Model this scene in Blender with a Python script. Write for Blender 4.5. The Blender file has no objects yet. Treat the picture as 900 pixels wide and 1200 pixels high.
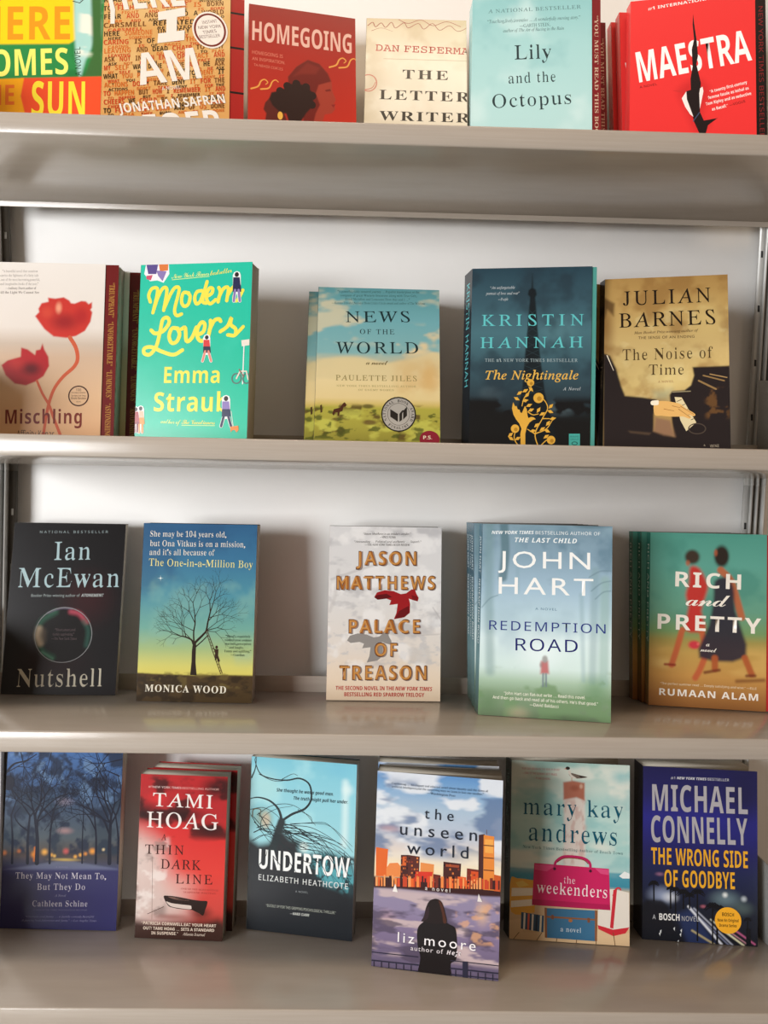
import bpy, math
import numpy as np
from mathutils import Matrix, Vector

scene = bpy.context.scene
COL = scene.collection
EYE = 1.40                                    # camera height above the floor, metres

# ------------------------------------------------------------------ camera
cam_data = bpy.data.cameras.new('camera')
cam = bpy.data.objects.new('camera', cam_data)
COL.objects.link(cam)
cam_data.sensor_fit = 'VERTICAL'
cam_data.sensor_height = 36.0
cam_data.lens = 960.34 / 1200.0 * 36.0
cam_data.clip_start = 0.02
pit, yaw_, rol = 0.00654, 0.02167, 0.01953
fwd = Vector((math.sin(yaw_) * math.cos(pit), math.cos(yaw_) * math.cos(pit), -math.sin(pit)))
rgt = Vector((math.cos(yaw_), -math.sin(yaw_), 0))
upv = rgt.cross(fwd)
r2 = math.cos(rol) * rgt + math.sin(rol) * upv
u2 = -math.sin(rol) * rgt + math.cos(rol) * upv
cam.matrix_world = Matrix(((r2.x, u2.x, -fwd.x, 0), (r2.y, u2.y, -fwd.y, 0), (r2.z, u2.z, -fwd.z, EYE), (0, 0, 0, 1)))
scene.camera = cam

# ------------------------------------------------------------------ world, lights, exposure
world = bpy.data.worlds.new('room_ambience')
scene.world = world
world.use_nodes = True
bgn = world.node_tree.nodes['Background']
bgn.inputs['Color'].default_value = (1.0, 0.74, 0.54, 1)
bgn.inputs['Strength'].default_value = 0.26


def area(name, loc, target, size, size_y, power, color):
    d = bpy.data.lights.new(name, 'AREA')
    d.shape = 'RECTANGLE'
    d.size, d.size_y, d.energy, d.color = size, size_y, power, color
    o = bpy.data.objects.new(name, d)
    COL.objects.link(o)
    o.location = loc
    o.rotation_euler = (Vector(target) - Vector(loc)).to_track_quat('-Z', 'Y').to_euler()
    return o


area('ceiling_light', (0.10, -0.06, EYE + 2.4), (0.05, 0.75, EYE), 1.6, 0.25, 21, (1.0, 0.78, 0.56))
area('window_light', (-4.0, -3.05, EYE + 0.15), (0.05, 0.95, EYE - 0.1), 2.3, 1.9, 330, (0.98, 0.99, 1.0))

scene.view_settings.view_transform = 'Standard'
scene.view_settings.look = 'None'
scene.view_settings.gamma = 1.0
scene.view_settings.use_curve_mapping = False
scene.view_settings.exposure = 0.0

# ------------------------------------------------------------------ small helpers
def lin(h):
    c = [int(h[i:i + 2], 16) / 255 for i in (1, 3, 5)]
    return np.array([x / 12.92 if x <= 0.04045 else ((x + 0.055) / 1.055) ** 2.4 for x in c])


INK = 1.0                                      # how strongly the inks reflect compared with the swatches


def mat(name, color=(0.8, 0.8, 0.8), rough=0.5, metal=0.0, spec=0.5, coat=0.0):
    m = bpy.data.materials.new(name)
    m.use_nodes = True
    b = m.node_tree.nodes['Principled BSDF']
    b.inputs['Base Color'].default_value = (*color, 1)
    b.inputs['Roughness'].default_value = rough
    b.inputs['Metallic'].default_value = metal
    b.inputs['Specular IOR Level'].default_value = spec
    b.inputs['Coat Weight'].default_value = coat
    b.inputs['Coat Roughness'].default_value = 0.12
    return m, m.node_tree, b


def node(nt, t, **kw):
    n = nt.nodes.new(t)
    for k, v in kw.items():
        n.inputs[k].default_value = v
    return n


# printed card: the colour is the print itself, laid down per vertex
M_PRINT, nt, b = mat('printed_card', rough=0.24, spec=0.36)
a = nt.nodes.new('ShaderNodeAttribute')
a.attribute_name = 'ink'
nt.links.new(a.outputs['Color'], b.inputs['Base Color'])
nz = node(nt, 'ShaderNodeTexNoise', Scale=350.0, Detail=2.0)
bp = node(nt, 'ShaderNodeBump', Strength=0.02, Distance=0.001)
nt.links.new(nz.outputs['Fac'], bp.inputs['Height'])
nt.links.new(bp.outputs['Normal'], b.inputs['Normal'])

# leaves: fine stripes along the thickness of the block
M_PAGE, nt, b = mat('page_edges', rough=0.85, spec=0.2)
tc = nt.nodes.new('ShaderNodeTexCoord')
mp = nt.nodes.new('ShaderNodeMapping')
mp.inputs['Scale'].default_value = (2, 2200, 2)
nz = node(nt, 'ShaderNodeTexNoise', Scale=1.0, Detail=2.0)
cr = nt.nodes.new('ShaderNodeValToRGB')
cr.color_ramp.elements[0].position, cr.color_ramp.elements[0].color = 0.3, (0.42, 0.37, 0.29, 1)
cr.color_ramp.elements[1].position, cr.color_ramp.elements[1].color = 0.7, (0.70, 0.65, 0.55, 1)
nt.links.new(tc.outputs['Object'], mp.inputs['Vector'])
nt.links.new(mp.outputs['Vector'], nz.inputs['Vector'])
nt.links.new(nz.outputs['Fac'], cr.inputs['Fac'])
nt.links.new(cr.outputs['Color'], b.inputs['Base Color'])

# satin beige powder coat of the shelves
M_COAT, nt, b = mat('beige_powder_coat', (0.44, 0.38, 0.32), rough=0.18, spec=0.55)
nz = node(nt, 'ShaderNodeTexNoise', Scale=9.0, Detail=5.0)
mx = nt.nodes.new('ShaderNodeValToRGB')
mx.color_ramp.elements[0].position, mx.color_ramp.elements[0].color = 0.3, (0.405, 0.355, 0.302, 1)
mx.color_ramp.elements[1].position, mx.color_ramp.elements[1].color = 0.7, (0.445, 0.392, 0.337, 1)
nt.links.new(nz.outputs['Fac'], mx.inputs['Fac'])
nt.links.new(mx.outputs['Color'], b.inputs['Base Color'])
n2 = node(nt, 'ShaderNodeTexNoise', Scale=420.0, Detail=2.0)
bp = node(nt, 'ShaderNodeBump', Strength=0.05, Distance=0.0006)
nt.links.new(n2.outputs['Fac'], bp.inputs['Height'])
nt.links.new(bp.outputs['Normal'], b.inputs['Normal'])

M_POST, nt, b = mat('galvanised_post', (0.62, 0.62, 0.60), rough=0.38, metal=0.35)
nz = node(nt, 'ShaderNodeTexNoise', Scale=60.0, Detail=3.0)
cr = nt.nodes.new('ShaderNodeValToRGB')
cr.color_ramp.elements[0].color = (0.5, 0.5, 0.48, 1)
cr.color_ramp.elements[1].color = (0.68, 0.68, 0.66, 1)
nt.links.new(nz.outputs['Fac'], cr.inputs['Fac'])
nt.links.new(cr.outputs['Color'], b.inputs['Base Color'])
M_DARK, _, _ = mat('dark_channel', (0.10, 0.09, 0.075), rough=0.5, metal=0.2)
M_SLOT, _, _ = mat('slot_shadow', (0.02, 0.02, 0.02), rough=0.8)

M_WALL, nt, b = mat('white_wall', (0.88, 0.87, 0.85), rough=0.75, spec=0.25)
nz = node(nt, 'ShaderNodeTexNoise', Scale=130.0, Detail=4.0)
bp = node(nt, 'ShaderNodeBump', Strength=0.16, Distance=0.002)
nt.links.new(nz.outputs['Fac'], bp.inputs['Height'])
nt.links.new(bp.outputs['Normal'], b.inputs['Normal'])


def mesh_object(name, verts, faces, mats, parent=None, colors=None, fmat=None):
    """verts: (n,3) array; faces: list of index lists or an (m,k) array."""
    me = bpy.data.meshes.new(name)
    verts = np.asarray(verts, dtype=np.float32)
    if isinstance(faces, np.ndarray):
        faces = [faces]
    elif faces and not isinstance(faces[0], np.ndarray):
        by = {}
        for f_ in faces:
            by.setdefault(len(f_), []).append(f_)
        faces = [np.array(v) for v in by.values()]
    nl = sum(f_.size for f_ in faces)
    nf = sum(len(f_) for f_ in faces)
    me.vertices.add(len(verts))
    me.vertices.foreach_set('co', verts.ravel())
    me.loops.add(nl)
    me.loops.foreach_set('vertex_index', np.concatenate([f_.ravel() for f_ in faces]).astype(np.int32))
    me.polygons.add(nf)
    sizes = np.concatenate([np.full(len(f_), f_.shape[1]) for f_ in faces])
    me.polygons.foreach_set('loop_start', np.concatenate([[0], np.cumsum(sizes)[:-1]]).astype(np.int32))
    for m in (mats if isinstance(mats, (list, tuple)) else [mats]):
        me.materials.append(m)
    if fmat is not None:
        me.polygons.foreach_set('material_index', np.asarray(fmat, dtype=np.int32))
    if colors is not None:
        at = me.attributes.new('ink', 'FLOAT_COLOR', 'POINT')
        c4 = np.ones((len(verts), 4), dtype=np.float32)
        c4[:, :3] = np.clip(colors * INK, 0, 0.92)
        at.data.foreach_set('color', c4.ravel())
    me.update(calc_edges=True)
    me.validate()
    o = bpy.data.objects.new(name, me)
    COL.objects.link(o)
    if parent:
        o.parent = parent
    return o


def hexa(p):
    """8 corners (bottom 4 anticlockwise, top 4) -> verts, faces"""
    return np.array(p, dtype=float), [[0, 3, 2, 1], [4, 5, 6, 7], [0, 1, 5, 4], [1, 2, 6, 5], [2, 3, 7, 6], [3, 0, 4, 7]]


class Build:
    def __init__(self):
        self.v, self.f, self.m = [], [], []

    def add(self, p, mi=0):
        v, f_ = hexa(p)
        k = len(self.v)
        self.v += list(v)
        self.f += [[i + k for i in q] for q in f_]
        self.m += [mi] * len(f_)
        return self

    def box(self, x0, x1, y0, y1, z0, z1, mi=0):
        return self.add([(x0, y0, z0), (x1, y0, z0), (x1, y1, z0), (x0, y1, z0), (x0, y0, z1), (x1, y0, z1), (x1, y1, z1), (x0, y1, z1)], mi)

    def out(self, name, mats, parent=None, bevel=0):
        o = mesh_object(name, self.v, self.f, mats, parent)
        o.data.polygons.foreach_set('material_index', np.array(self.m, dtype=np.int32))
        if bevel:
            md = o.modifiers.new('soft_edges', 'BEVEL')
            md.width, md.segments, md.limit_method = bevel, 2, 'ANGLE'
        return o


def empty(name, loc, rz, label, cat, group=None):
    o = bpy.data.objects.new(name, None)
    COL.objects.link(o)
    o.empty_display_size = 0.03
    o.location = loc
    o.rotation_euler = (0, 0, rz)
    o['label'], o['category'] = label, cat
    if group:
        o['group'] = group
    return o


# ------------------------------------------------------------------ setting
FRONT, DEPTH = 0.81, 0.18467
BACK = FRONT + DEPTH
Z = [0.37826, 0.06446, -0.22611, -0.50031]      # shelf tops below / above the eye
TILT = [-0.00078, 0.00058, 0.00299, -0.00279]
wl = Build().box(-1.6, 1.6, BACK + 0.032, BACK + 0.12, 0.0, 2.6).out('wall_back', M_WALL)
wl['kind'] = 'structure'
fl = Build().box(-5.5, 3.0, -5.0, BACK + 0.12, -0.05, 0.0).out('floor', mat('pale_floor', (0.62, 0.62, 0.60), 0.5)[0])
fl['kind'] = 'structure'

unit = empty('shelving_unit', (0, BACK, 0), 0, 'beige steel wall shelving with four shelves full of face-out paperbacks', 'bookshelf')
XL, XR = -0.452, 0.487


def shelf_z(row, x):
    return EYE + Z[row] + TILT[row] * 0.75 * x


for row in range(4):
    lip, th = 0.0213, 0.0012
    drop = 0.00627 if row == 0 else 0.0
    bd = Build()

    def slab(y0, y1, za, zb, x0=XL, x1=XR):
        s0, s1 = shelf_z(row, x0), shelf_z(row, x1)
        y0 -= BACK
        y1 -= BACK
        bd.add([(x0, y0, s0 + za), (x1, y0, s1 + za), (x1, y1, s1 + za), (x0, y1, s0 + za), (x0, y0, s0 + zb), (x1, y0, s1 + zb), (x1, y1, s1 + zb), (x0, y1, s0 + zb)])

    slab(FRONT, BACK, -lip, 0.0)                        # the boxed shelf
    s_ = bd.out('shelf', M_COAT, unit, bevel=0.0016)
    bd = Build()
    slab(BACK - 0.0016, BACK, -lip - drop, 0.0193)      # turned-up rear edge
    bd.out('rear_flange', M_COAT, s_, bevel=0.0005)
    # end brackets hooked into the posts
    for sd, xb, xf in ((-1, -0.4515, -0.468), (1, 0.4635, 0.486)):
        z0 = shelf_z(row, xb)
        k = Build()
        xs = (xb, xf)
        if sd > 0:
            xs = ((0.4765, 0.498), (0.4765, 0.498), (0.474, 0.494), (0.4715, 0.488))[row]
        yb, yf = -0.002, FRONT + 0.012 - BACK
        k.add([(xs[0], yb, z0 - 0.02), (xs[1], yf, z0 - 0.02), (xs[1] + 0.0015, yf, z0 - 0.02), (xs[0] + 0.0015, yb, z0 - 0.02),
               (xs[0], yb, z0 + 0.098), (xs[1], yf, z0 + 0.075), (xs[1] + 0.0015, yf, z0 + 0.075), (xs[0] + 0.0015, yb, z0 + 0.098)])
        k.out('end_bracket', M_POST, s_)


def post_x(side, z):                                    # the uprights lean in a little towards the floor
    return (-0.4275 - 0.048 * max(z - 0.035, 0.0)) if side < 0 else (0.480 + 0.040 * (z - 0.35))


for side in (-1, 1):
    z0, z1 = -1.38, 1.05
    strips = [(0.0, 0.0075, 0.0, 0.003, 0), (0.0075, 0.0095, -0.004, 0.018, 0), (0.0095, 0.0155, 0.012, 0.018, 1), (0.0155, 0.0175, -0.002, 0.018, 0),
              (0.0175, 0.0235, 0.012, 0.018, 1), (0.0235, 0.0255, -0.004, 0.018, 0)] if side > 0 else \
             [(0.0, 0.0085, 0.004, 0.010, 1), (0.0085, 0.0105, -0.004, 0.018, 0), (0.0105, 0.0165, 0.010, 0.018, 1), (0.0165, 0.0185, -0.004, 0.018, 0), (0.0185, 0.0320, 0.010, 0.018, 1)]
    k = Build()
    for a0, a1, ya, yb, mi in strips:
        ya, yb = ya + 0.010, yb + 0.010
        for za, zb in ((z0, 0.035), (0.035, z1)):
            lo = [post_x(side, za) + side * q for q in (a0, a1)]
            hi = [post_x(side, zb) + side * q for q in (a0, a1)]
            if side < 0:
                lo, hi = lo[::-1], hi[::-1]
            k.add([(lo[0], ya, za + EYE), (lo[1], ya, za + EYE), (lo[1], yb, za + EYE), (lo[0], yb, za + EYE), (hi[0], ya, zb + EYE), (hi[1], ya, zb + EYE), (hi[1], yb, zb + EYE), (hi[0], yb, zb + EYE)], mi)
    post = k.out('upright_post', [M_POST, M_DARK], unit)
    sl = Build()
    zz = -0.62
    while zz < 0.5:
        x = post_x(side, zz) + side * 0.0038
        ya = 0.0096 if side > 0 else 0.0136
        sl.box(x - 0.0013, x + 0.0013, ya, ya + 0.003, EYE + zz - 0.004, EYE + zz + 0.004)
        zz += 0.0672
    so = sl.out('slots', M_SLOT if side > 0 else M_POST, post)
    so['kind'] = 'stuff'
    if side > 0:
        rv = Build()
        zz = -0.62
        while zz < 0.5:
            for q in (0.0125, 0.0205):
                x = post_x(side, zz) + q
                rv.box(x - 0.0018, x + 0.0018, 0.020, 0.023, EYE + zz - 0.002, EYE + zz + 0.002)
            zz += 0.0672
        ro = rv.out('rivets', M_POST, post)
        ro['kind'] = 'stuff'

# ------------------------------------------------------------------ lettering
def shift(s, cap, low, dig):
    o = ''
    for c in s:
        if 'A' <= c <= 'Z':
            o += chr(cap + ord(c) - 65)
        elif 'a' <= c <= 'z':
            o += 'ℎ' if (low == 0x1D44E and c == 'h') else chr(low + ord(c) - 97)
        elif '0' <= c <= '9':
            o += chr(dig + ord(c) - 48)
        else:
            o += c
    return o


def lighten(v, edges, keep=0.60):
    """slim the upright strokes of a bold roman to a book weight and fill the outlines"""
    nxt = np.full(len(v), -1)
    nxt[edges[:, 0]] = edges[:, 1]
    if (nxt < 0).any() or len(set(nxt)) != len(v):          # edges not stored head to tail: walk the loops
        nb = {}
        for a_, b_ in edges:
            nb.setdefault(a_, []).append(b_)
            nb.setdefault(b_, []).append(a_)
        nxt = np.full(len(v), -1)
        seen = set()
        for st in range(len(v)):
            if st in seen or st not in nb:
                continue
            cur, prev = st, None
            while True:
                seen.add(cur)
                c2 = [q for q in nb[cur] if q != prev] or nb[cur]
                n_ = c2[0] if c2[0] not in seen or c2[0] == st else c2[-1]
                if prev is None:
                    n_ = st + 1 if (st + 1) in nb[st] else c2[0]
                nxt[cur] = n_
                prev, cur = cur, n_
                if cur == st or cur in seen:
                    nxt[prev] = st
                    break
    prv = np.zeros(len(v), int)
    prv[nxt] = np.arange(len(v))
    A_, B_ = v, v[nxt]
    area_ = (A_[:, 0] * B_[:, 1] - B_[:, 0] * A_[:, 1]).sum()
    sg = 1.0 if area_ > 0 else -1.0

    def nrm(d):
        n_ = np.stack([-d[:, 1], d[:, 0]], 1) * sg
        return n_ / (np.linalg.norm(n_, axis=1)[:, None] + 1e-12)
    n_ = nrm(B_ - A_) + nrm(A_ - v[prv])
    n_ /= np.linalg.norm(n_, axis=1)[:, None] + 1e-12
    # horizontal thickness of the stroke at every outline point
    th = np.full(len(v), 0.30)
    y = v[:, 1] + 1e-5
    for i in range(len(v)):
        if abs(n_[i, 0]) < 0.15:
            continue
        hit = (A_[:, 1] > y[i]) != (B_[:, 1] > y[i])
        hit[i] = hit[prv[i]] = False
        if hit.any():
            a_, b_ = A_[hit], B_[hit]
            xs = a_[:, 0] + (y[i] - a_[:, 1]) / (b_[:, 1] - a_[:, 1]) * (b_[:, 0] - a_[:, 0])
            d = (xs - v[i, 0]) * np.sign(n_[i, 0])
            d = d[d > 1e-4]
            if len(d):
                th[i] = d.min()
    w = v.copy()
    w[:, 0] += np.sign(n_[:, 0]) * np.clip((np.abs(n_[:, 0]) - 0.15) / 0.5, 0, 1) * np.minimum((1 - keep) / 2 * th, 0.032)
    import bmesh
    bm = bmesh.new()
    bv = [bm.verts.new((p[0], p[1], 0)) for p in w]
    es = []
    for i in range(len(v)):
        try:
            es.append(bm.edges.new((bv[i], bv[nxt[i]])))
        except ValueError:
            pass
    bmesh.ops.triangle_fill(bm, use_beauty=False, use_dissolve=False, edges=es, normal=(0, 0, 1))
    bm.verts.index_update()
    t = np.array([[q.index for q in f_.verts] for f_ in bm.faces if len(f_.verts) == 3], dtype=np.int32)
    vv = np.array([q.co[:2] for q in bm.verts])
    bm.free()
    return vv, t


SLANT = 0.277
STYLE = {
    'sans': (None, 0.0, 0), 'sansb': ((0x1D5A0, 0x1D5BA, 0x1D7E2), 0.0, 0), 'sansx': ((0x1D5D4, 0x1D5EE, 0x1D7EC), 0.0, 0),
    'sansi': ((0x1D63C, 0x1D656, 0x1D7EC), 0.0, 0), 'serifcap': ((0x1D434, 0x1D44E, 0x1D7CE), 0.003, 1), 'serif': ((0x1D400, 0x1D41A, 0x1D7CE), 0.0, 2),
    'serifb': ((0x1D400, 0x1D41A, 0x1D7CE), 0.0, 0), 'ital': ((0x1D434, 0x1D44E, 0x1D7CE), 0.002, 0), 'italb': ((0x1D434, 0x1D44E, 0x1D7CE), 0.009, 0),
    'script': ((0x1D4D0, 0x1D4EA, 0x1D7CE), 0.0, 0), 'mono': ((0x1D670, 0x1D68A, 0x1D7F6), 0.004, 0),
}
_glyphs, _wanted = {}, {}


def want(s, style, sp):
    if style == 'serif' and s.upper() == s:
        style = 'serifcap'
    k = (s, style, sp)
    if k in _wanted:
        return k
    rng, off, sh = STYLE[style]
    c = bpy.data.curves.new('lettering', 'FONT')
    c.body = shift(s, *rng) if rng else s
    c.size, c.resolution_u, c.offset = 1.0, 3, off
    if sh == 2:
        c.fill_mode = 'NONE'
    c.space_character = sp * (0.86 if style == 'script' else 1.0)
    o = bpy.data.objects.new('lettering', c)
    COL.objects.link(o)
    _wanted[k] = o
    return k


def set_type():
    bpy.context.view_layer.update()
    dg = bpy.context.evaluated_depsgraph_get()
    for k, o in _wanted.items():
        ev = o.evaluated_get(dg)
        me = ev.to_mesh()
        me.calc_loop_triangles()
        v = np.zeros(len(me.vertices) * 3, dtype=np.float32)
        me.vertices.foreach_get('co', v)
        t = np.zeros(len(me.loop_triangles) * 3, dtype=np.int32)
        me.loop_triangles.foreach_get('vertices', t)
        v = v.reshape(-1, 3)[:, :2].astype(float)
        t = t.reshape(-1, 3)
        if STYLE[k[1]][2] == 1:
            v[:, 0] -= SLANT * v[:, 1]
        elif STYLE[k[1]][2] == 2:
            ed = np.zeros(len(me.edges) * 2, dtype=np.int32)
            me.edges.foreach_get('vertices', ed)
            v, t = lighten(v, ed.reshape(-1, 2))
        _glyphs[k] = (v, t)
        ev.to_mesh_clear()
    for o in _wanted.values():
        c = o.data
        bpy.data.objects.remove(o)
        bpy.data.curves.remove(c)
    _wanted.clear()


# ------------------------------------------------------------------ cover artwork (millimetres from the top left corner of a cover)
ART = {}
ART['they'] = [
 ('g',[(-2.93,'#466ea8'),(32.63,'#3f5f8e'),(71.95,'#3e5068'),(103.28,'#4f5a62'),(122.8,'#584a40'),(134.49,'#454862'),(142.27,'#3a396a'),(210.07,'#383768')]),
 ('n','#1f2a40',11.86,0.4,0.6,0.9,-2.93,122.8,101,-9,999,1.0),
 ('n','#2c3a48',27.68,0.4,0.6,0.6,52.31,130.6,108,-9,999,1.0),
 ('n','#6f90b8',13.84,0.58,0.72,0.6,-2.93,75.88,102,-9,999,1.0),
 ('e','#b08a8a',71.76,95.39,13.99,5.87,1.0,0.7),
 ('e','#9a8a98',70.35,62.06,15.99,7.82,1.0,0.5),
 ('e','#e0c060',73.16,128.57,25.99,2.74,1.0,0.7),
 ('L','#1b1f30',[(40.41,133.14),(39.51,103.87),(35.58,78.48)],5.14,3.08,1),
 ('L','#1b1f30',[(29.44,133.36),(28.52,104.09),(29.77,78.6)],3.56,2.14,1),
 ('L','#1b1f30',[(125.2,131.41),(124.45,102.14),(125.05,76.66)],4.75,2.85,1),
 ('L','#1b1f30',[(109.24,131.74),(108.46,102.47),(105.44,77.06)],2.77,1.66,1),
 ('L','#1b1f30',[(55.37,132.84),(54.5,103.56),(56.2,78.06)],2.77,1.66,1),
 ('L','#1b1f30',[(11.48,133.73),(10.53,104.46),(7.75,79.05)],2.77,1.66,1),
 ('L','#1b1f30',[(93.28,132.06),(92.47,102.79),(92.63,77.32)],1.78,1.07,1),
 ('L','#1b1f30',[(135.17,131.21),(134.44,101.94),(130.25,76.56)],2.77,1.66,1),
 ('B','#1b1f30',35.58,78.48,70,17.79,2.77,6,30,40),
 ('B','#1b1f30',35.67,80.44,110,17.79,2.37,6,30,41),
 ('B','#1b1f30',29.77,78.6,130,15.82,1.98,6,30,42),
 ('B','#1b1f30',29.86,80.56,60,17.79,1.78,6,30,43),
 ('B','#1b1f30',125.05,76.66,110,18.78,2.77,6,30,44),
 ('B','#1b1f30',125.13,78.62,70,15.82,2.17,6,30,45),
 ('B','#1b1f30',105.44,77.06,100,15.82,1.78,6,30,46),
 ('B','#1b1f30',56.2,78.06,80,15.82,1.78,6,30,47),
 ('B','#1b1f30',7.75,79.05,80,17.79,1.78,6,30,48),
 ('B','#1b1f30',92.63,77.32,95,13.84,1.19,6,30,49),
 ('B','#1b1f30',130.25,76.56,120,17.79,1.98,6,30,50),
 ('B','#1b1f30',107.12,78.99,140,15.82,1.38,6,30,51),
 ('B','#1b1f30',55.08,80.05,130,15.82,1.38,6,30,52),
 ('B','#1b1f30',123.36,84.54,150,21.75,1.78,6,30,53),
 ('B','#1b1f30',38.33,86.27,40,21.75,1.78,6,30,54),
 ('B','#1b1f30',133.32,31.25,165,17.79,1.58,6,30,55),
 ('B','#1b1f30',-1.35,30.03,20,15.82,1.58,6,30,56),
 ('B','#1b1f30',136.57,11.44,200,21.75,1.58,6,30,57),
 ('B','#1b1f30',76.71,22.53,250,11.86,0.79,6,30,58),
 ('B','#1b1f30',51.84,5.23,250,17.79,0.99,6,30,59),
 ('B','#1b1f30',104.11,4.18,290,17.79,0.99,6,30,60),
 ('B','#1b1f30',15.64,5.96,280,17.79,1.19,6,30,61),
 ('B','#1b1f30',120.19,3.86,240,19.77,1.19,6,30,62),
 ('B','#1b1f30',78.94,75.64,100,11.86,0.79,6,30,63),
 ('B','#1b1f30',47.76,95.87,60,11.86,0.79,6,30,64),
 ('B','#1b1f30',61.59,91.68,110,11.86,0.59,6,30,65),
 ('B','#1b1f30',95.75,94.9,120,11.86,0.79,6,30,66),
 ('L','#1b1f30',[(38.76,96.06),(40.07,80.35),(48.56,68.4),(60.16,58.34),(73.94,52.16)],2.37,0.95,1),
 ('L','#1b1f30',[(38.42,88.23),(32.71,72.65),(18.16,61.16),(11.78,53.42)],1.98,0.79,1),
 ('L','#1b1f30',[(27.76,96.28),(17.41,88.66),(11.95,78.96),(18.51,69.01)],1.78,0.71,1),
 ('L','#1b1f30',[(123.89,98.24),(115.2,80.79),(98.71,69.35),(82.45,63.78)],2.37,0.95,1),
 ('L','#1b1f30',[(125.43,86.46),(132.83,70.62),(136.08,50.9),(131.31,31.29)],2.17,0.87,1),
 ('L','#1b1f30',[(123.36,84.54),(114.65,67.06),(105.85,47.57),(107.07,27.84)],1.78,0.71,1),
 ('L','#1b1f30',[(107.75,94.65),(99.11,79.15),(88.78,71.51),(74.68,69.84)],1.58,0.63,1),
 ('L','#1b1f30',[(40.98,78.37),(46.13,58.62),(41.25,39.03),(46.5,21.16)],1.58,0.63,1),
 ('L','#1b1f30',[(53.76,95.75),(59.08,79.97),(68.76,71.92),(72.43,63.99)],1.38,0.55,1),
 ('L','#1b1f30',[(132.07,50.98),(117.57,39.46),(104.74,19.99),(88.27,10.44)],1.38,0.55,1),
 ('L','#1b1f30',[(16.06,59.23),(5.4,45.67),(4.67,29.91)],1.58,0.63,1),
 ('L','#1b1f30',[(-1.31,31.01),(8.24,19.96),(22.12,15.73),(34.83,7.56)],2.77,0.99,1),
 ('E','#1b1f30',3.21,41.77,6.8,8.6),
 ('e','#e8923a',36.98,123.46,6.08,5.94,1.0,0.95),
 ('e','#f0b050',48.83,120.29,5.7,5.57,1.0,0.95),
 ('e','#f0b050',56.96,123.44,3.42,3.34,1.0,0.95),
 ('e','#f0c060',60.61,124.54,3.04,2.97,1.0,0.95),
 ('e','#f0a040',104.7,118.17,5.7,5.57,1.0,0.95),
 ('e','#f0b050',84.99,124.82,3.42,3.34,1.0,0.95),
 ('e','#f0b050',90.9,122.75,3.42,3.34,1.0,0.95),
 ('e','#e09040',96.83,121.26,3.42,3.34,1.0,0.95),
 ('e','#e8d0a0',117.6,115.96,2.66,2.6,1.0,0.95),
 ('e','#e8c080',135.79,121.44,2.28,2.23,1.0,0.95),
 ('e','#c85a5a',73.75,118.81,5.32,5.2,1.0,0.95),
 ('e','#b06a40',18.84,119.93,3.8,3.72,1.0,0.95),
 ('e','#b06a40',1.95,122.22,4.56,4.46,1.0,0.95),
 ('s','#d97a2e',[(37.63,115.64),(37.29,130.28)],2.77,1.98,0.8),
 ('p','#8f99b8',[(63.27,130.72),(83.22,130.32),(137.42,137.98),(135.48,139.38),(-0.13,141.76)],1.58,0.35),
 ('p','#343362',[(-6.1,142.27),(149.41,138.32),(152.2,212.3),(-2.64,215.49)],2.77,1.0),
 ('T','A NOVEL','serif','#8a88a8',62.58,137.95,77.14,137.65,1.56,1.2),
 ('T','They May Not Mean To,','serif','#cfcad6',16.27,151.16,122.12,149.58,7.04,1.08),
 ('T','But They Do','serif','#cfcad6',42.15,163.46,97.91,162.31,7.04,1.08),
 ('T','A Novel','ital','#8a88a8',63,170.79,76.14,170.52,2.74,1.0),
 ('T','Cathleen Schine','serif','#cfcad6',37.62,182.36,101.67,181.05,6.65,1.08),
 ('T','AUTHOR OF THE THREE WEISSMANNS OF WESTPORT','serif','#77759a',37.83,187.2,101.86,185.89,1.56,1.0),
 ('T','“Glorious and funny … a family comedy,heartfelt','ital','#8f8db0',29.83,195.11,110.13,193.46,2.35,1.0),
 ('T','A piercing book,bittersweet and funny.” —Los Angeles Times','ital','#8f8db0',25.45,199.45,113.1,198.04,2.35,1.0),
]
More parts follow.
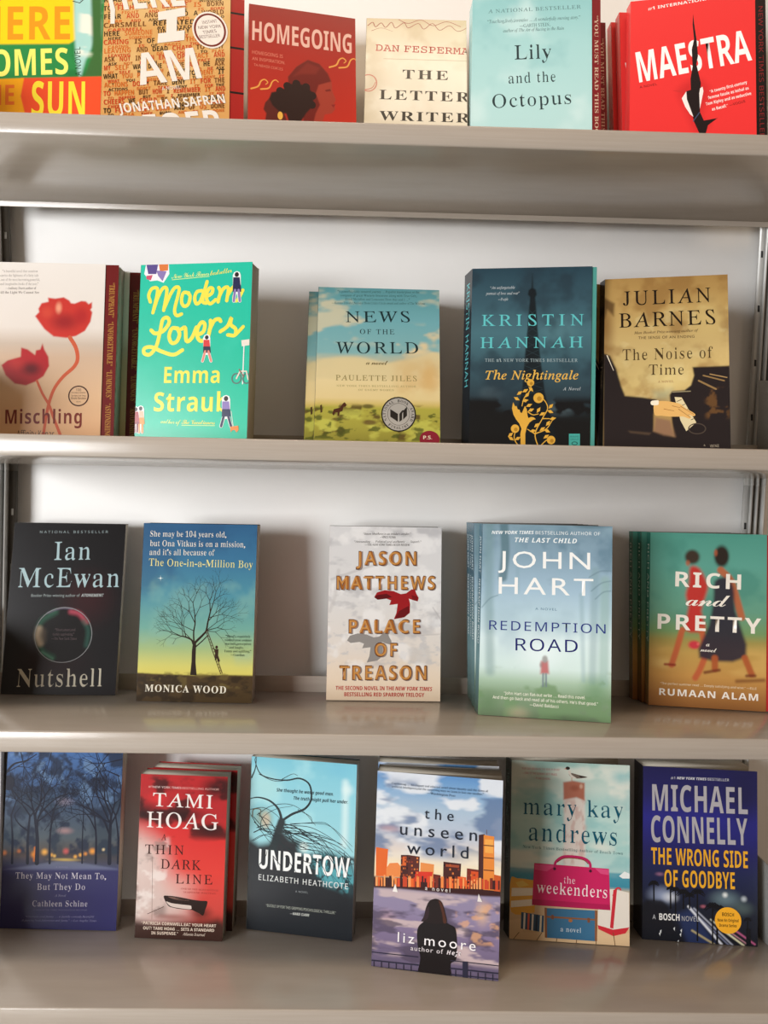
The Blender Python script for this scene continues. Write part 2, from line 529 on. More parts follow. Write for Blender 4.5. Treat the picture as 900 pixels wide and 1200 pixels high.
ART['hoag'] = [
 ('g',[(-3.21,'#b92428'),(46.04,'#b3262a'),(62.74,'#d42f2e'),(108.49,'#df4038'),(149.86,'#cf4a42'),(186.92,'#5a2c26')]),
 ('e','#2a0d0e',88.26,13.32,25.78,18.71,1.0,0.95),
 ('e','#2a0d0e',5.16,43.37,27.93,16.63,1.0,0.95),
 ('e','#3a1012',50.59,44.96,40.82,12.89,1.0,0.9),
 ('e','#3a1012',83.39,59.49,27.93,12.47,1.0,0.85),
 ('e','#4a1214',29.98,13.14,19.33,8.32,1.0,0.5),
 ('e','#e03032',19.65,26.09,17.19,10.39,1.0,0.7),
 ('n','#2a0c0d',14.79,0.45,0.62,0.85,2.04,71.08,111,-9,999,1.8),
 ('p','#d8c2ba',[(-17.62,69.3),(14.94,72.33),(29.57,88.5),(38.03,113.15),(51.5,129.24),(58.89,155.84),(25,166.45),(-13.63,167.97)],19.02,0.95),
 ('e','#dccac2',-1.17,102.12,30.08,37.42,1.0,0.8),
 ('e','#d5c0b8',6.92,143.37,55.86,35.34,1.1,0.95),
 ('e','#e0a69c',51.35,125.1,36.52,24.95,1.1,0.7),
 ('n','#94807a',14.79,0.48,0.66,0.8,66.91,160.17,112,-7.93,35.15,1.2),
 ('n','#f0e6e0',12.68,0.54,0.7,0.7,71.08,160.17,113,-7.93,35.15,1.4),
 ('p','#3a2620',[(-9.37,166.77),(20.74,167.24),(46.4,165.61),(78.42,163.74),(101.83,162),(111.37,192.84),(47.58,197.48),(-8.13,197.68)],6.34,0.97),
 ('e','#4a2a24',75.95,154.15,19.33,12.47,1.0,0.8),
 ('e','#8a4a40',41.9,159.6,34.37,4.99,1.0,0.6),
 ('C','#2b1d1a',[(32.06,137.44),(37.17,136.21),(49.65,137.18),(65.16,139.48),(75.47,140.33),(82.31,140.48),(82.86,143.77),(80.93,149.83),(78.6,156.72),(73.82,154.43),(67.31,151.8),(64.72,151.07),(52.28,150.52),(43.66,149.41),(37.57,147.16)]),
 ('C','#d9c8be',[(35.26,142.7),(41.33,144.33),(52.09,145.36),(63.26,146.17),(64.6,147.77),(63.83,150.28),(52.25,149.7),(40.6,147.87)]),
 ('C','#77584e',[(37.2,137.24),(45.38,137.76),(55.09,139.46),(62.21,140.84),(52.99,140.78),(42.87,139.51)]),
 ('C','#1d1210',[(45.4,138.38),(56.18,139.83),(60.92,140.68),(51.9,140.2)]),
 ('L','#8a6a62',[(17.46,93.11),(19.52,163.57)],0.42,0.42,0),
 ('L','#4a302a',[(13.92,157.59),(32.91,148.58)],0.63,0.63,0),
 ('T','#1','sansb','#e8c0b8',9.48,15.08,13.82,15.15,2.29,1.0),
 ('T','NEW YORK TIMES','sansb','#f0d8d2',14.91,15.32,47.8,15.49,2.29,1.0),
 ('T','BESTSELLING AUTHOR','sansb','#e8b0a8',49.09,15.45,91.79,15.72,2.29,1.0),
 ('T','TAMI','serif','#f1e8e4',15.26,35.89,85.18,36.46,15.38,1.12),
 ('T','HOAG','serif','#f1e8e4',9.06,59.99,92.22,60.43,17.88,1.1),
 ('T','A','serif','#3a1412',26.65,74.01,32.69,74,7.07,1.0),
 ('T','THIN','serif','#3a1412',8.5,90.09,53.5,89.72,10.39,1.25),
 ('T','DARK','serif','#3a1412',27.43,106.06,74.27,106,10.81,1.2),
 ('T','LINE','serif','#3a1412',45.23,122.02,87.87,121.66,10.39,1.25),
 ('T','ONE OF THE MOST INTENSE','serif','#a83a34',51.91,128.61,95.4,129.24,1.87,1.0),
 ('T','SUSPENSE WRITERS','serif','#a83a34',54.84,132.43,92.31,132.66,1.87,1.0),
 ('T','“PATRICIA CORNWELL,EAT YOUR HEART','sansx','#e6d3c0',7.5,169.21,93.98,169.3,3.33,1.0),
 ('T','OUT! TAMI HOAG … SETS A STANDARD','sansx','#e6d3c0',9.87,174.9,92.01,174.32,3.33,1.0),
 ('T','IN SUSPENSE.”','sansx','#e6d3c0',19.51,180.08,50.34,179.68,3.33,1.0),
 ('T','Atlanta Journal','ital','#e6d3c0',55.48,179.68,81.53,179.67,3.33,1.0),
]
ART['under'] = [
 ('g',[(-4.68,'#76c0d2'),(40.53,'#8ccbd8'),(101.93,'#9ad2da'),(207.7,'#9ad2da')]),
 ('n','#a8dce2',31.44,0.45,0.7,0.6,-4.68,101.93,121,-9,999,1.0),
 ('e','#74bdd4',106.22,8.37,27.94,14.3,1.0,0.6),
 ('e','#a4d4d4',18.71,33.79,27.94,30.64,1.0,0.7),
 ('e','#6fa9a8',11.1,69.69,25.79,22.47,1.0,0.6),
 ('s','#d5edec',[(114.64,22),(115.46,72.81),(114.99,93.16)],7.13,8.38,0.8),
 ('e','#dff0ee',117.4,29.93,10.75,10.21,1.0,0.7),
 ('e','#8a9a88',17.72,71.18,15.05,16.34,0.8,0.8),
 ('e','#c9b9a0',19.97,73.06,7.74,13.48,0.7,0.8),
 ('p','#22262b',[(-3.29,100.02),(12.14,101.7),(27.28,97.19),(34.48,84.16),(42.06,83.48),(50.97,91.93),(60.73,94.11),(62.12,104.23),(75.13,109.13),(89.89,103.65),(109.02,105.9),(126.15,116.4),(131.46,156.23),(133.14,216.35),(67.91,223.96),(1.06,231.76),(-3.17,170.4)],5.45,1.0),
 ('p','#5fb9c4',[(83.64,108.32),(104.81,106.3),(126.27,120.43),(128.1,148.51),(110.07,142.29),(90.91,138.15),(79.87,125)],7.13,0.75),
 ('e','#d5e8e4',67.35,99.64,7.31,8.17,0.6,0.9),
 ('n','#22262b',7.55,0.48,0.6,0.9,106.02,158.99,123,74.89,129.77,1.0),
 ('p','#22262b',[(-1.65,149.57),(61.1,141.16),(101.83,149.21),(129.54,162.47),(130.72,204.59),(0.65,219.47)],5.03,1.0),
 ('L','#1d2a2e',[(40.59,71.25),(52.24,63.02),(67.08,55.58),(74.23,43.69),(71.6,27.48),(59.58,21.23),(44.55,24.48),(27.15,24.41),(11.68,19.8),(4.63,5.77),(5.53,-0.55)],2.93,0.84,1),
 ('L','#1d2a2e',[(38.62,77.61),(38.3,67.32),(33.64,57.4),(23.6,49.97),(10.38,47.34),(-0.54,49.49)],3.77,1.05,1),
 ('L','#1d2a2e',[(0.85,24.81),(4.9,14.08),(6.22,0.44)],1.89,0.63,1),
 ('s','#1d2a2e',[(29.72,105.22),(34.61,88.27),(39.14,73.44)],9.22,2.93,1.0),
 ('L','#1d2a2e',[(40.72,75.36),(57.01,78.03),(78.9,92.43),(104.63,100.22),(126.1,114.38)],1.47,0.42,1),
 ('L','#1d2a2e',[(41.93,79.37),(61.37,79.69),(83.04,87.96),(108.73,95.77),(125.92,108.33)],1.47,0.42,1),
 ('L','#1d2a2e',[(8.85,67.81),(25.97,55.98),(47.58,52.09),(65.03,58.84),(80.48,73.89)],0.84,0.42,1),
 ('L','#1d2a2e',[(-0.12,62.35),(17.32,58.79),(35.05,67.61),(39.7,77.51)],0.84,0.42,1),
 ('L','#1d2a2e',[(0.01,66.5),(11.51,82.09),(25.11,97.39),(31.75,100.9)],0.84,0.42,1),
 ('L','#1d2a2e',[(4.54,70.26),(20.37,85.43),(29.32,92.88)],0.84,0.42,1),
 ('L','#1d2a2e',[(52.65,76.36),(74.15,76.5),(95.71,84.77),(117.2,97.01)],0.84,0.42,1),
 ('L','#1d2a2e',[(13.82,86.02),(15.54,71.37),(30.45,59.74),(51.95,53.79)],0.84,0.42,1),
 ('L','#1d2a2e',[(38.02,23.96),(50.81,16.76),(57.34,18.32)],0.84,0.42,1),
 ('L','#1d2a2e',[(9.49,19.97),(29.4,26.72),(51,22.94)],0.84,0.42,1),
 ('L','#1d2a2e',[(58.53,57.34),(73.78,64.24),(76.16,72.22)],0.84,0.42,1),
 ('L','#1d2a2e',[(63.7,85.63),(85.34,93.88),(100.65,108.73),(109.61,126.13)],0.84,0.42,1),
 ('L','#1d2a2e',[(108.85,99.82),(121.74,108.73),(127.48,126.37)],0.84,0.42,1),
 ('L','#1d2a2e',[(115.22,101.25),(119.99,121.05),(118.35,137.4)],0.84,0.42,1),
 ('L','#1d2a2e',[(92.01,103.45),(109.32,116.02),(124.63,136.76)],0.84,0.42,1),
 ('L','#1d2a2e',[(44.92,89.99),(81.62,99.29),(100.82,101.56),(119.2,145.95)],0.63,0.31,1),
 ('L','#1d2a2e',[(49.63,90.3),(60.05,84.44),(79.42,86.77),(91.17,94.47)],0.63,0.31,1),
 ('L','#1d2a2e',[(39.26,76.66),(59.97,101.59),(79.32,103.86),(92.4,135.83)],0.84,0.31,1),
 ('L','#1d2a2e',[(34.94,92.1),(50.25,109.82),(69.67,112.07),(86.81,129.45)],0.63,0.31,1),
 ('L','#1d2a2e',[(35.63,79.44),(73.87,91.49),(93.13,93.79),(128.09,140.79)],1.26,0.31,1),
 ('L','#1d2a2e',[(50.3,86.99),(59.94,100.08),(79.29,102.36),(89.53,150.6)],0.84,0.31,1),
 ('L','#1d2a2e',[(37.66,82.42),(50.59,85.01),(70.03,87.35),(87.28,100.57)],1.26,0.31,1),
 ('L','#1d2a2e',[(44.03,86.92),(72.01,83.07),(91.29,85.4),(113.46,93.26)],1.26,0.31,1),
 ('L','#1d2a2e',[(38.11,84.97),(79.74,86.07),(98.96,88.39),(113.3,92.73)],1.26,0.31,1),
 ('L','#1d2a2e',[(38.96,83.23),(66,82.52),(85.32,84.86),(106.4,115.42)],0.84,0.31,1),
 ('L','#1d2a2e',[(32.08,79.01),(78.81,70.52),(98.05,72.9),(125.63,100.06)],0.84,0.31,1),
 ('L','#1d2a2e',[(38.64,82.19),(61.02,95.13),(80.38,97.42),(105.85,137.18)],0.84,0.31,1),
 ('L','#1d2a2e',[(49.56,74.34),(80.2,71.48),(99.43,73.86),(125,93.72)],0.63,0.31,1),
 ('L','#1d2a2e',[(38.93,94.48),(65.13,97.17),(84.45,99.45),(106.03,108.97)],0.63,0.31,1),
 ('L','#1d2a2e',[(44.99,89.54),(69.45,101.62),(88.73,103.89),(94.88,120.5)],1.26,0.31,1),
 ('L','#1d2a2e',[(42.77,82.93),(68.29,94.82),(87.59,97.11),(91.57,127.55)],0.84,0.31,1),
 ('L','#1d2a2e',[(34.77,96.05),(66.1,112.14),(85.4,114.37),(111.39,138.2)],1.26,0.31,1),
 ('L','#1d2a2e',[(43.24,76.98),(73.36,87.41),(92.63,89.73),(123.17,113.48)],0.63,0.31,1),
 ('L','#1d2a2e',[(10.77,65.11),(25.82,85.39),(34.43,98.58)],1.05,0.63,1),
 ('L','#1d2a2e',[(13.14,83.69),(22.66,86.48),(32.49,83.8)],0.63,0.63,1),
 ('L','#1d2a2e',[(4.67,98.73),(22.05,89.15),(39.67,90.43)],0.63,0.63,1),
 ('L','#1d2a2e',[(5.7,76.07),(16.69,83.7),(35.14,88.28)],1.05,0.63,1),
 ('L','#1d2a2e',[(9.04,82.87),(24.8,77.63),(37.34,85.21)],1.05,0.63,1),
 ('L','#1d2a2e',[(2.94,98.53),(18.51,90.39),(37.25,97.45)],0.63,0.63,1),
 ('L','#1d2a2e',[(5.83,88.39),(17.3,83.16),(32.58,83.79)],1.26,0.63,1),
 ('L','#1d2a2e',[(10.13,67.7),(25.95,74.89),(36.33,93.02)],0.63,0.63,1),
 ('L','#1d2a2e',[(11.76,83.79),(26.02,87.82),(40.06,97.18)],0.63,0.63,1),
 ('L','#5a5a48',[(3.44,70.35),(4.27,61.98),(13.02,61.23),(12.2,69.59)],1.47,1.05,1),
 ('T','She thought he was a good man.','sansi','#1b3944',31.96,38.52,100.92,37.8,4.09,1.0),
 ('T','The truth might pull her under.','sansi','#1b3944',53.02,46.28,118.27,45.53,4.09,1.0),
 ('T','UNDERTOW','sansx','#eff2f0',13.04,129.51,122.33,129.72,22.88,1.02),
 ('T','ELIZABETH HEATHCOTE','sansb','#e8ecea',13.48,142.88,121.02,142.78,6.54,1.2),
 ('T','A NOVEL','sansb','#9aa2a4',58.66,152.65,73.87,152.51,2.25,1.2),
 ('L','#22262b',[(14,125.29),(21.29,114.26),(23.2,105.83)],1.05,0.42,1),
 ('L','#22262b',[(29.98,113.44),(38.96,122.86),(43.47,128.58)],1.05,0.42,1),
 ('L','#22262b',[(45.11,111.99),(54.1,123.44),(60.82,131.99)],1.05,0.42,1),
 ('L','#22262b',[(79.51,112.79),(90.37,119.89),(97.13,133.46)],1.05,0.42,1),
 ('L','#22262b',[(97.42,107),(105.16,118.45),(109.78,132.19)],1.05,0.42,1),
 ('L','#22262b',[(113.23,105.5),(117.89,121.26),(122.31,128.91)],1.05,0.42,1),
 ('L','#22262b',[(60.22,112.6),(75.37,117.28),(90.13,111.77)],1.05,0.42,1),
 ('T','“BUCKLE UP FOR THIS GRIPPING PSYCHOLOGICAL THRILLER.”','sansb','#b9bfb2',23.6,172.72,107.78,172.47,3.06,1.0),
 ('T','—MARIE CLAIRE','sansi','#d5d8d0',53.23,178.77,76.36,178.51,2.86,1.0),
]
ART['unseen'] = [
 ('g',[(-7.14,'#4f86c2'),(14.89,'#7aa4cc'),(36.86,'#a9bfd2'),(63.12,'#b9c2d0'),(80.58,'#d9cfc8'),(100.17,'#f3e2bc'),(115.36,'#e8c9a0'),(121.87,'#8f86a2'),(145.66,'#8d82a0'),(167.22,'#7f7090'),(195.15,'#6a5f7a'),(218.69,'#5a5068')]),
 ('n','#e2e6ea',22.07,0.46,0.6,0.9,-7.14,87.12,131,-9,999,2.2),
 ('n','#5f779c',19.86,0.48,0.62,0.85,8.29,87.12,132,-9,999,2.4),
 ('e','#d8a8a0',15.44,61.14,20.17,6.52,1.0,0.5),
 ('e','#f6ead0',108.29,83.54,31.38,13.03,1.0,0.6),
 ('n','#c9b4b4',10.15,0.5,0.64,0.85,125.12,195.15,133,-9,999,3.5),
 ('e','#e0b890',118.47,140.76,11.21,19.55,1.0,0.7),
 ('e','#c8a0a0',16.1,155.7,15.69,13.03,1.0,0.4),
 ('n','#4e4458',8.83,0.5,0.64,0.8,130.53,203.72,134,-9,999,3.5),
 ('n','#e0a878',8.83,0.54,0.68,0.6,130.53,173.67,135,91.11,139.37,1.5),
 ('p','#3b1e1e',[(-3.56,113.72),(14.77,113.06),(37.5,111.98),(75.75,112.65),(95.76,112.88),(126.55,112.03),(141.81,111.61),(142.03,121.66),(118.05,123.19),(80.51,124.12),(28.79,124.21),(-3.16,126.03)],1.32,1.0),
 ('P','#e0682c',[(0.95,82.35),(14.53,83.33),(13.38,112.54),(1.94,113.19)]),
 ('P','#e88a4a',[(13.11,103.76),(16.59,98.14),(25.68,96.86),(30.39,102.13),(30.23,111.8),(13.38,112.54)]),
 ('P','#4a2626',[(28.84,88.21),(36.77,87.48),(37.5,111.98),(29.1,111.91)]),
 ('P','#d9642e',[(30.93,89.77),(35.01,89.4),(34.84,99.08),(30.77,99.46)]),
 ('P','#5a2c28',[(36.77,87.48),(49.47,88.07),(49.27,112.6),(37.51,112.42)]),
 ('P','#e5904e',[(50.54,94.11),(65.42,94.91),(64.97,111.08),(50.58,111.16)]),
 ('P','#d83a2a',[(45.19,104.24),(64.29,102.87),(62.37,114.38),(44.82,114.77)]),
 ('P','#6a2a24',[(64.8,105),(72.87,105.53),(72.63,112.95),(65.01,112.82)]),
 ('P','#4a2624',[(75.39,90.93),(94.55,91.32),(94.01,113.91),(75.56,113.97)]),
 ('P','#a04a2e',[(77.91,93.31),(92.6,93.24),(92.22,95.88),(77.98,95.91)]),
 ('P','#e8642e',[(91.13,105.09),(100.43,105.07),(100.23,114.6),(90.93,114.64)]),
 ('P','#7a2f26',[(100.85,95.5),(113.89,96),(114.14,115.83),(100.9,114.97)]),
 ('P','#d9542a',[(105.34,98.11),(113.06,98.24),(113.37,111.16),(105.65,110.62)]),
 ('P','#4a2a2a',[(112.56,59.3),(119.14,57.86),(120.08,116.11),(113.49,115.89)]),
 ('P','#e58a3c',[(117.84,58.84),(129.06,59.59),(130.58,115.93),(118.76,116.23)]),
 ('P','#f0a850',[(119.26,63.05),(128.05,63.14),(128.38,77.38),(119.6,77.31)]),
 ('P','#c85a2a',[(129.76,99.24),(138.07,100.17),(138,116.49),(130.15,116.4)]),
 ('L','#6a4a44',[(120.79,53.16),(120.91,58.57)],0.66,0.66,0),
 ('L','#6a3a24',[(118.1,69.65),(129.07,69.54)],1.1,1.1,0),
 ('L','#6a3a24',[(118.4,82.61),(129.37,82.47)],1.1,1.1,0),
 ('L','#6a3a24',[(118.71,95.55),(129.67,95.37)],1.1,1.1,0),
 ('P','#f2a060',[(1.51,114.11),(4.03,113.87),(4.34,123.53),(1.82,123.78)]),
 ('P','#e8662c',[(4.54,113.91),(6.36,113.74),(6.67,123.39),(4.84,123.57)]),
 ('P','#f08a48',[(7.58,114.37),(9.4,114.19),(9.69,123.19),(7.86,123.36)]),
 ('P','#f2a060',[(10.5,111.09),(12.32,110.92),(12.7,122.98),(10.88,123.16)]),
 ('P','#3f2222',[(13.61,113.96),(16.12,113.72),(16.4,122.7),(13.89,122.95)]),
 ('P','#3f2222',[(16.55,111.57),(19.06,111.33),(19.4,122.5),(16.9,122.74)]),
 ('P','#f2a060',[(19.53,110.49),(21.35,110.32),(21.72,122.36),(19.9,122.54)]),
 ('P','#f08a48',[(22.63,113.36),(25.13,113.12),(25.4,122.08),(22.91,122.33)]),
 ('P','#d9502c',[(25.63,113.16),(28.81,112.85),(29.08,121.81),(25.9,122.12)]),
 ('P','#3f2222',[(28.53,109.89),(31.03,109.65),(31.39,121.67),(28.9,121.92)]),
 ('P','#c8482a',[(31.56,110.57),(34.72,110.26),(35.06,121.4),(31.89,121.71)]),
 ('P','#c8482a',[(34.57,111.24),(36.38,111.07),(36.69,121.33),(34.88,121.51)]),
 ('P','#f2a060',[(37.53,110.17),(40.69,109.87),(41.02,120.99),(37.86,121.3)]),
 ('P','#e8662c',[(40.58,112.15),(43.74,111.85),(44,120.79),(40.84,121.09)]),
 ('P','#c8482a',[(43.52,110.64),(45.33,110.47),(45.62,120.71),(43.82,120.89)]),
 ('P','#f08a48',[(46.47,109.57),(49.62,109.27),(49.94,120.38),(46.8,120.68)]),
 ('P','#c8482a',[(49.42,108.5),(51.22,108.33),(51.56,120.3),(49.77,120.48)]),
 ('P','#3f2222',[(52.39,108.31),(54.19,108.13),(54.53,120.1),(52.73,120.28)]),
 ('P','#3f2222',[(55.43,110.5),(57.22,110.33),(57.49,119.9),(55.7,120.07)]),
 ('P','#d9502c',[(58.32,107.91),(60.79,107.68),(61.12,119.63),(58.66,119.87)]),
 ('P','#f2a060',[(61.28,107.71),(63.75,107.48),(64.08,119.42),(61.62,119.66)]),
 ('P','#c8482a',[(64.31,109.91),(66.09,109.74),(66.36,119.29),(64.57,119.46)]),
 ('P','#7a3026',[(67.19,107.32),(70.32,107.02),(70.64,118.95),(67.52,119.26)]),
 ('P','#3f2222',[(70.19,108.86),(73.31,108.56),(73.59,118.75),(70.47,119.06)]),
 ('P','#f08a48',[(73.09,106.93),(76.21,106.63),(76.53,118.55),(73.41,118.85)]),
 ('P','#7a3026',[(76.08,108.47),(77.86,108.3),(78.13,118.48),(76.35,118.65)]),
 ('P','#c8482a',[(78.97,106.54),(81.42,106.3),(81.73,118.21),(79.29,118.45)]),
 ('P','#f08a48',[(81.91,106.34),(85.02,106.04),(85.33,117.94),(82.22,118.25)]),
 ('P','#e8662c',[(84.89,107.88),(86.66,107.71),(86.93,117.87),(85.16,118.04)]),
 ('P','#f08a48',[(87.82,107.68),(90.26,107.45),(90.52,117.6),(88.08,117.84)]),
 ('P','#f2a060',[(90.74,107.49),(92.52,107.32),(92.78,117.47),(91.01,117.64)]),
 ('P','#d9502c',[(93.67,107.29),(96.1,107.06),(96.36,117.2),(93.93,117.44)]),
 ('P','#f2a060',[(96.57,106.23),(98.33,106.06),(98.61,117.07),(96.84,117.24)]),
 ('P','#e8662c',[(99.54,108.2),(101.3,108.03),(101.52,116.87),(99.76,117.04)]),
 ('P','#d9502c',[(102.43,107.35),(104.2,107.18),(104.43,116.67),(102.67,116.84)]),
 ('P','#f2a060',[(105.36,107.81),(107.12,107.64),(107.34,116.47),(105.58,116.64)]),
 ('P','#f2a060',[(108.23,106.32),(109.99,106.15),(110.24,116.27),(108.48,116.44)]),
 ('P','#f2a060',[(111.15,106.77),(112.91,106.6),(113.14,116.07),(111.38,116.24)]),
 ('P','#f2a060',[(114,104.21),(116.41,103.98),(116.69,115.8),(114.28,116.04)]),
 ('P','#c8482a',[(116.91,104.88),(118.67,104.71),(118.93,115.67),(117.18,115.84)]),
 ('P','#c8482a',[(119.83,105.54),(122.89,105.25),(123.13,115.34),(120.07,115.64)]),
 ('P','#c8482a',[(122.75,106.64),(124.5,106.47),(124.7,115.27),(122.95,115.44)]),
 ('P','#7a3026',[(125.56,103.44),(128.62,103.14),(128.89,114.94),(125.84,115.24)]),
 ('P','#3f2222',[(128.5,105.61),(131.56,105.31),(131.77,114.75),(128.72,115.05)]),
 ('P','#c8482a',[(131.38,105.41),(134.43,105.12),(134.65,114.55),(131.6,114.85)]),
 ('P','#5a2a26',[(134.26,105.22),(136,105.05),(136.21,114.48),(134.47,114.65)]),
 ('P','#b5582e',[(29.21,90.65),(30.4,90.54),(30.45,92.33),(29.26,92.44)]),
 ('P','#d97a3c',[(29.42,97.81),(30.61,97.7),(30.67,99.49),(29.48,99.6)]),
 ('P','#2e1a1c',[(29.53,101.39),(30.72,101.28),(30.78,103.07),(29.59,103.18)]),
 ('P','#b5582e',[(29.64,104.97),(30.83,104.85),(30.88,106.64),(29.69,106.75)]),
 ('P','#d97a3c',[(31.52,101.2),(32.71,101.09),(32.76,102.88),(31.57,102.99)]),
 ('P','#b5582e',[(31.73,108.35),(32.92,108.24),(32.97,110.02),(31.78,110.14)]),
 ('P','#8a3a2a',[(33.18,90.29),(34.37,90.18),(34.42,91.97),(33.23,92.08)]),
 ('P','#2e1a1c',[(33.28,93.87),(34.47,93.75),(34.53,95.54),(33.34,95.65)]),
 ('P','#b5582e',[(33.5,101.02),(34.69,100.91),(34.74,102.69),(33.55,102.81)]),
 ('P','#8a3a2a',[(33.71,108.16),(34.9,108.05),(34.95,109.84),(33.76,109.95)]),
 ('P','#b5582e',[(35.27,93.68),(36.45,93.57),(36.51,95.36),(35.32,95.47)]),
 ('P','#2e1a1c',[(35.48,100.83),(36.67,100.72),(36.72,102.51),(35.53,102.62)]),
 ('P','#b5582e',[(35.69,107.98),(36.88,107.86),(36.93,109.65),(35.74,109.76)]),
 ('P','#2e1a1c',[(37.29,89.97),(39.05,89.8),(39.11,91.74),(37.34,91.9)]),
 ('P','#8a3a2a',[(37.4,93.84),(39.16,93.67),(39.22,95.6),(37.46,95.77)]),
 ('P','#d97a3c',[(37.86,109.29),(39.62,109.12),(39.68,111.05),(37.91,111.22)]),
 ('P','#8a3a2a',[(40.34,93.56),(42.1,93.4),(42.16,95.33),(40.4,95.5)]),
 ('P','#d97a3c',[(40.45,97.43),(42.22,97.26),(42.27,99.19),(40.51,99.36)]),
 ('P','#8a3a2a',[(40.57,101.29),(42.33,101.12),(42.38,103.05),(40.62,103.22)]),
 ('P','#d97a3c',[(40.68,105.15),(42.44,104.98),(42.5,106.91),(40.74,107.08)]),
 ('P','#d97a3c',[(43.5,101.01),(45.26,100.85),(45.32,102.78),(43.56,102.94)]),
 ('P','#2e1a1c',[(43.61,104.87),(45.37,104.7),(45.43,106.63),(43.67,106.8)]),
 ('P','#d97a3c',[(46.1,89.16),(47.86,89),(47.91,90.93),(46.15,91.09)]),
 ('P','#d97a3c',[(46.21,93.02),(47.97,92.86),(48.02,94.79),(46.26,94.95)]),
 ('P','#b5582e',[(46.43,100.74),(48.19,100.57),(48.24,102.5),(46.49,102.67)]),
 ('P','#d97a3c',[(46.54,104.59),(48.3,104.43),(48.36,106.35),(46.6,106.52)]),
 ('P','#d97a3c',[(46.66,108.45),(48.41,108.28),(48.47,110.2),(46.71,110.37)]),
 ('P','#2e1a1c',[(75.91,93.49),(77.71,93.32),(77.77,95.5),(75.97,95.66)]),
 ('P','#2e1a1c',[(79.26,106.23),(81.06,106.06),(81.12,108.22),(79.32,108.4)]),
 ('P','#b5582e',[(79.38,110.56),(81.18,110.39),(81.23,112.55),(79.43,112.73)]),
 ('P','#b5582e',[(81.92,92.93),(83.72,92.76),(83.78,94.93),(81.98,95.1)]),
 ('P','#d97a3c',[(82.03,97.27),(83.83,97.1),(83.89,99.27),(82.09,99.44)]),
 ('P','#d97a3c',[(85.15,101.32),(86.94,101.15),(87,103.32),(85.2,103.49)]),
 ('P','#2e1a1c',[(85.26,105.65),(87.06,105.48),(87.11,107.65),(85.32,107.82)]),
 ('P','#8a3a2a',[(85.37,109.98),(87.17,109.81),(87.22,111.97),(85.43,112.15)]),
 ('P','#8a3a2a',[(88.25,105.37),(90.05,105.2),(90.1,107.36),(88.31,107.53)]),
 ('P','#b5582e',[(88.36,109.69),(90.16,109.52),(90.21,111.68),(88.42,111.86)]),
 ('P','#8a3a2a',[(91.02,96.42),(92.81,96.26),(92.87,98.42),(91.08,98.59)]),
 ('P','#8a3a2a',[(101.49,101.64),(103.41,101.46),(103.45,103.31),(101.54,103.5)]),
 ('P','#2e1a1c',[(101.68,109.07),(103.59,108.88),(103.64,110.73),(101.72,110.92)]),
 ('P','#d97a3c',[(101.77,112.77),(103.68,112.59),(103.73,114.44),(101.81,114.63)]),
 ('P','#d97a3c',[(104.69,101.34),(106.6,101.15),(106.65,103.01),(104.73,103.19)]),
 ('P','#b5582e',[(104.96,112.46),(106.88,112.28),(106.92,114.13),(105.01,114.32)]),
 ('P','#8a3a2a',[(107.88,101.03),(109.79,100.85),(109.84,102.7),(107.92,102.89)]),
 ('P','#b5582e',[(108.06,108.45),(109.97,108.26),(110.02,110.11),(108.11,110.3)]),
 ('P','#d97a3c',[(111.16,104.44),(113.07,104.25),(113.11,106.1),(111.2,106.29)]),
 ('e','#f08a3a',5.67,115.04,3.14,3.47,1.0,0.9),
 ('e','#f2a868',21.63,113.5,3.14,3.47,1.0,0.9),
 ('e','#c8502a',39.75,111.76,3.14,3.47,1.0,0.9),
 ('e','#f0703a',53.26,110.46,3.14,3.47,1.0,0.9),
 ('e','#c83a22',59.99,109.82,3.14,3.47,1.0,0.9),
 ('e','#8a3a2a',80.08,107.89,3.14,3.47,1.0,0.9),
 ('e','#9a4a30',84.52,107.46,3.14,3.47,1.0,0.9),
 ('e','#f08a4a',95.6,106.4,3.14,3.47,1.0,0.9),
 ('e','#f07a3a',108.82,105.13,3.14,3.47,1.0,0.9),
 ('e','#e8702e',132.9,102.81,3.14,3.47,1.0,0.9),
 ('P','#f0ece6',[(23.62,119.02),(20.93,127.62),(26.63,127.93)]),
 ('P','#e4dcd8',[(114.04,120.79),(112.92,128.87),(118.19,128.98)]),
 ('C','#1c181a',[(59.43,153.79),(75.72,152.96),(83.58,156.02),(89.87,159.23),(91.9,169.34),(92.39,180.02),(91.6,192.12),(86.41,196.14),(86.34,202.15),(86.38,211.78),(71.89,216.68),(50.45,215.95),(51.13,208.32),(53.4,194.04),(50.13,181.43),(49.08,168.55),(50.67,161.44),(55.03,156.86)]),
 ('C','#231b1c',[(66.86,130.9),(72.24,131.66),(75.92,135.63),(78.84,144.85),(80.86,154.15),(74.69,156.09),(63.55,156.83),(56.35,155.85),(53.21,155.75),(56.18,149.79),(57.75,141.81),(61.12,134.09)]),
 ('C','#4e2c22',[(71.35,131.75),(75,134.85),(77.9,143.22),(80.41,153.76),(77.33,154.95),(75.76,146.47),(73.31,138.06)]),
 ('C','#33242a',[(58.64,141.51),(61.29,140.15),(60.7,151.06),(55,155.56),(53.64,155.27),(56.62,149.31)]),
 ('L','#2c2c3e',[(0.2,194.11),(51.15,193.67)],0.88,0.88,0),
 ('L','#2c2c3e',[(85.89,193.24),(138.42,193.01)],0.88,0.88,0),
 ('L','#2c2c3e',[(0.48,202.8),(51.39,202.05)],1.32,1.32,0),
 ('L','#2c2c3e',[(86.1,201.4),(138.6,200.84)],1.32,1.32,0),
 ('L','#2c2c3e',[(0.71,209.75),(51.58,208.62)],1.1,1.1,0),
 ('L','#2c2c3e',[(86.27,207.72),(138.73,206.76)],1.1,1.1,0),
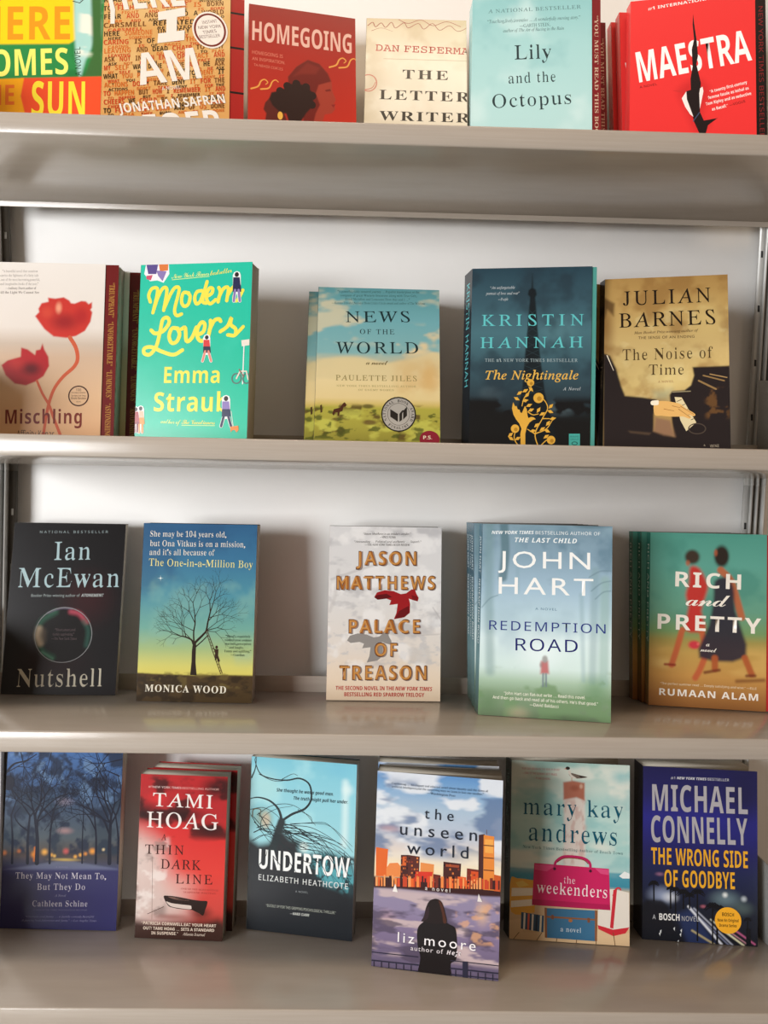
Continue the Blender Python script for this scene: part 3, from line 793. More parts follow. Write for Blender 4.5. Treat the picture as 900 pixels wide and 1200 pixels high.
 ('L','#2c2c3e',[(2.79,203.64),(3.04,211.45)],0.88,0.88,0),
 ('L','#2c2c3e',[(11,203.54),(11.25,211.34)],0.88,0.88,0),
 ('L','#2c2c3e',[(19.18,203.44),(19.42,211.22)],0.88,0.88,0),
 ('L','#2c2c3e',[(27.34,203.34),(27.57,211.11)],0.88,0.88,0),
 ('L','#2c2c3e',[(35.47,203.23),(35.7,211)],0.88,0.88,0),
 ('L','#2c2c3e',[(43.57,203.13),(43.8,210.88)],0.88,0.88,0),
 ('L','#2c2c3e',[(91.65,202.53),(91.85,210.21)],0.88,0.88,0),
 ('L','#2c2c3e',[(99.58,202.43),(99.77,210.1)],0.88,0.88,0),
 ('L','#2c2c3e',[(107.48,202.33),(107.67,209.98)],0.88,0.88,0),
 ('L','#2c2c3e',[(115.36,202.23),(115.54,209.87)],0.88,0.88,0),
 ('L','#2c2c3e',[(123.21,202.13),(123.39,209.76)],0.88,0.88,0),
 ('L','#2c2c3e',[(131.03,202.04),(131.21,209.65)],0.88,0.88,0),
 ('L','#2c2c3e',[(138.84,201.94),(139.01,209.54)],0.88,0.88,0),
 ('P','#2c2c3e',[(98.89,192.59),(104.38,192.4),(104.84,210.7),(99.35,210.91)]),
 ('T','Captivating … An elegant and ethereal novel about identity and the dawn of','serif','#33475e',16.26,13.33,121.18,13.53,2.39,1.0),
 ('T','artificial intelligence,and the surprising ways we learn to love one another.”','serif','#33475e',16.36,16.66,116.85,17.15,2.39,1.0),
 ('T','—Washington Post','serif','#33475e',55.24,20.71,86.29,21.32,2.39,1.0),
 ('T','the','sans','#222a38',53.26,46.89,84.95,47.29,11.29,1.6),
 ('T','unseen','sans','#222a38',27.04,66.33,110.73,65.97,8.69,1.5),
 ('T','world','sans','#222a38',35.36,85.85,101.92,85.21,12.6,1.45),
 ('T','a novel','sans','#efe6e0',56.53,122.36,83.58,122.3,4.34,1.5),
 ('T','liz moore','sans','#f2eef0',28.21,180.14,112.42,180.38,10.42,1.3),
 ('T','author of','sans','#e0d8dc',42.65,187.24,77.75,187.23,4.78,1.2),
 ('T','Heft','sansi','#e0d8dc',81.74,187.22,97.21,187.21,4.78,1.2),
]
ART['week'] = [
 ('g',[(-2.62,'#93bcb4'),(29.27,'#bfd0c6'),(46.19,'#a4c8c2'),(65.17,'#b8d4cc'),(94.55,'#a4ccc6'),(121.68,'#b9d2cc'),(123.76,'#4a94a6'),(138.3,'#3f8aa0'),(144.52,'#c9b496'),(177.57,'#d3b48c'),(208.36,'#d9b88c')]),
 ('n','#d8dcd0',27.43,0.44,0.62,0.85,-0.49,121.68,141,-9,999,1.6),
 ('n','#7fb8b8',25.32,0.5,0.7,0.6,-0.49,121.68,142,-9,999,1.8),
 ('e','#6fb4b8',127.2,13.92,17.05,12.53,1.0,0.6),
 ('e','#8fb8ae',13.82,48.83,17.05,12.53,1.0,0.4),
 ('p','#dccfc6',[(61.52,40.22),(85.92,39.08),(87.14,118.68),(62.09,120.01)],2.11,0.9),
 ('n','#c09a90',10.55,0.5,0.68,0.6,41.97,115.43,143,61.97,87.06,0.5),
 ('p','#a85f48',[(60.54,22.88),(71.69,20.67),(85.41,22.59),(85.51,42.9),(76.09,39.54),(61.11,42.78)],1.48,0.95),
 ('e','#8a4a38',73.89,29.06,8.52,5.43,0.8,0.6),
 ('e','#d9c0a8',81.37,26.59,2.98,4.18,0.8,0.6),
 ('C','#6d5f55',[(66.92,13.45),(69.92,11.83),(78.08,13.59),(88.38,15.67),(82.39,17.22),(75.96,17.93),(69.95,16.93)]),
 ('C','#d8d0c4',[(66.04,9.87),(69.04,9.31),(69.93,13.53),(75.96,17.51),(70.6,17.32),(67.79,14.48)]),
 ('E','#2e2825',65.59,6.49,2.56,1.88),
 ('P','#c8603a',[(60.86,7.55),(63.87,6.56),(63.88,7.84)]),
 ('L','#b86a40',[(70.38,16.91),(70.41,21.16)],0.63,0.63,0),
 ('P','#2a2522',[(78.09,14.44),(88.38,15.67),(80.67,16.66)]),
 ('T','“FUN DAY BOOK IN THE SUN IN BLISS”','sansb','#b8605e',11.63,10.16,57.01,9.85,2.3,1.0),
 ('T','—ONE OF THE SUMMER BEST READS','sansb','#b8605e',12.99,15.23,53.17,15.56,2.3,1.0),
 ('T','—PUBLISHERS','sansb','#b8605e',25.61,20.63,45.47,21.01,2.3,1.0),
 ('C','#e3a83c',[(0.9,136.24),(8.39,135),(22.32,135.7),(28.78,139.52),(29.07,167.54),(25.93,172.9),(2.02,173.23)]),
 ('P','#efe4cf',[(2.1,146.19),(26.7,144.84),(28.28,153.06),(1.79,155.58)]),
 ('P','#efe4cf',[(1.43,160.8),(27.89,157.24),(27.97,164.49),(1.53,168.07)]),
 ('P','#e8c25a',[(6.31,139.7),(14.85,137.15),(22.39,141.95),(10.66,145.3)]),
 ('P','#e5dccf',[(102.03,142.75),(118.88,140.79),(136.73,143.93),(137.35,183.92),(118.96,192.16),(101.32,183.98)]),
 ('P','#c8303c',[(118.88,141.82),(123.09,140.77),(118.95,185),(115.17,184.2)]),
 ('L','#cc2e3a',[(118.89,148.01),(122.03,140.62),(125.61,139.39),(127.29,141.36)],2.11,1.48,1),
 ('P','#cc2e3a',[(101.11,181.94),(118.95,186.02),(137.35,182.28),(131.5,191.42),(118.96,193.18),(102.17,186.39)]),
 ('P','#dcbc92',[(0.44,182.64),(13.21,179.84),(15.53,195.2),(41.01,193.69),(41.07,199.86),(99.7,201.48),(101.12,186.45),(118.96,193.18),(137.35,188.01),(138.18,206.31),(0.32,206.41)]),
 ('L','#6a4c30',[(11.27,195.45),(5.07,211.27)],0.84,0.84,0),
 ('L','#6a4c30',[(37.83,193.88),(31.62,209.67)],0.84,0.84,0),
 ('L','#6a4c30',[(55.83,192.82),(54.26,208.31)],0.84,0.84,0),
 ('L','#6a4c30',[(78,191.51),(77.03,206.94)],0.84,0.84,0),
 ('L','#6a4c30',[(99.03,190.27),(99.71,205.57)],0.84,0.84,0),
 ('L','#6a4c30',[(118.95,189.09),(121.07,204.28)],0.84,0.84,0),
 ('P','#35546e',[(13.55,172.57),(39.78,175.2),(39.32,193.79),(13.35,191.2)]),
 ('P','#e8e0d4',[(16.55,173.23),(18.69,173.52),(18.04,191.75),(15.91,191.46)]),
 ('P','#d8604a',[(21.25,173.68),(23.38,173.97),(22.73,192.19),(20.6,191.91)]),
 ('P','#e8e0d4',[(25.94,174.14),(28.07,174.43),(27.41,192.64),(25.28,192.35)]),
 ('P','#2a3a4e',[(30.63,174.59),(32.76,174.88),(32.09,193.08),(29.97,192.8)]),
 ('P','#e8d8b8',[(35.32,175.05),(37.44,175.34),(36.77,193.53),(34.64,193.24)]),
 ('P','#c8255e',[(27.9,116.6),(113.78,118.5),(115.56,164.68),(25.83,163.99)]),
 ('P','#d84a7c',[(28.55,117.62),(53.12,117.98),(42.52,125.23),(28.4,123.89)]),
 ('P','#b01e52',[(25.76,157.36),(115.13,158.53),(115.56,164.68),(25.83,163.99)]),
 ('P','#d84a7c',[(97.73,118.53),(113.36,119.35),(114.22,125.53),(104.09,124.42)]),
 ('L','#bf2860',[(51.45,121.41),(52.67,114.25),(60.51,107.99),(72.21,106.96),(84.97,108.38),(91.78,113.23),(92.66,121.71)],2.95,2.95,1),
 ('L','#8a3a28',[(54.16,114.17),(61.59,109.6),(72.22,108.63),(84.55,110.07),(90.3,114.35)],1.05,1.05,1),
 ('E','#4a1a30',51.45,121.83,1.7,1.67),
 ('E','#4a1a30',92.66,122.12,1.7,1.67),
 ('P','#3c6d8e',[(40.76,166.46),(100.42,165.95),(100.12,200.03),(41.49,199.42)]),
 ('P','#8a5a3c',[(40.84,175.14),(100.45,175.41),(100.46,177.05),(40.86,177.21)]),
 ('P','#8a5a3c',[(40.33,166.07),(42.89,166.13),(43.61,199.71),(41.07,199.45)]),
 ('P','#8a5a3c',[(97.89,165.68),(100.84,165.93),(100.54,200),(98.02,199.74)]),
 ('P','#7a4c34',[(48.26,173.68),(51.02,173.73),(51.06,178.68),(48.3,178.43)]),
 ('P','#7a4c34',[(89.5,174.4),(92.45,174.64),(92.48,179.98),(89.53,179.74)]),
 ('E','#a86a3c',70.11,178.81,2.34,1.88),
 ('P','#e8ece8',[(125.17,125.97),(131.48,120.46),(138.21,122.58),(138.21,127.96),(129.38,128.44)]),
 ('T','mary kay','serif','#155468',14.4,61.52,129.56,60.76,19.21,1.12),
 ('T','andrews','serif','#155468',21.19,91.15,122.61,91.84,20.89,1.1),
 ('T','New York Times Bestselling Author of Beach Town','serif','#3f6a6e',14.42,100.12,129.58,101.88,3.34,1.1),
 ('T','the','serif','#f0c0cf',62.21,137.48,75.37,137.59,7.94,1.0),
 ('T','weekenders','serif','#f6e4e6',31.02,149.59,111.75,151.3,12.95,1.05),
 ('T','a novel','serif','#d8e0e2',58.99,191.4,82.21,191.67,5.43,1.1),
]
ART['conn'] = [
 ('g',[(-4.28,'#20204c'),(33.13,'#26265e'),(58.67,'#2c2c80'),(96.81,'#25255c'),(122.11,'#22284a'),(159.9,'#1d2230'),(205.81,'#17181d')]),
 ('e','#20203f',115.72,30.65,33.7,54.89,1.0,0.7),
 ('e','#8f9ab5',23.08,147.82,23.17,14.78,1.0,0.9),
 ('e','#d5d8de',31.53,149.42,12.64,8.44,1.0,0.8),
 ('e','#6a7f86',94.45,147.71,25.28,14.78,1.0,0.8),
 ('e','#e8ece8',94.04,143.14,4.63,4.64,1.0,0.9),
 ('e','#c8d0d4',115.26,146.45,5.06,5.07,1.0,0.8),
 ('e','#c06a7a',69.36,157.61,5.06,2.96,1.0,0.7),
 ('e','#9a6a86',19.84,123.75,7.58,3.38,1.0,0.7),
 ('e','#5a6a68',113.15,157.01,18.96,12.67,1.0,0.6),
 ('p','#191b22',[(-0.16,159.77),(16.75,153.47),(26.27,156.05),(31.56,166.23),(37.95,205.57),(0.05,208.05)],2.53,0.95),
 ('p','#2a3862',[(39.99,167.8),(56.79,160.48),(86,202.43),(52.61,204.61)],4.64,0.7),
 ('s','#e4e6ee',[(52.59,158.64),(90.17,199.04)],2.53,1.48,0.85),
 ('s','#b8bccc',[(58.88,160.35),(102.63,199.27)],1.48,1.48,0.85),
 ('s','#d8dcc8',[(77.71,171.73),(112.99,197.56)],1.27,1.48,0.85),
 ('s','#c0608a',[(102.68,180.57),(127.47,196.62)],1.9,1.48,0.85),
 ('s','#e0d8b0',[(86.04,179.55),(115.06,198.46)],1.69,1.48,0.85),
 ('s','#b8a878',[(56.79,185.58),(81.84,199.59)],2.11,1.48,0.85),
 ('s','#8a90b0',[(67.26,172.38),(98.47,199.54)],1.05,1.48,0.85),
 ('s','#e8a0b0',[(94.37,181.1),(119.2,197.15)],0.84,1.48,0.85),
 ('L','#14151a',[(37.84,140.62),(38.1,174.21)],1.48,1.69,0),
 ('L','#14151a',[(37.84,140.62),(41.22,141.85),(43.47,143.36)],1.9,0.63,1),
 ('L','#14151a',[(37.84,140.62),(41.63,140.27),(44.16,142.38)],1.9,0.63,1),
 ('L','#14151a',[(37.84,140.62),(41.07,138.78),(43.23,141.52)],1.9,0.63,1),
 ('L','#14151a',[(37.84,140.62),(39.69,137.76),(40.93,141)],1.9,0.63,1),
 ('L','#14151a',[(37.84,140.62),(37.83,137.46),(37.84,140.94)],1.9,0.63,1),
 ('L','#14151a',[(37.84,140.62),(35.98,137.98),(34.75,141.36)],1.9,0.63,1),
 ('L','#14151a',[(37.84,140.62),(34.6,139.17),(32.45,142.17)],1.9,0.63,1),
 ('L','#14151a',[(37.84,140.62),(34.04,140.73),(31.52,143.14)],1.9,0.63,1),
 ('L','#14151a',[(37.84,140.62),(34.46,142.26),(32.21,144.03)],1.9,0.63,1),
 ('L','#14151a',[(46.69,143.25),(46.92,161.09)],1.48,1.69,0),
 ('L','#14151a',[(46.69,143.25),(50.96,144.81),(53.81,146.7)],1.9,0.63,1),
 ('L','#14151a',[(46.69,143.25),(51.48,142.81),(54.67,145.47)],1.9,0.63,1),
 ('L','#14151a',[(46.69,143.25),(50.78,140.92),(53.5,144.38)],1.9,0.63,1),
 ('L','#14151a',[(46.69,143.25),(49.03,139.62),(50.6,143.72)],1.9,0.63,1),
 ('L','#14151a',[(46.69,143.25),(46.68,139.25),(46.69,143.65)],1.9,0.63,1),
 ('L','#14151a',[(46.69,143.25),(44.34,139.9),(42.78,144.19)],1.9,0.63,1),
 ('L','#14151a',[(46.69,143.25),(42.59,141.41),(39.87,145.2)],1.9,0.63,1),
 ('L','#14151a',[(46.69,143.25),(41.89,143.38),(38.7,146.43)],1.9,0.63,1),
 ('L','#14151a',[(46.69,143.25),(42.41,145.32),(39.56,147.56)],1.9,0.63,1),
 ('L','#14151a',[(53.63,145.99),(53.85,160.66)],1.48,1.69,0),
 ('L','#14151a',[(53.63,145.99),(57,147.21),(59.24,148.71)],1.9,0.63,1),
 ('L','#14151a',[(53.63,145.99),(57.41,145.63),(59.93,147.74)],1.9,0.63,1),
 ('L','#14151a',[(53.63,145.99),(56.85,144.15),(59,146.88)],1.9,0.63,1),
 ('L','#14151a',[(53.63,145.99),(55.48,143.13),(56.71,146.36)],1.9,0.63,1),
 ('L','#14151a',[(53.63,145.99),(53.63,142.83),(53.63,146.3)],1.9,0.63,1),
 ('L','#14151a',[(53.63,145.99),(51.78,143.35),(50.55,146.73)],1.9,0.63,1),
 ('L','#14151a',[(53.63,145.99),(50.4,144.53),(48.25,147.53)],1.9,0.63,1),
 ('L','#14151a',[(53.63,145.99),(49.85,146.09),(47.33,148.5)],1.9,0.63,1),
 ('L','#14151a',[(53.63,145.99),(50.26,147.62),(48.01,149.39)],1.9,0.63,1),
 ('L','#14151a',[(62.66,142.29),(62.86,196.66)],1.48,1.69,0),
 ('L','#14151a',[(62.66,142.29),(67.59,144.09),(70.88,146.29)],1.9,0.63,1),
 ('L','#14151a',[(62.66,142.29),(68.19,141.78),(71.87,144.86)],1.9,0.63,1),
 ('L','#14151a',[(62.66,142.29),(67.38,139.6),(70.52,143.61)],1.9,0.63,1),
 ('L','#14151a',[(62.66,142.29),(65.37,138.1),(67.17,142.84)],1.9,0.63,1),
 ('L','#14151a',[(62.66,142.29),(62.66,137.67),(62.66,142.76)],1.9,0.63,1),
 ('L','#14151a',[(62.66,142.29),(59.95,138.42),(58.15,143.38)],1.9,0.63,1),
 ('L','#14151a',[(62.66,142.29),(57.93,140.16),(54.78,144.55)],1.9,0.63,1),
 ('L','#14151a',[(62.66,142.29),(57.12,142.44),(53.43,145.97)],1.9,0.63,1),
 ('L','#14151a',[(62.66,142.29),(57.72,144.69),(54.43,147.28)],1.9,0.63,1),
 ('L','#14151a',[(12.88,134.72),(13.16,154.74)],1.48,1.69,0),
 ('L','#14151a',[(12.88,134.72),(16.28,135.96),(18.55,137.47)],1.9,0.63,1),
 ('L','#14151a',[(12.88,134.72),(16.69,134.37),(19.23,136.49)],1.9,0.63,1),
 ('L','#14151a',[(12.88,134.72),(16.13,132.88),(18.3,135.63)],1.9,0.63,1),
 ('L','#14151a',[(12.88,134.72),(14.73,131.85),(15.99,135.1)],1.9,0.63,1),
 ('L','#14151a',[(12.88,134.72),(12.87,131.55),(12.88,135.04)],1.9,0.63,1),
 ('L','#14151a',[(12.88,134.72),(11.01,132.07),(9.78,135.46)],1.9,0.63,1),
 ('L','#14151a',[(12.88,134.72),(9.62,133.26),(7.46,136.27)],1.9,0.63,1),
 ('L','#14151a',[(12.88,134.72),(9.07,134.82),(6.53,137.24)],1.9,0.63,1),
 ('L','#14151a',[(12.88,134.72),(9.49,136.36),(7.23,138.14)],1.9,0.63,1),
 ('L','#14151a',[(79.82,156.97),(79.97,198.67)],1.48,1.69,0),
 ('L','#14151a',[(79.82,156.97),(84.95,158.84),(88.37,161.12)],1.9,0.63,1),
 ('L','#14151a',[(79.82,156.97),(85.58,156.43),(89.41,159.63)],1.9,0.63,1),
 ('L','#14151a',[(79.82,156.97),(84.74,154.16),(88,158.33)],1.9,0.63,1),
 ('L','#14151a',[(79.82,156.97),(82.64,152.6),(84.51,157.53)],1.9,0.63,1),
 ('L','#14151a',[(79.82,156.97),(79.82,152.16),(79.82,157.45)],1.9,0.63,1),
 ('L','#14151a',[(79.82,156.97),(77,152.94),(75.12,158.11)],1.9,0.63,1),
 ('L','#14151a',[(79.82,156.97),(74.9,154.76),(71.62,159.33)],1.9,0.63,1),
 ('L','#14151a',[(79.82,156.97),(74.05,157.14),(70.2,160.82)],1.9,0.63,1),
 ('L','#14151a',[(79.82,156.97),(74.68,159.47),(71.24,162.18)],1.9,0.63,1),
 ('L','#14151a',[(87.12,158.61),(87.29,179.47)],1.48,1.69,0),
 ('L','#14151a',[(87.12,158.61),(91.13,160.07),(93.8,161.86)],1.9,0.63,1),
 ('L','#14151a',[(87.12,158.61),(91.63,158.19),(94.62,160.69)],1.9,0.63,1),
 ('L','#14151a',[(87.12,158.61),(90.97,156.41),(93.52,159.67)],1.9,0.63,1),
 ('L','#14151a',[(87.12,158.61),(89.33,155.2),(90.79,159.05)],1.9,0.63,1),
 ('L','#14151a',[(87.12,158.61),(87.13,154.85),(87.12,158.99)],1.9,0.63,1),
 ('L','#14151a',[(87.12,158.61),(84.93,155.47),(83.45,159.5)],1.9,0.63,1),
 ('L','#14151a',[(87.12,158.61),(83.28,156.88),(80.71,160.46)],1.9,0.63,1),
 ('L','#14151a',[(87.12,158.61),(82.62,158.74),(79.61,161.62)],1.9,0.63,1),
 ('L','#14151a',[(87.12,158.61),(83.1,160.57),(80.42,162.68)],1.9,0.63,1),
 ('L','#14151a',[(119.32,169.12),(119.4,198.18)],1.48,1.69,0),
 ('L','#14151a',[(119.32,169.12),(121.53,169.93),(123,170.92)],1.9,0.63,1),
 ('L','#14151a',[(119.32,169.12),(121.8,168.89),(123.45,170.27)],1.9,0.63,1),
 ('L','#14151a',[(119.32,169.12),(121.44,167.9),(122.85,169.71)],1.9,0.63,1),
 ('L','#14151a',[(119.32,169.12),(120.54,167.23),(121.34,169.36)],1.9,0.63,1),
 ('L','#14151a',[(119.32,169.12),(119.33,167.04),(119.32,169.33)],1.9,0.63,1),
 ('L','#14151a',[(119.32,169.12),(118.11,167.38),(117.29,169.62)],1.9,0.63,1),
 ('L','#14151a',[(119.32,169.12),(117.2,168.17),(115.78,170.15)],1.9,0.63,1),
 ('L','#14151a',[(119.32,169.12),(116.83,169.2),(115.17,170.79)],1.9,0.63,1),
 ('L','#14151a',[(119.32,169.12),(117.1,170.21),(115.62,171.38)],1.9,0.63,1),
 ('L','#14151a',[(31.93,138.87),(32.19,161.99)],1.48,1.69,0),
 ('L','#14151a',[(31.93,138.87),(34.41,139.77),(36.07,140.88)],1.9,0.63,1),
 ('L','#14151a',[(31.93,138.87),(34.71,138.61),(36.57,140.16)],1.9,0.63,1),
 ('L','#14151a',[(31.93,138.87),(34.3,137.52),(35.89,139.53)],1.9,0.63,1),
 ('L','#14151a',[(31.93,138.87),(33.28,136.77),(34.2,139.14)],1.9,0.63,1),
 ('L','#14151a',[(31.93,138.87),(31.92,136.55),(31.93,139.1)],1.9,0.63,1),
 ('L','#14151a',[(31.93,138.87),(30.56,136.93),(29.66,139.41)],1.9,0.63,1),
 ('L','#14151a',[(31.93,138.87),(29.55,137.8),(27.97,140)],1.9,0.63,1),
 ('L','#14151a',[(31.93,138.87),(29.14,138.94),(27.29,140.71)],1.9,0.63,1),
 ('L','#14151a',[(31.93,138.87),(29.45,140.07),(27.79,141.37)],1.9,0.63,1),
 ('P','#14151a',[(83.96,179.68),(86.04,179.55),(86.01,199.31),(83.92,199.45)]),
 ('P','#14151a',[(117.62,179.62),(122.38,179.32),(122.92,197.95),(117.54,198.3)]),
 ('P','#d5d8d8',[(20.03,188.34),(21.92,186.54),(21.51,191.17)]),
 ('P','#d5d8d8',[(35.39,184.43),(37.28,182.64),(36.86,187.26)]),
 ('P','#d5d8d8',[(42.54,190.66),(44.43,188.87),(44.01,193.49)]),
 ('P','#d5d8d8',[(18.98,191.13),(20.87,189.33),(20.47,193.96)]),
 ('P','#d5d8d8',[(40.03,198.76),(41.92,196.97),(41.51,201.59)]),
 ('P','#d5d8d8',[(43.37,186.01),(45.26,184.22),(44.85,188.84)]),
 ('T','#1','sansb','#c8c8d0',31.88,13.44,36.78,13.42,2.96,1.0),
 ('T','NEW YORK TIMES','sansi','#d5d5da',38.69,13.32,72.83,12.96,2.96,1.0),
 ('T','BESTSELLER','sansb','#d5d5da',74.1,12.9,98.56,12.78,2.96,1.0),
 ('T','MICHAEL','sansx','#aaa6aa',10.67,50.9,119.82,49.52,30.82,1.06),
 ('T','CONNELLY','sansx','#aaa6aa',9.74,87.21,119.67,84.98,30.82,1.04),
 ('T','THE WRONG SIDE','sansx','#e3a42c',9.83,112.68,119.77,111.03,19.42,1.03),
 ('T','OF GOODBYE','sansx','#e3a42c',25.16,137.37,105.11,135.78,19.42,1.03),
 ('T','A','sansb','#c8c8cc',11.75,175.23,15.13,175.23,5.07,1.0),
 ('T','BOSCH','sansx','#e6e4e0',19.36,175.8,42.52,175.4,7.6,1.0),
 ('T','NOVEL','sansb','#b8b8bc',45.04,175.24,64.33,174.66,5.49,1.1),
 ('E','#f0ab2c',97.3,171.54,14.95,14.99),
 ('T','BOSCH','sansx','#33240e',90.65,166.75,103.97,166.75,4.01,1.0),
 ('T','Now An Original','sansx','#33240e',85.43,173.33,109.14,172.68,3.59,1.0),
 ('T','Drama Series','sansx','#33240e',87.5,179.04,107.05,178.63,3.59,1.0),
]
ART['nut'] = [
 ('g',[(0.09,'#141417'),(204.25,'#17161a')]),
 ('e','#341419',91.81,90.38,47.56,47.91,1.0,0.9),
 ('e','#240f14',60.43,162.07,56.2,34.84,1.0,0.8),
 ('T','NATIONAL BESTSELLER','sansb','#93a2a4',31.01,12.51,111.73,11.01,3.05,1.5),
 ('T','Ian','serif','#a9c3c8',50.33,44.44,92.86,43.25,21.78,1.05),
 ('T','McEwan','serif','#a9c3c8',10.17,77.49,128.9,75.53,22.87,1.08),
 ('T','Booker Prize–winning author of','sans','#98a4a4',26.66,88.58,83.37,87.67,3.48,1.0),
 ('T','ATONEMENT','sansi','#b5bdbc',85.11,87.65,111.59,87.22,3.48,1.0),
 ('e','#0d0b0e',67.46,133.05,32.43,31.8,0.1,1.0),
 ('s','#2f6650',[(56.15,106.19),(40.83,117.26),(37.9,134.55),(44.62,151.61),(56.98,158.92)],4.77,8.68,0.8),
 ('s','#c8b195',[(38.72,125.93),(37.69,134.55),(41.38,143.09)],5.64,7.38,0.9),
 ('s','#8a7a66',[(41.21,130.2),(41.89,138.79)],8.68,10.85,0.5),
 ('s','#b54a5c',[(74.48,105.47),(84.4,107.92),(93.3,117.55)],4.77,6.51,0.95),
 ('s','#2f5f54',[(90.42,116.51),(96.15,127.24),(95.21,144.48)],4.34,7.38,0.75),
 ('s','#4f8a6c',[(44.3,152.9),(57.09,160.41)],2.17,3.47,0.8),
 ('s','#7a6f86',[(47.61,107.4),(62.3,101.74),(75.3,101.98)],1.74,2.6,0.6),
 ('O','#8d8f92',67.43,132.62,33.72,32.45,0.87),
 ('T','“Short,smart,and','serif','#6a5a5e',57.41,128.24,81.09,127.89,3.05,1.0),
 ('T','darkly captivating.”','serif','#6a5a5e',55.23,133.44,80.17,133.08,3.05,1.0),
 ('T','—The New York Times','serif','#6a5a5e',53.91,138.62,83.35,138.2,3.05,1.0),
 ('T','Nutshell','serif','#cdc7b4',17.71,193.16,116.06,191.51,20.47,1.05),
]
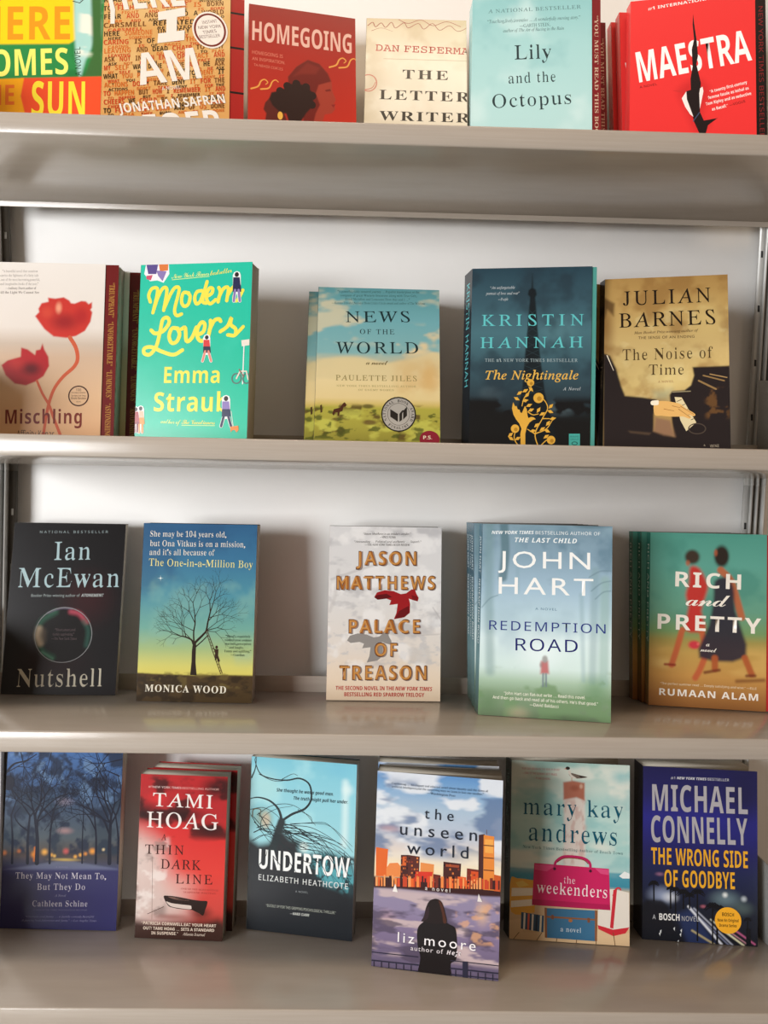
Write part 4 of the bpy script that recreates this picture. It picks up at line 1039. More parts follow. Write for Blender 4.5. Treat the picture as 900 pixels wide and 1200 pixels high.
ART['boy'] = [
 ('g',[(-2.87,'#2f6089'),(39.84,'#3a7398'),(82.21,'#4f90a2'),(120.05,'#71a99c'),(143.04,'#a2ba82'),(161.78,'#d3cf72'),(172.16,'#ddd068'),(205.23,'#c8b850')]),
 ('n','#284f78',38.02,0.45,0.7,0.5,-2.87,82.21,71,-9,999,1.0),
 ('n','#8ab8a8',33.8,0.5,0.75,0.4,61.07,155.54,72,-9,999,1.0),
 ('e','#2a5580',61.45,1.44,84.87,25.24,1.0,0.5),
 ('p','#4b3a22',[(-3.39,170.79),(17.77,171.59),(43.13,172.3),(68.45,172.59),(97.93,171.55),(134.8,171.6),(135.98,205.89),(-1.57,208.85)],1.06,1.0),
 ('n','#2f2417',8.45,0.45,0.65,0.8,171.12,207.29,73,-9,999,1.5),
 ('n','#6a5a30',6.34,0.55,0.7,0.7,170.08,186.65,74,-9,999,1.5),
 ('P','#2b2018',[(60.43,172.35),(61.51,157.77),(61.41,145.27),(62.29,135.86),(66.07,135.15),(66.06,145.17),(66.15,157.67),(68.03,172.6)]),
 ('L','#2b2018',[(63.61,136.87),(68.89,131.54),(73.97,126.2),(76.98,121.95),(78.68,111.42),(80.81,100.87)],2.96,1.48,1),
 ('L','#2b2018',[(62.78,137.31),(60.47,132.76),(53.99,129.75),(48.66,128.82)],2.32,1.27,1),
 ('L','#2b2018',[(63.65,137.92),(62.66,124.34),(63.93,113.83),(63.07,103.34)],1.9,1.06,1),
 ('L','#2b2018',[(65.05,141.02),(73.2,133.54),(79.3,127.13)],1.48,1.06,1),
 ('B','#2b2018',80.81,100.87,75,13.1,1.27,6,30,1),
 ('B','#2b2018',78.68,111.42,50,12.67,1.06,5,30,2),
 ('B','#2b2018',76.98,121.95,15,13.1,1.06,5,30,3),
 ('B','#2b2018',48.66,128.82,150,10.98,1.06,5,30,4),
 ('B','#2b2018',53.99,129.75,110,13.1,1.06,5,30,5),
 ('B','#2b2018',63.07,103.34,95,13.1,1.06,5,30,6),
 ('B','#2b2018',63.93,113.83,125,14.79,1.06,5,30,7),
 ('B','#2b2018',63.25,107.54,60,12.67,0.84,5,30,8),
 ('B','#2b2018',48.66,128.82,175,10.56,0.84,4,30,9),
 ('B','#2b2018',76.98,121.95,35,14.79,0.84,5,30,10),
 ('B','#2b2018',60.47,132.76,140,16.9,0.84,5,30,11),
 ('B','#2b2018',80.81,100.87,100,13.1,1.06,5,30,12),
 ('B','#2b2018',50.81,129.61,95,12.67,0.84,5,30,13),
 ('B','#2b2018',76.99,122.36,-5,10.56,0.84,4,30,14),
 ('B','#2b2018',62.15,122.25,150,16.9,0.84,5,30,15),
 ('B','#2b2018',79.57,107.2,20,14.79,0.84,5,30,16),
 ('B','#2b2018',49.72,128.8,205,7.6,0.63,3,30,17),
 ('L','#4a3020',[(76.55,121.95),(84.15,142.71),(95.36,170.57)],0.84,0.84,0),
 ('L','#4a3020',[(78.25,121.92),(86.68,142.65),(97.02,169.91)],0.84,0.84,0),
 ('L','#4a3020',[(77.52,125.08),(79.62,124.4)],0.63,0.63,0),
 ('L','#4a3020',[(78.85,128.61),(80.94,127.94)],0.63,0.63,0),
 ('L','#4a3020',[(80.18,132.14),(82.27,131.47)],0.63,0.63,0),
 ('L','#4a3020',[(81.5,135.66),(83.59,134.99)],0.63,0.63,0),
 ('L','#4a3020',[(82.82,139.19),(84.91,138.52)],0.63,0.63,0),
 ('L','#4a3020',[(84.15,142.71),(86.23,142.04)],0.63,0.63,0),
 ('L','#4a3020',[(85.47,146.23),(87.56,145.56)],0.63,0.63,0),
 ('L','#4a3020',[(86.79,149.74),(88.88,149.07)],0.63,0.63,0),
 ('L','#4a3020',[(88.11,153.26),(90.19,152.59)],0.63,0.63,0),
 ('L','#4a3020',[(89.43,156.77),(91.51,156.1)],0.63,0.63,0),
 ('L','#4a3020',[(90.75,160.28),(92.83,159.61)],0.63,0.63,0),
 ('L','#4a3020',[(92.06,163.78),(94.15,163.12)],0.63,0.63,0),
 ('L','#4a3020',[(93.38,167.29),(95.46,166.62)],0.63,0.63,0),
 ('E','#3a281c',89.56,140.51,1.49,1.89),
 ('P','#3a281c',[(87.95,142.63),(91.75,142.55),(91.61,149.85),(93.96,156.05),(92.73,157.11),(90.03,152.59),(89.72,155.51),(88.01,155.13)]),
 ('L','#3a281c',[(88.41,143.66),(85.16,141.64)],0.84,0.84,0),
 ('E','#eaf2f0',22.19,63.21,1.06,1.05),
 ('L','#cfe0e4',[(22.06,60.24),(22.32,66.17)],0.32,0.32,0),
 ('L','#cfe0e4',[(19.21,63.27),(25.17,63.15)],0.32,0.32,0),
 ('T','She may be 104 years old,','serif','#eee9dc',8.04,15.35,96.25,14.88,6.94,1.0),
 ('T','but Ona Vitkus is on a mission,','serif','#eee9dc',8.55,26.46,118.46,25.97,6.94,1.0),
 ('T','and it’s all because of','serif','#eee9dc',8.38,36.7,83.38,36.05,6.94,1.0),
 ('T','The One-in-a-Million Boy','serif','#e9e094',7.89,49.06,127.82,49.61,8.41,1.0),
 ('T','MONICA WOOD','serifb','#ece5d2',9.62,191.67,102.08,192.17,7.99,1.15),
 ('T','“Wood’s exquisitely','serif','#22352f',99.49,129.22,127.62,129.05,2.73,1.0),
 ('T','rendered prose combines','serif','#22352f',98.59,133.42,129.04,133.21,2.73,1.0),
 ('T','warmth,perception','serif','#22352f',99.38,137.59,128.76,137.39,2.73,1.0),
 ('T','and laughs.','serif','#22352f',103.98,141.67,120.46,141.74,2.73,1.0),
 ('T','Funny and uplifting.”','serif','#22352f',98.64,145.95,129.05,145.73,2.73,1.0),
 ('T','—Guardian','serif','#22352f',105.55,149.97,121.6,150.05,2.73,1.0),
]
ART['treason'] = [
 ('g',[(-3.24,'#d9d8d8'),(87,'#dddbd9'),(144.86,'#e2d9cf'),(169.44,'#ead8c2'),(206.08,'#e8d0b2')]),
 ('n','#b5b4b6',14.56,0.5,0.68,0.7,-1.12,163.3,81,-9,999,2.2),
 ('n','#c4c2c2',6.24,0.55,0.68,0.7,72.42,161.26,82,-9,999,1.8),
 ('n','#f2f0ee',18.72,0.5,0.7,0.6,-1.12,169.44,83,-9,999,1.0),
 ('s','#bcb9b8',[(3.17,63.11),(46.85,47.68),(67.77,43.11)],2.91,2.08,0.6),
 ('s','#c2bebb',[(1.98,100.56),(7.79,81.78),(11.29,52.51)],4.16,2.91,0.5),
 ('s','#b2aca8',[(98.4,127.88),(132.81,125.25)],1.25,1.04,0.5),
 ('p','#c8c4c0',[(94.44,142.37),(119.41,139.91),(121.71,158.36),(96.76,158.75)],2.5,0.6),
 ('s','#a8a4a2',[(123.06,94.34),(132.64,108.7)],1.25,1.04,0.6),
 ('P','#928d89',[(22.94,134.27),(25.94,128.67),(35.24,125.83),(45.67,126.9),(54.06,130.26),(60.29,129.13),(66.45,124.49),(70.63,124.84),(71.95,128.94),(74.95,134.25),(73.98,138.38),(67.71,136.84),(63.52,135.26),(65.08,141.4),(64.85,151.68),(58.71,156.9),(46.3,159.35),(49.27,151.92),(50.53,141.64),(40.79,143.03),(42.76,137.65),(37.52,135.68),(27.16,137.08)]),
 ('T','JASON','sansx','#8f8078',33.82,47.08,104.41,46.22,17.41,1.22),
 ('T','JASON','sansx','#4f2f1c',31.5,46.49,103.35,45.61,17.41,1.22),
 ('T','JASON','sansx','#a4622a',32.11,45.64,102.7,44.78,15.75,1.22),
 ('T','JASON','sans','#c98f4c',32.52,45.22,102.28,44.37,14.92,1.3),
 ('T','MATTHEWS','sansx','#8f8078',11.42,76.1,127.03,74.48,16.99,1.22),
 ('T','MATTHEWS','sansx','#4f2f1c',9.11,75.52,125.97,73.88,16.99,1.22),
 ('T','MATTHEWS','sansx','#a4622a',9.71,74.67,125.34,73.05,15.33,1.22),
 ('T','MATTHEWS','sans','#c98f4c',10.12,74.25,124.91,72.64,14.5,1.3),
 ('T','PALACE','sansx','#8f8078',26.73,126.8,109.64,125.84,16.99,1.22),
 ('T','PALACE','sansx','#4f2f1c',24.43,126.22,108.59,125.24,16.99,1.22),
 ('T','PALACE','sansx','#a4622a',25.03,125.38,107.95,124.42,15.33,1.22),
 ('T','PALACE','sans','#c98f4c',25.44,124.96,107.53,124.02,14.5,1.3),
 ('T','OF','sansx','#8f8078',57.39,153.02,82.95,153.03,16.58,1.22),
 ('T','OF','sansx','#4f2f1c',55.1,152.45,81.9,152.43,16.58,1.22),
 ('T','OF','sansx','#a4622a',55.71,151.62,81.27,151.62,14.92,1.22),
 ('T','OF','sans','#c98f4c',56.11,151.2,80.84,151.21,14.09,1.3),
 ('T','TREASON','sansx','#8f8078',16.93,180.64,117.81,179.49,17.41,1.22),
 ('T','TREASON','sansx','#4f2f1c',14.64,180.06,116.76,178.9,17.41,1.22),
 ('T','TREASON','sansx','#a4622a',15.24,179.24,116.13,178.09,15.75,1.22),
 ('T','TREASON','sans','#c98f4c',15.65,178.82,115.71,177.69,14.92,1.3),
 ('P','#9c1c22',[(53.81,83.48),(56.85,77.8),(66.22,74.93),(76.71,75.99),(85.15,79.39),(91.42,78.24),(97.64,73.54),(101.84,73.88),(103.15,78.03),(106.16,83.4),(105.17,87.58),(98.86,86.02),(94.65,84.43),(96.2,90.64),(95.93,101.03),(89.74,106.32),(77.24,108.81),(80.26,101.3),(81.56,90.9),(71.75,92.31),(73.75,86.87),(68.48,84.88),(58.05,86.31)]),
 ('P','#5f1016',[(56.9,80.92),(68.38,79.06),(74.73,82.7),(68.48,84.88),(58.05,86.31),(54.24,83.88)]),
 ('P','#6a1218',[(83.36,99.17),(94.77,92.75),(95.52,101.04),(89.74,106.11),(78.28,107.96)]),
 ('P','#7a141a',[(97.73,80.21),(104.88,81.75),(105.16,87.16),(98.86,85.81)]),
 ('T','“Jason Matthews is an insider’s insider.”','ital','#4a4644',39.8,9.94,96.31,9.29,2.69,1.0),
 ('T','—VINCE FLYNN','sansb','#4a4644',59.25,13.58,77.81,13.66,2.69,1.0),
 ('T','“Astounding … Political and authentic … Superb.”','ital','#4a4644',29.04,19.42,108.68,18.35,2.69,1.0),
 ('T','—THE NEW YORK TIMES BOOK REVIEW','sansb','#4a4644',41.74,22.98,94.81,22.41,2.69,1.0),
 ('T','THE SECOND NOVEL IN THE','sansx','#bc322c',10.77,191.11,78.58,190.9,4.56,1.0),
 ('T','NEW YORK TIMES','sansi','#bc322c',80.03,190.87,123.13,191.03,4.56,1.0),
 ('T','BESTSELLING RED SPARROW TRILOGY','sansx','#bc322c',20.84,198.27,113.89,197.89,4.56,1.0),
]
ART['hart'] = [
 ('g',[(-1.75,'#7893a2'),(33.54,'#86a2b4'),(72.85,'#a4c0d2'),(98.84,'#bcd6e0'),(126.79,'#d8ebec'),(156.66,'#cde2de'),(171.51,'#a2bda6'),(184.19,'#7f9a7c'),(217.8,'#5f7358')]),
 ('n','#5f7f90',27.84,0.45,0.7,0.7,-1.75,77.19,91,-9,999,1.0),
 ('n','#9ab6c4',42.83,0.4,0.7,0.5,-1.75,137.49,92,-9,999,1.0),
 ('s','#4f6f78',[(23.37,-0.67),(25.47,30.48),(23.35,59.3)],9.42,4.28,0.75),
 ('s','#6f8f90',[(7.46,-0.3),(8.43,75.27),(11.9,162.21)],9.85,7.71,0.5),
 ('s','#7f9da2',[(122.88,49.3),(121.22,166.62)],8.57,6.43,0.5),
 ('s','#8fb0a8',[(133.48,59.72),(132.61,168.06)],10.71,6.43,0.6),
 ('s','#55707c',[(100.98,-2.47),(118.03,-0.24),(139.11,-2.48)],6.43,4.28,0.7),
 ('s','#7fa0ac',[(38.45,5.67),(40.05,74.06)],4.28,3.86,0.3),
 ('s','#86a6b0',[(108.49,75.75),(111.88,167.17)],4.71,4.28,0.4),
 ('s','#5d7a84',[(139.74,59.5),(129.32,62.24),(118.95,71.03)],1.29,1.29,0.5),
 ('s','#5d7a84',[(139.63,48.73),(128.12,49.34),(116.65,56.01)],1.29,1.29,0.5),
 ('s','#5d7a84',[(139.85,70.23),(131.52,71.84),(123.25,79.47)],1.29,1.29,0.5),
 ('s','#5d7a84',[(1.24,93.15),(9.74,83.14),(18.4,79.28)],1.29,1.29,0.5),
 ('e','#e6f4f4',65.07,137.88,36.22,30.14,1.0,0.8),
 ('n','#6f9068',12.85,0.45,0.65,0.8,158.79,217.8,93,-9,999,1.6),
 ('e','#b9ab92',43.1,205.14,19.18,10.76,1.0,0.5),
 ('e','#5f8a62',124.45,176.92,23.44,23.68,1.0,0.6),
 ('e','#5c7d58',10.68,196.58,19.18,19.38,1.0,0.6),
 ('e','#4a5f45',100.04,209.8,42.61,8.61,1.0,0.6),
 ('T','NEW YORK TIMES','sansi','#eef2f2',9.99,11.29,56.43,10.33,3.66,1.0),
 ('T','BESTSELLING AUTHOR OF','sansb','#eef2f2',58.17,10.5,127.67,10.25,3.66,1.1),
 ('T','THE LAST CHILD','sansi','#eef2f2',35.72,19.75,103.01,19.44,5.17,1.1),
 ('T','JOHN','sans','#f4f4f0',18.03,48.44,117.38,47.76,18.51,1.2),
 ('T','HART','sans','#f4f4f0',19.23,77.49,121.11,76.33,18.51,1.2),
 ('T','A NOVEL','sans','#456a8c',59.47,93.75,82.53,93.63,2.58,1.3),
 ('T','REDEMPTION','sansb','#25357f',9.8,117.27,134.3,116.12,10.12,1.2),
 ('T','ROAD','sansb','#1c2468',38.97,138.58,105.4,137.51,13.35,1.15),
 ('p','#b8696a',[(66.78,148.49),(74.2,148.09),(75.51,161.85),(66.21,162.37)],1.93,0.95),
 ('e','#9a9a98',70.77,146.56,4.26,5.6,0.6,0.9),
 ('s','#6f7f88',[(69.17,162.2),(69.22,175.57)],1.93,1.07,0.9),
 ('s','#6f7f88',[(72.13,162.04),(72.6,175.37)],1.93,1.07,0.9),
 ('e','#8f6d6c',66.65,152.76,2.56,4.74,0.8,0.6),
 ('T','“John Hart can flat-out write … Read this novel.','sansb','#f2efe2',27.66,186.57,113.82,186.56,3.44,1.0),
 ('T','And then go back and read all of his others. He’s that good.”','sansb','#f2efe2',15.51,191.58,127.12,192.41,3.44,1.0),
 ('T','—David Baldacci','sansb','#f2efe2',55.26,197.17,85.85,197.75,3.44,1.0),
]
ART['rich'] = [
 ('g',[(-2.74,'#4c9080'),(36.45,'#5b9c8c'),(89.82,'#63977f'),(114.35,'#71925f'),(124.56,'#9a8c4c'),(138.82,'#b8944f'),(165.26,'#bd8c4a'),(185.55,'#a06d3a'),(207.82,'#8c5a30')]),
 ('n','#3f7f72',39.9,0.45,0.7,0.5,-2.74,108.23,95,-9,999,1.0),
 ('n','#d0a860',25.93,0.5,0.7,0.5,130.67,179.47,96,-9,999,2.5),
 ('e','#d9b872',16.89,151.67,21.4,10.22,1.0,0.5),
 ('e','#3a2119',46.93,27.72,10.9,11.04,0.5,0.95),
 ('e','#a8583a',42.09,35.11,3.89,5.32,0.8,0.8),
 ('p','#bb2f2a',[(44.71,39.58),(54.93,40.89),(62.91,56.05),(63.99,65.26),(57.42,90.15),(61.95,112.06),(39.67,113.12),(43.29,86.64),(39.97,72.36),(43.34,57.8)],3.19,0.97),
 ('s','#b85a38',[(36.52,112.65),(30.88,134.5),(25.21,153.68)],6.78,3.59,0.95),
 ('s','#b85a38',[(57.65,110.63),(62.22,136.96),(57.17,155.58),(51.45,167.12)],6.78,3.59,0.95),
 ('s','#8a3024',[(17.9,153.26),(28.75,153.48)],2.79,2.39,0.9),
 ('e','#c42f42',50.05,129.42,9.34,6.95,0.6,0.95),
 ('e','#d86a60',54.33,128.18,2.72,2.86,0.8,0.8),
 ('e','#2a1814',79.15,26.11,10.51,15.95,0.45,0.97),
 ('e','#a8583a',72.7,22.19,3.11,6.13,0.8,0.8),
 ('s','#b0603c',[(78.34,42.16),(89.1,54.07),(96.05,76.26),(101.21,95.38)],7.98,3.59,0.95),
 ('p','#2f2a36',[(71.86,55.11),(84.62,50.55),(92.46,62.12),(94.62,88.55),(106.58,140.7),(55.67,143.43),(65.78,106.16),(70.53,77.3)],2.79,0.97),
 ('s','#a8552f',[(72.57,143.54),(72.89,155.72)],7.18,3.59,0.95),
 ('s','#a8552f',[(105.25,141.79),(112.45,159.54)],7.18,3.59,0.95),
 ('s','#6a3020',[(62.08,160.4),(77.54,156.88)],3.59,2.79,0.8),
 ('s','#6a3a22',[(96.87,168.52),(125.41,165.83)],3.99,4.39,0.7),
 ('s','#6a3020',[(107.33,161.85),(115.89,161.36)],3.59,2.79,0.8),
 ('T','RICH','sansx','#ebe3d6',28.21,62.49,100.36,63.86,17.58,1.2),
 ('T','and','script','#ebe3d6',40.11,84.31,88.8,83.9,12.67,1.0),
 ('T','PRETTY','sansx','#ebe3d6',9.03,112.51,122.36,113.64,17.58,1.18),
 ('T','a','script','#ebe3d6',62.92,130.4,66.81,130.4,2.86,1.0),
 ('T','novel','script','#ebe3d6',56.57,136.44,74.63,136.92,4.5,1.0),
 ('T','“The perfect summer read … Deeply satisfying and wise.” —ELLE','sansb','#e3d2b4',12.86,176.54,117.91,176.92,2.66,1.0),
 ('T','RUMAAN ALAM','sansx','#ebe3d6',11.84,188.91,119.53,189.46,7.77,1.15),
]
ART['misch'] = [
 ('g',[(-2.49,'#efe8e0'),(74.62,'#eae0d6'),(93.82,'#cfbcaa'),(108.73,'#d3b59a'),(153.34,'#e3bb93'),(206.23,'#e0ad80')]),
 ('T','“A beautiful novel that somehow','serif','#8a7c74',20.24,12.03,60.59,11.16,2.98,1.0),
 ('T','carries the lightness of a fairy tale','serif','#8a7c74',17.9,17.02,61.4,16.08,2.98,1.0),
 ('T','... one of the most harrowing,powerful,','serif','#8a7c74',16.4,21.99,63.06,20.98,2.98,1.0),
 ('T','and imaginative books of the year.”','serif','#8a7c74',18.27,26.89,61.76,25.95,2.98,1.0),
 ('T','—Anthony Doerr,author of','serifb','#8a7c74',24.37,31.69,59.41,30.93,2.98,1.0),
 ('T','All the Light We Cannot See','serifb','#8a7c74',18.23,36.75,62.96,35.78,2.98,1.0),
 ('p','#cc382f',[(59.27,61.99),(63.74,57.18),(62.76,53.35),(66.11,46.86),(73.86,44.98),(73.27,40.28),(81.75,41.17),(91.2,39.46),(97.66,42.97),(99.88,46.13),(104.12,46.47),(111.41,43.32),(116.7,43.63),(119.98,46.77),(123.71,44.55),(123.92,50.97),(122.31,53.15),(124.53,56.31),(122.78,67.05),(116.81,77.86),(106.47,84.06),(96.01,86.42),(81.19,85.02),(70.35,76.71),(64.81,69.35)],1.06,1.0),
 ('e','#8f1c24',93.24,67.68,23.16,14.91,0.9,0.75),
 ('e','#f2a684',85.93,51.79,5.47,9.8,0.9,0.9),
 ('e','#a82028',112.01,60.86,12.63,14.91,0.9,0.6),
 ('e','#d8503c',72.82,57.42,10.53,10.65,0.9,0.6),
 ('p','#b4242a',[(23.06,119.28),(29.59,113.82),(44.57,109.25),(44.81,98.59),(52.25,100.57),(60.9,106.78),(61.76,101.43),(66.57,100.27),(68.85,93.39),(71.2,100.17),(76.13,108.59),(77.36,119.21),(71.26,131.04),(62.03,137.6),(51.68,142.07),(38.99,140.21),(28.13,130.87)],1.06,1.0),
 ('e','#5a1019',57.28,122.82,16.84,11.72,0.9,0.85),
 ('e','#cc3a32',40.26,117.86,12.63,10.65,0.9,0.5),
 ('L','#cf6040',[(99.78,85.7),(106.93,97.28),(109.47,110.02),(105.59,119.69),(93.37,131.64),(83.39,146.72),(77.42,168.06),(73.66,197.76)],4.66,3.18,1),
 ('L','#cf6040',[(64.09,136.5),(70.93,151.22),(78.74,163.79),(84.52,178.5),(92.53,197.38)],2.75,3.39,1),
 ('T','Mischling','sansx','#7b2a20',29.81,186.39,116.66,184.62,17.04,1.12),
 ('T','Affinity Konar','sansb','#33251f',43.41,202.18,85.75,201.33,8.95,1.0),
 ('O','#4a2a22',112,152.92,11.79,11.93,1.48),
 ('T','100','sansb','#4a2a22',108.86,147.47,114.75,147.35,2.98,1.0),
 ('T','NOTABLE BOOKS','sansb','#4a2a22',103.91,150.12,119.88,149.79,1.49,1.0),
 ('T','The New York Times','sansb','#4a2a22',103.61,153.73,120.43,153.39,1.92,1.0),
 ('T','Book Review','sansb','#4a2a22',103.72,156.91,120.53,156.57,2.56,1.0),
 ('T','2016','sansb','#4a2a22',109.72,160.19,114.77,160.08,1.28,1.0),
]
